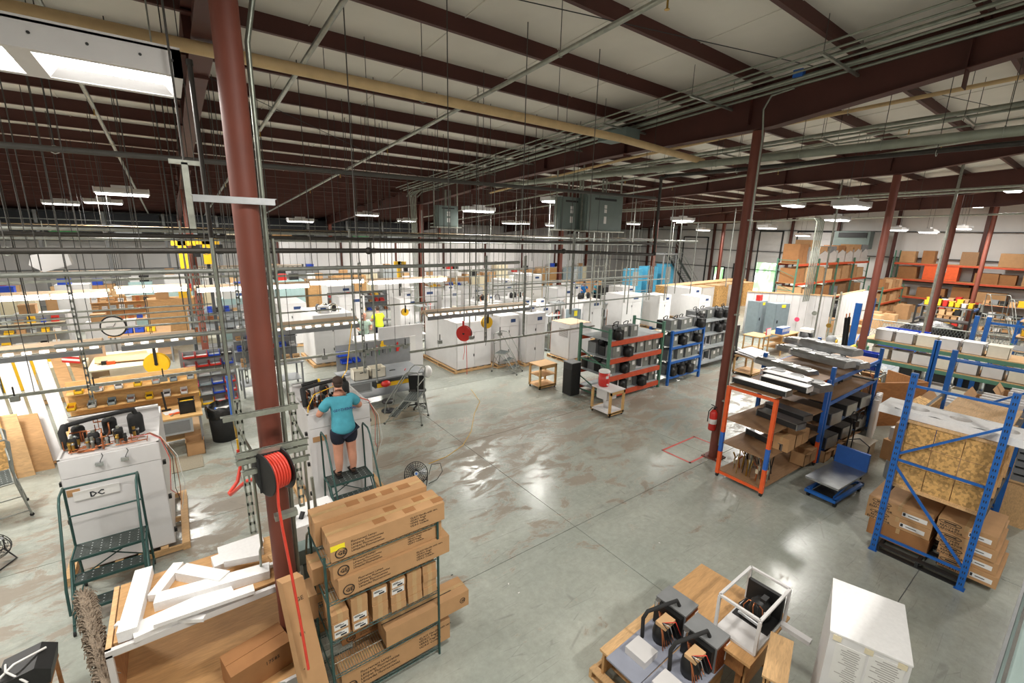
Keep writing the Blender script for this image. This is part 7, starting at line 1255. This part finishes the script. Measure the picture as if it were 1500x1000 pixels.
# gantry struts over the middle of the floor
for k, (y, z, x0, x1) in enumerate(((15.0, 2.9, 9.5, 22), (17.5, 2.8, 10, 24), (20.2, 2.9, 9, 26), (13.2, 3.3, 9, 18), (22.8, 3.0, 8, 26))):
    t = thing('strut_gantry', 'hanging strut gantry over the white units, %s row from the front' % ORD[(3, 1, 2, 0, 4).index(k) if k in (3, 1, 2, 0, 4) else k], 'gantry', ((x0 + x1) / 2, y, z), 0, 'strut gantries over the white units')
    part('gantry_rail', G().bar((x0, y, z), (x1, y, z), .05, .05, 'galv_dull'), t, world=True); part('gantry_rail', G().bar((x0, y, z - .9), (x1, y, z - .9), .03, .03, 'galv_dull'), t, world=True)
    n = int((x1 - x0) / 1.6)
    for i in range(n + 1): x = x0 + (x1 - x0) * i / n; part('gantry_drop', G().bar((x, y + .03, z - 1.1), (x, y + .03, z + .5), .035, .035, 'galv').cyl((x, y, z + .5), (x, y, roof_z(y) - .01), .01, n=5, m='galv_dull'), t, world=True)
# white back partition with posts along the middle of the far side
t = thing('partition', 'long white partition wall behind the far units', 'partition', (20, 36.2, 0))
for k in range(14): part('partition_panel', G().bb((-14 + k * 2.2, 0, 0), (-14 + k * 2.2 + 2.17, .08, 4.4), 'white_sheet'), t)
for k in range(7): part('partition_post', G().bb((-14 + k * 4.4, -.1, 0), (-14 + k * 4.4 + .12, 0, 4.5), 'maroon'), t)
# clutter on the aisle side of the far right: cartons and totes on the floor behind the totes shelving
rnd = random.Random(77)
for k in range(60):
    x = 23 + rnd.random() * 8; y = -1.5 + rnd.random() * 4.5
    if (abs(x - 26) < .9 and y > 2) or x > 27.2 or (x < 25.7 and y > -1.3): continue
    m = rnd.choice(('carton', 'carton_dark', 'white_paint', 'gray', 'carton_light')); d = (rnd.uniform(.4, .8), rnd.uniform(.4, .7), rnd.uniform(.3, .9))
    carton((x, y, 0), d, '%s box on the floor at far right, %s of the scatter' % ({'carton': 'brown', 'carton_dark': 'dark brown', 'white_paint': 'white', 'gray': 'gray', 'carton_light': 'tan'}[m], ORD[k]), 'boxes scattered at far right', rz=rnd.random() * .3, m=m)
for s, z in enumerate((.2, .95, 1.7)):
    for k in range(9): stock(38.6 + k * .0 - .0, 8.6 - k * .0, 0, .01, .01, .01, '', 'carton') if False else None
rack('pallet_rack', 'low racking of brown cartons left of the right wall posts', 38.8, 43.6, 9.6, 10.4, 2.2, (.1, 1.05, 1.95), 'green_rack', 'beam_orange', 'ply')
for s, z in enumerate((.12, 1.07, 1.97)):
    for k in range(6): stock(39.3 + k * .78, 10.0, z, .62, .6, rnd.uniform(.4, .75), 'brown stack, %s level of the low racking, %s from left' % (('floor', 'middle', 'top')[s], ORD[k]), rnd.choice(('carton', 'carton_dark', 'carton_light')), group='stacks on the low racking')
# ---------------------------------------------------------------- small things seen in the foreground and left bays
rnd = random.Random(5)
solo('foam_strip', 'long thin foam offcut lying across the cart front', 'foam', G().bar(at(225, 912, 1.22), at(372, 862, 1.16), .12, .04, 'foam'), 'foam strips on the near cart')
solo('foam_strip', 'foam block under the wide far one', 'foam', G().bar(at(320, 812, 1.1), at(385, 790, 1.1), .2, .08, 'foam'), 'foam strips on the near cart')
solo('plywood_offcut', 'plywood offcut lying at the right end of the foam cart', 'board', G().prism([at(392, 815, 1.125), at(425, 800, 1.125), at(432, 840, 1.125), at(412, 838, 1.125)], (0, 0, .02), 'pine'))
for k, (px, py) in enumerate(((760, 868), (745, 855), (966, 795), (662, 842), (712, 748), (1290, 905))): p = at(px, py, 0); solo('paper_scrap', 'tiny scrap on the open floor, %s from the shelving' % ORD[k], 'litter', G().box((0, 0, .003), (.03, .015, .004), 'label' if k != 3 else 'dark', rz=k), 'tiny scraps on the floor', loc=(p.x, p.y, 0))
# things on the wooden bench and the shelf edges
for k in range(8): x = -2.0 + k * .26; solo('hand_tool', 'small tool lying on the wooden bench top, %s from the left' % ORD[k], 'tool', G().bar((-.07, 0, .012), (.07, .02, .012), .02, .02, ('black', 'red', 'steel', 'yellow')[k % 4]).box((.07, .02, .015), (.03, .04, .02), 'steel'), 'tools on the wooden bench top', loc=(x, 12.25 + .12 * (k % 3), .9), rz=k * .7)
for k in range(5): x = 4.0 + k * .35; solo('hand_tool', 'small tool lying on the gray bench top, %s from the left' % ORD[k], 'tool', G().bar((-.09, 0, .012), (.09, .02, .012), .02, .02, ('black', 'red', 'steel')[k % 3]), 'tools on the gray bench top', loc=(x, 12.75 + .15 * (k % 2), .9), rz=k)
solo('waste_bag', 'white bag hanging at the corner of the gray bench', 'bag', G().ball((0, 0, 0), (.14, .16, .2), 'label', 10, 6), loc=(5.98, 12.35, .85))
solo('dust_pan', 'gray sheet lying on the floor behind the near unit at centre', 'sheet', G().bb((-.25, -.25, 0), (.25, .25, .006), 'gray'), loc=(3.1, 12.6, 0))
# chains of hooks over the left bays: small blocks under the rails
for k in range(12):
    x = -3.6 + k * 1.05; z = 2.3; solo('hanging_outlet', 'gray outlet box hung under the bench strut, %s from the left' % ORD[k], 'outlet', G().box((0, 0, 0), (.12, .08, .1), 'galv_dull').bar((0, 0, .05), (0, 0, .22), .02, .02, 'black'), 'outlet boxes under the bench strut', loc=(x, 11.25, z - .25))
# pipe stands and fittings on the enclosure and gate
for k in range(4): solo('gauge', 'small gauge or valve on the white enclosure wall, %s from the left' % ORD[k], 'gauge', G().cyl((0, -.05, 0), (0, 0, 0), .12, n=12, m=('black', 'pink', 'galv', 'brass', 'black')[k]), loc=(26.2 + k * .42, 10.6 - k * .62, (1.7, 1.0, 1.4, .8, 1.2)[k]), rz=-.95)
# right aisle: loose items seen past the lift table
t = thing('white_tote_stack', 'grayish tote standing on the carton behind the lift table', 'tote', (13.1, 3.0, 0)); part('tote_body', G().bb((-.3, -.2, 0), (.3, .2, .35), 'plastic_tub'), t); part('tote_lid', G().bb((-.32, -.22, .35), (.32, .22, .38), 'plastic_tub'), t)
for k in range(6): solo('sheet_bundle', 'white rolled sheet standing by the tube rack, %s from the aisle' % ORD[k], 'sheet', G().cyl((0, 0, 0), (.05, .02, 1.05), .07, n=10, m='white_sheet'), 'white rolls by the tube rack', loc=(14.5 + .17 * k, 3.2 + .03 * k, 0))
# stacked metal profiles below the crate at the far side of the blue rack
for k in range(6): solo('metal_profile', 'gray metal profile stacked right of the blue rack, %s from the bottom' % ORD[k], 'profile', G().bb((-.9, -.14, 0), (.9, .14, .1), 'gray').bb((-.9, -.14, .1), (.9, -.12, .13), 'galv').bb((-.9, .12, .1), (.9, .14, .13), 'galv'), 'metal profiles right of the blue rack', loc=(12.9, .35, .9 + k * .14))
t = thing('profile_stand', 'pine stand under the metal profiles', 'stand', (12.9, .35, 0)); part('stand_top', G().bb((-.9, -.2, .86), (.9, .2, .9), 'pine'), t)
for x in (-.85, .8): part('leg', G().bb((x, -.2, 0), (x + .05, .2, .86), 'pine'), t)
# posts rising behind: slender unistrut poles right of centre
for k, (px, py) in enumerate(((1390, 250), (1214, 300), (1330, 280))):
    x, y = ((22.0, 4.0), (21.5, 7.3), (25.5, 4.6))[k]; solo('slender_post', 'slender gray strut post rising to the roof at right, %s from the middle column' % ORD[(2, 0, 1)[k]], 'post', G().bar((0, 0, 0), (0, 0, roof_z(y) - .02), .05, .05, 'galv'), 'slender strut posts at right', loc=(x, y, 0))
# loose control boxes, hoses and open frames among the white units
rnd = random.Random(41)
for k, (x, y, z, H) in enumerate(((11.3, 13.9, 2.09, 0), (4.4, 18.0, 1.99, 0), (12.9, 19.2, 1.75, 0), (15.0, 20.2, 1.64, 0), (8.6, 15.9, 1.89, 0), (14.2, 16.7, 1.79, 0), (9.3, 21.3, 1.84, 0), (16.5, 22.9, 2.04, 0), (22.2, 18.4, 1.44, 0), (12.3, 22.4, 1.94, 0))):
    t = thing('control_box', 'small white control box with a dark display on a white unit, %s of the set' % ORD[k], 'control box', (x, y, z), rnd.uniform(-.5, .5), 'control boxes on the white units')
    part('box_shell', G().prism([(-.22, -.12, 0), (.22, -.12, 0), (.2, -.08, .26), (-.2, -.08, .26)], (0, .2, 0), 'white_sheet'), t); part('display', G().bb((-.1, -.135, .12), (.1, -.11, .2), 'blue_ink'), t)
    part('hose_loop', G().tube([(.2, .05, .05), (.35, .05, .3), (.5, .1, .25), (.55, .1, 0)], .02, n=6, m=('label', 'cream', 'black')[k % 3]), t)
for k, (x, y) in enumerate(((10.0, 16.6), (13.4, 15.0), (15.9, 17.3), (18.9, 16.9), (21.4, 16.9), (9.4, 19.6), (12.0, 15.2))):
    t = thing('open_frame', 'open steel frame of coils and pipes between the white units, %s of the group' % ORD[k], 'frame', (x, y, 0), rnd.uniform(-.1, .1), 'open frames between the white units'); h = 1.5 + .1 * (k % 3)
    for a in (-.4, .36):
        for b in (-.3, .26): part('frame_post', G().bb((a, b, 0), (a + .04, b + .04, h), 'galv'), t)
    for z in (.1, h * .5, h): part('frame_shelf', G().bb((-.4, -.3, z - .03), (.4, .3, z), 'lgray'), t)
    part('coil_block', G().bb((-.3, -.2, .1), (.3, .25, h * .4), 'sheet_steel'), t); part('tank', G().lathe([(0, 0), (.14, 0), (.15, .35), (.07, .45), (0, .45)], 'black', 12, (0, 0, h * .5)), t)
    for j in range(5): a = rnd.uniform(-.35, .3); part('pipe_line', G().tube([(a, -.28, .1), (a, -.3, h * .7), (a + .15, -.2, h + .15), (a + .2, .1, h)], .014, n=6, m=('copper', 'label', 'black', 'galv', 'hose_red')[j]), t)
# fuller stock in the far right corner
rnd = random.Random(63)
for s, z in enumerate((0, 1.23, 2.53, 3.72)):
    for k, y in enumerate((10.1, 8.9, 7.2, 6.7, 4.6, 1.9)):
        if (s == 2 and 6.5 < y < 9.4) or (s, k) in ((3, 4), (3, 5), (1, 1), (2, 0), (0, 3), (1, 4), (3, 2), (1, 2)): continue
        stock(45.65, y, z, .8, rnd.uniform(.7, 1.0), rnd.uniform(.5, .95), 'carton stack on the right wall racking, %s level, %s from the left corner' % (('floor', 'lowest', 'middle', 'top')[s], ORD[k]), rnd.choice(('carton', 'carton_dark', 'carton_light', 'hardboard')), group='stacks on the right wall racking')
for k, (x, y, h) in enumerate(((36.5, 6.0, 1.7), (36.5, 3.6, 1.9), (39.5, 6.2, 1.6), (34.0, 1.6, 1.7), (38.5, 1.2, 1.8))):
    rack('shelving_unit', 'gray parts shelving in the far right corner, %s from the fence' % ORD[k], x, x + 1.0, y - .9, y + .9, h, (.4, h * .6, h - .05), 'galv_dull', 'gray', 'carton_light', braces=False, bh=.05)
    for s, z in enumerate((.42, h * .6 + .02, h - .03)):
        for j in range(5): m = rnd.choice(('yellow', 'carton', 'white_paint', 'carton_light', 'gray', 'red', 'black')); tub(x + .3, y + .7 - j * .34, z, .4, .28, rnd.uniform(.15, .34), m, '%s box, %s shelf, %s along, %s corner shelving' % ({'yellow': 'yellow', 'carton': 'brown', 'white_paint': 'white', 'carton_light': 'tan', 'gray': 'gray', 'red': 'red', 'black': 'black'}[m], ('low', 'middle', 'top')[s], ORD[j], ORD[k]), name='parts_box', group='boxes on the corner shelving')
for k in range(8): x = 31.5 + k * 1.5; carton((x, 8.6 + .5 * (k % 2), 0), (rnd.uniform(.6, 1.0), .7, rnd.uniform(.4, 1.1)), 'carton on the floor toward the right wall racking, %s from the fence' % ORD[k], 'cartons toward the right wall', m=rnd.choice(('carton', 'carton_dark', 'carton_light')))
# coils and rolls on the shelves behind the lift table
for k in range(5): coil((22.9, 1.0 + k * .8, .02), .7, .5, .4 + .1 * (k % 2), 'dark coil block on the floor behind the tote shelving, %s from the right' % ORD[k], R(90), group='coil blocks behind the tote shelving')
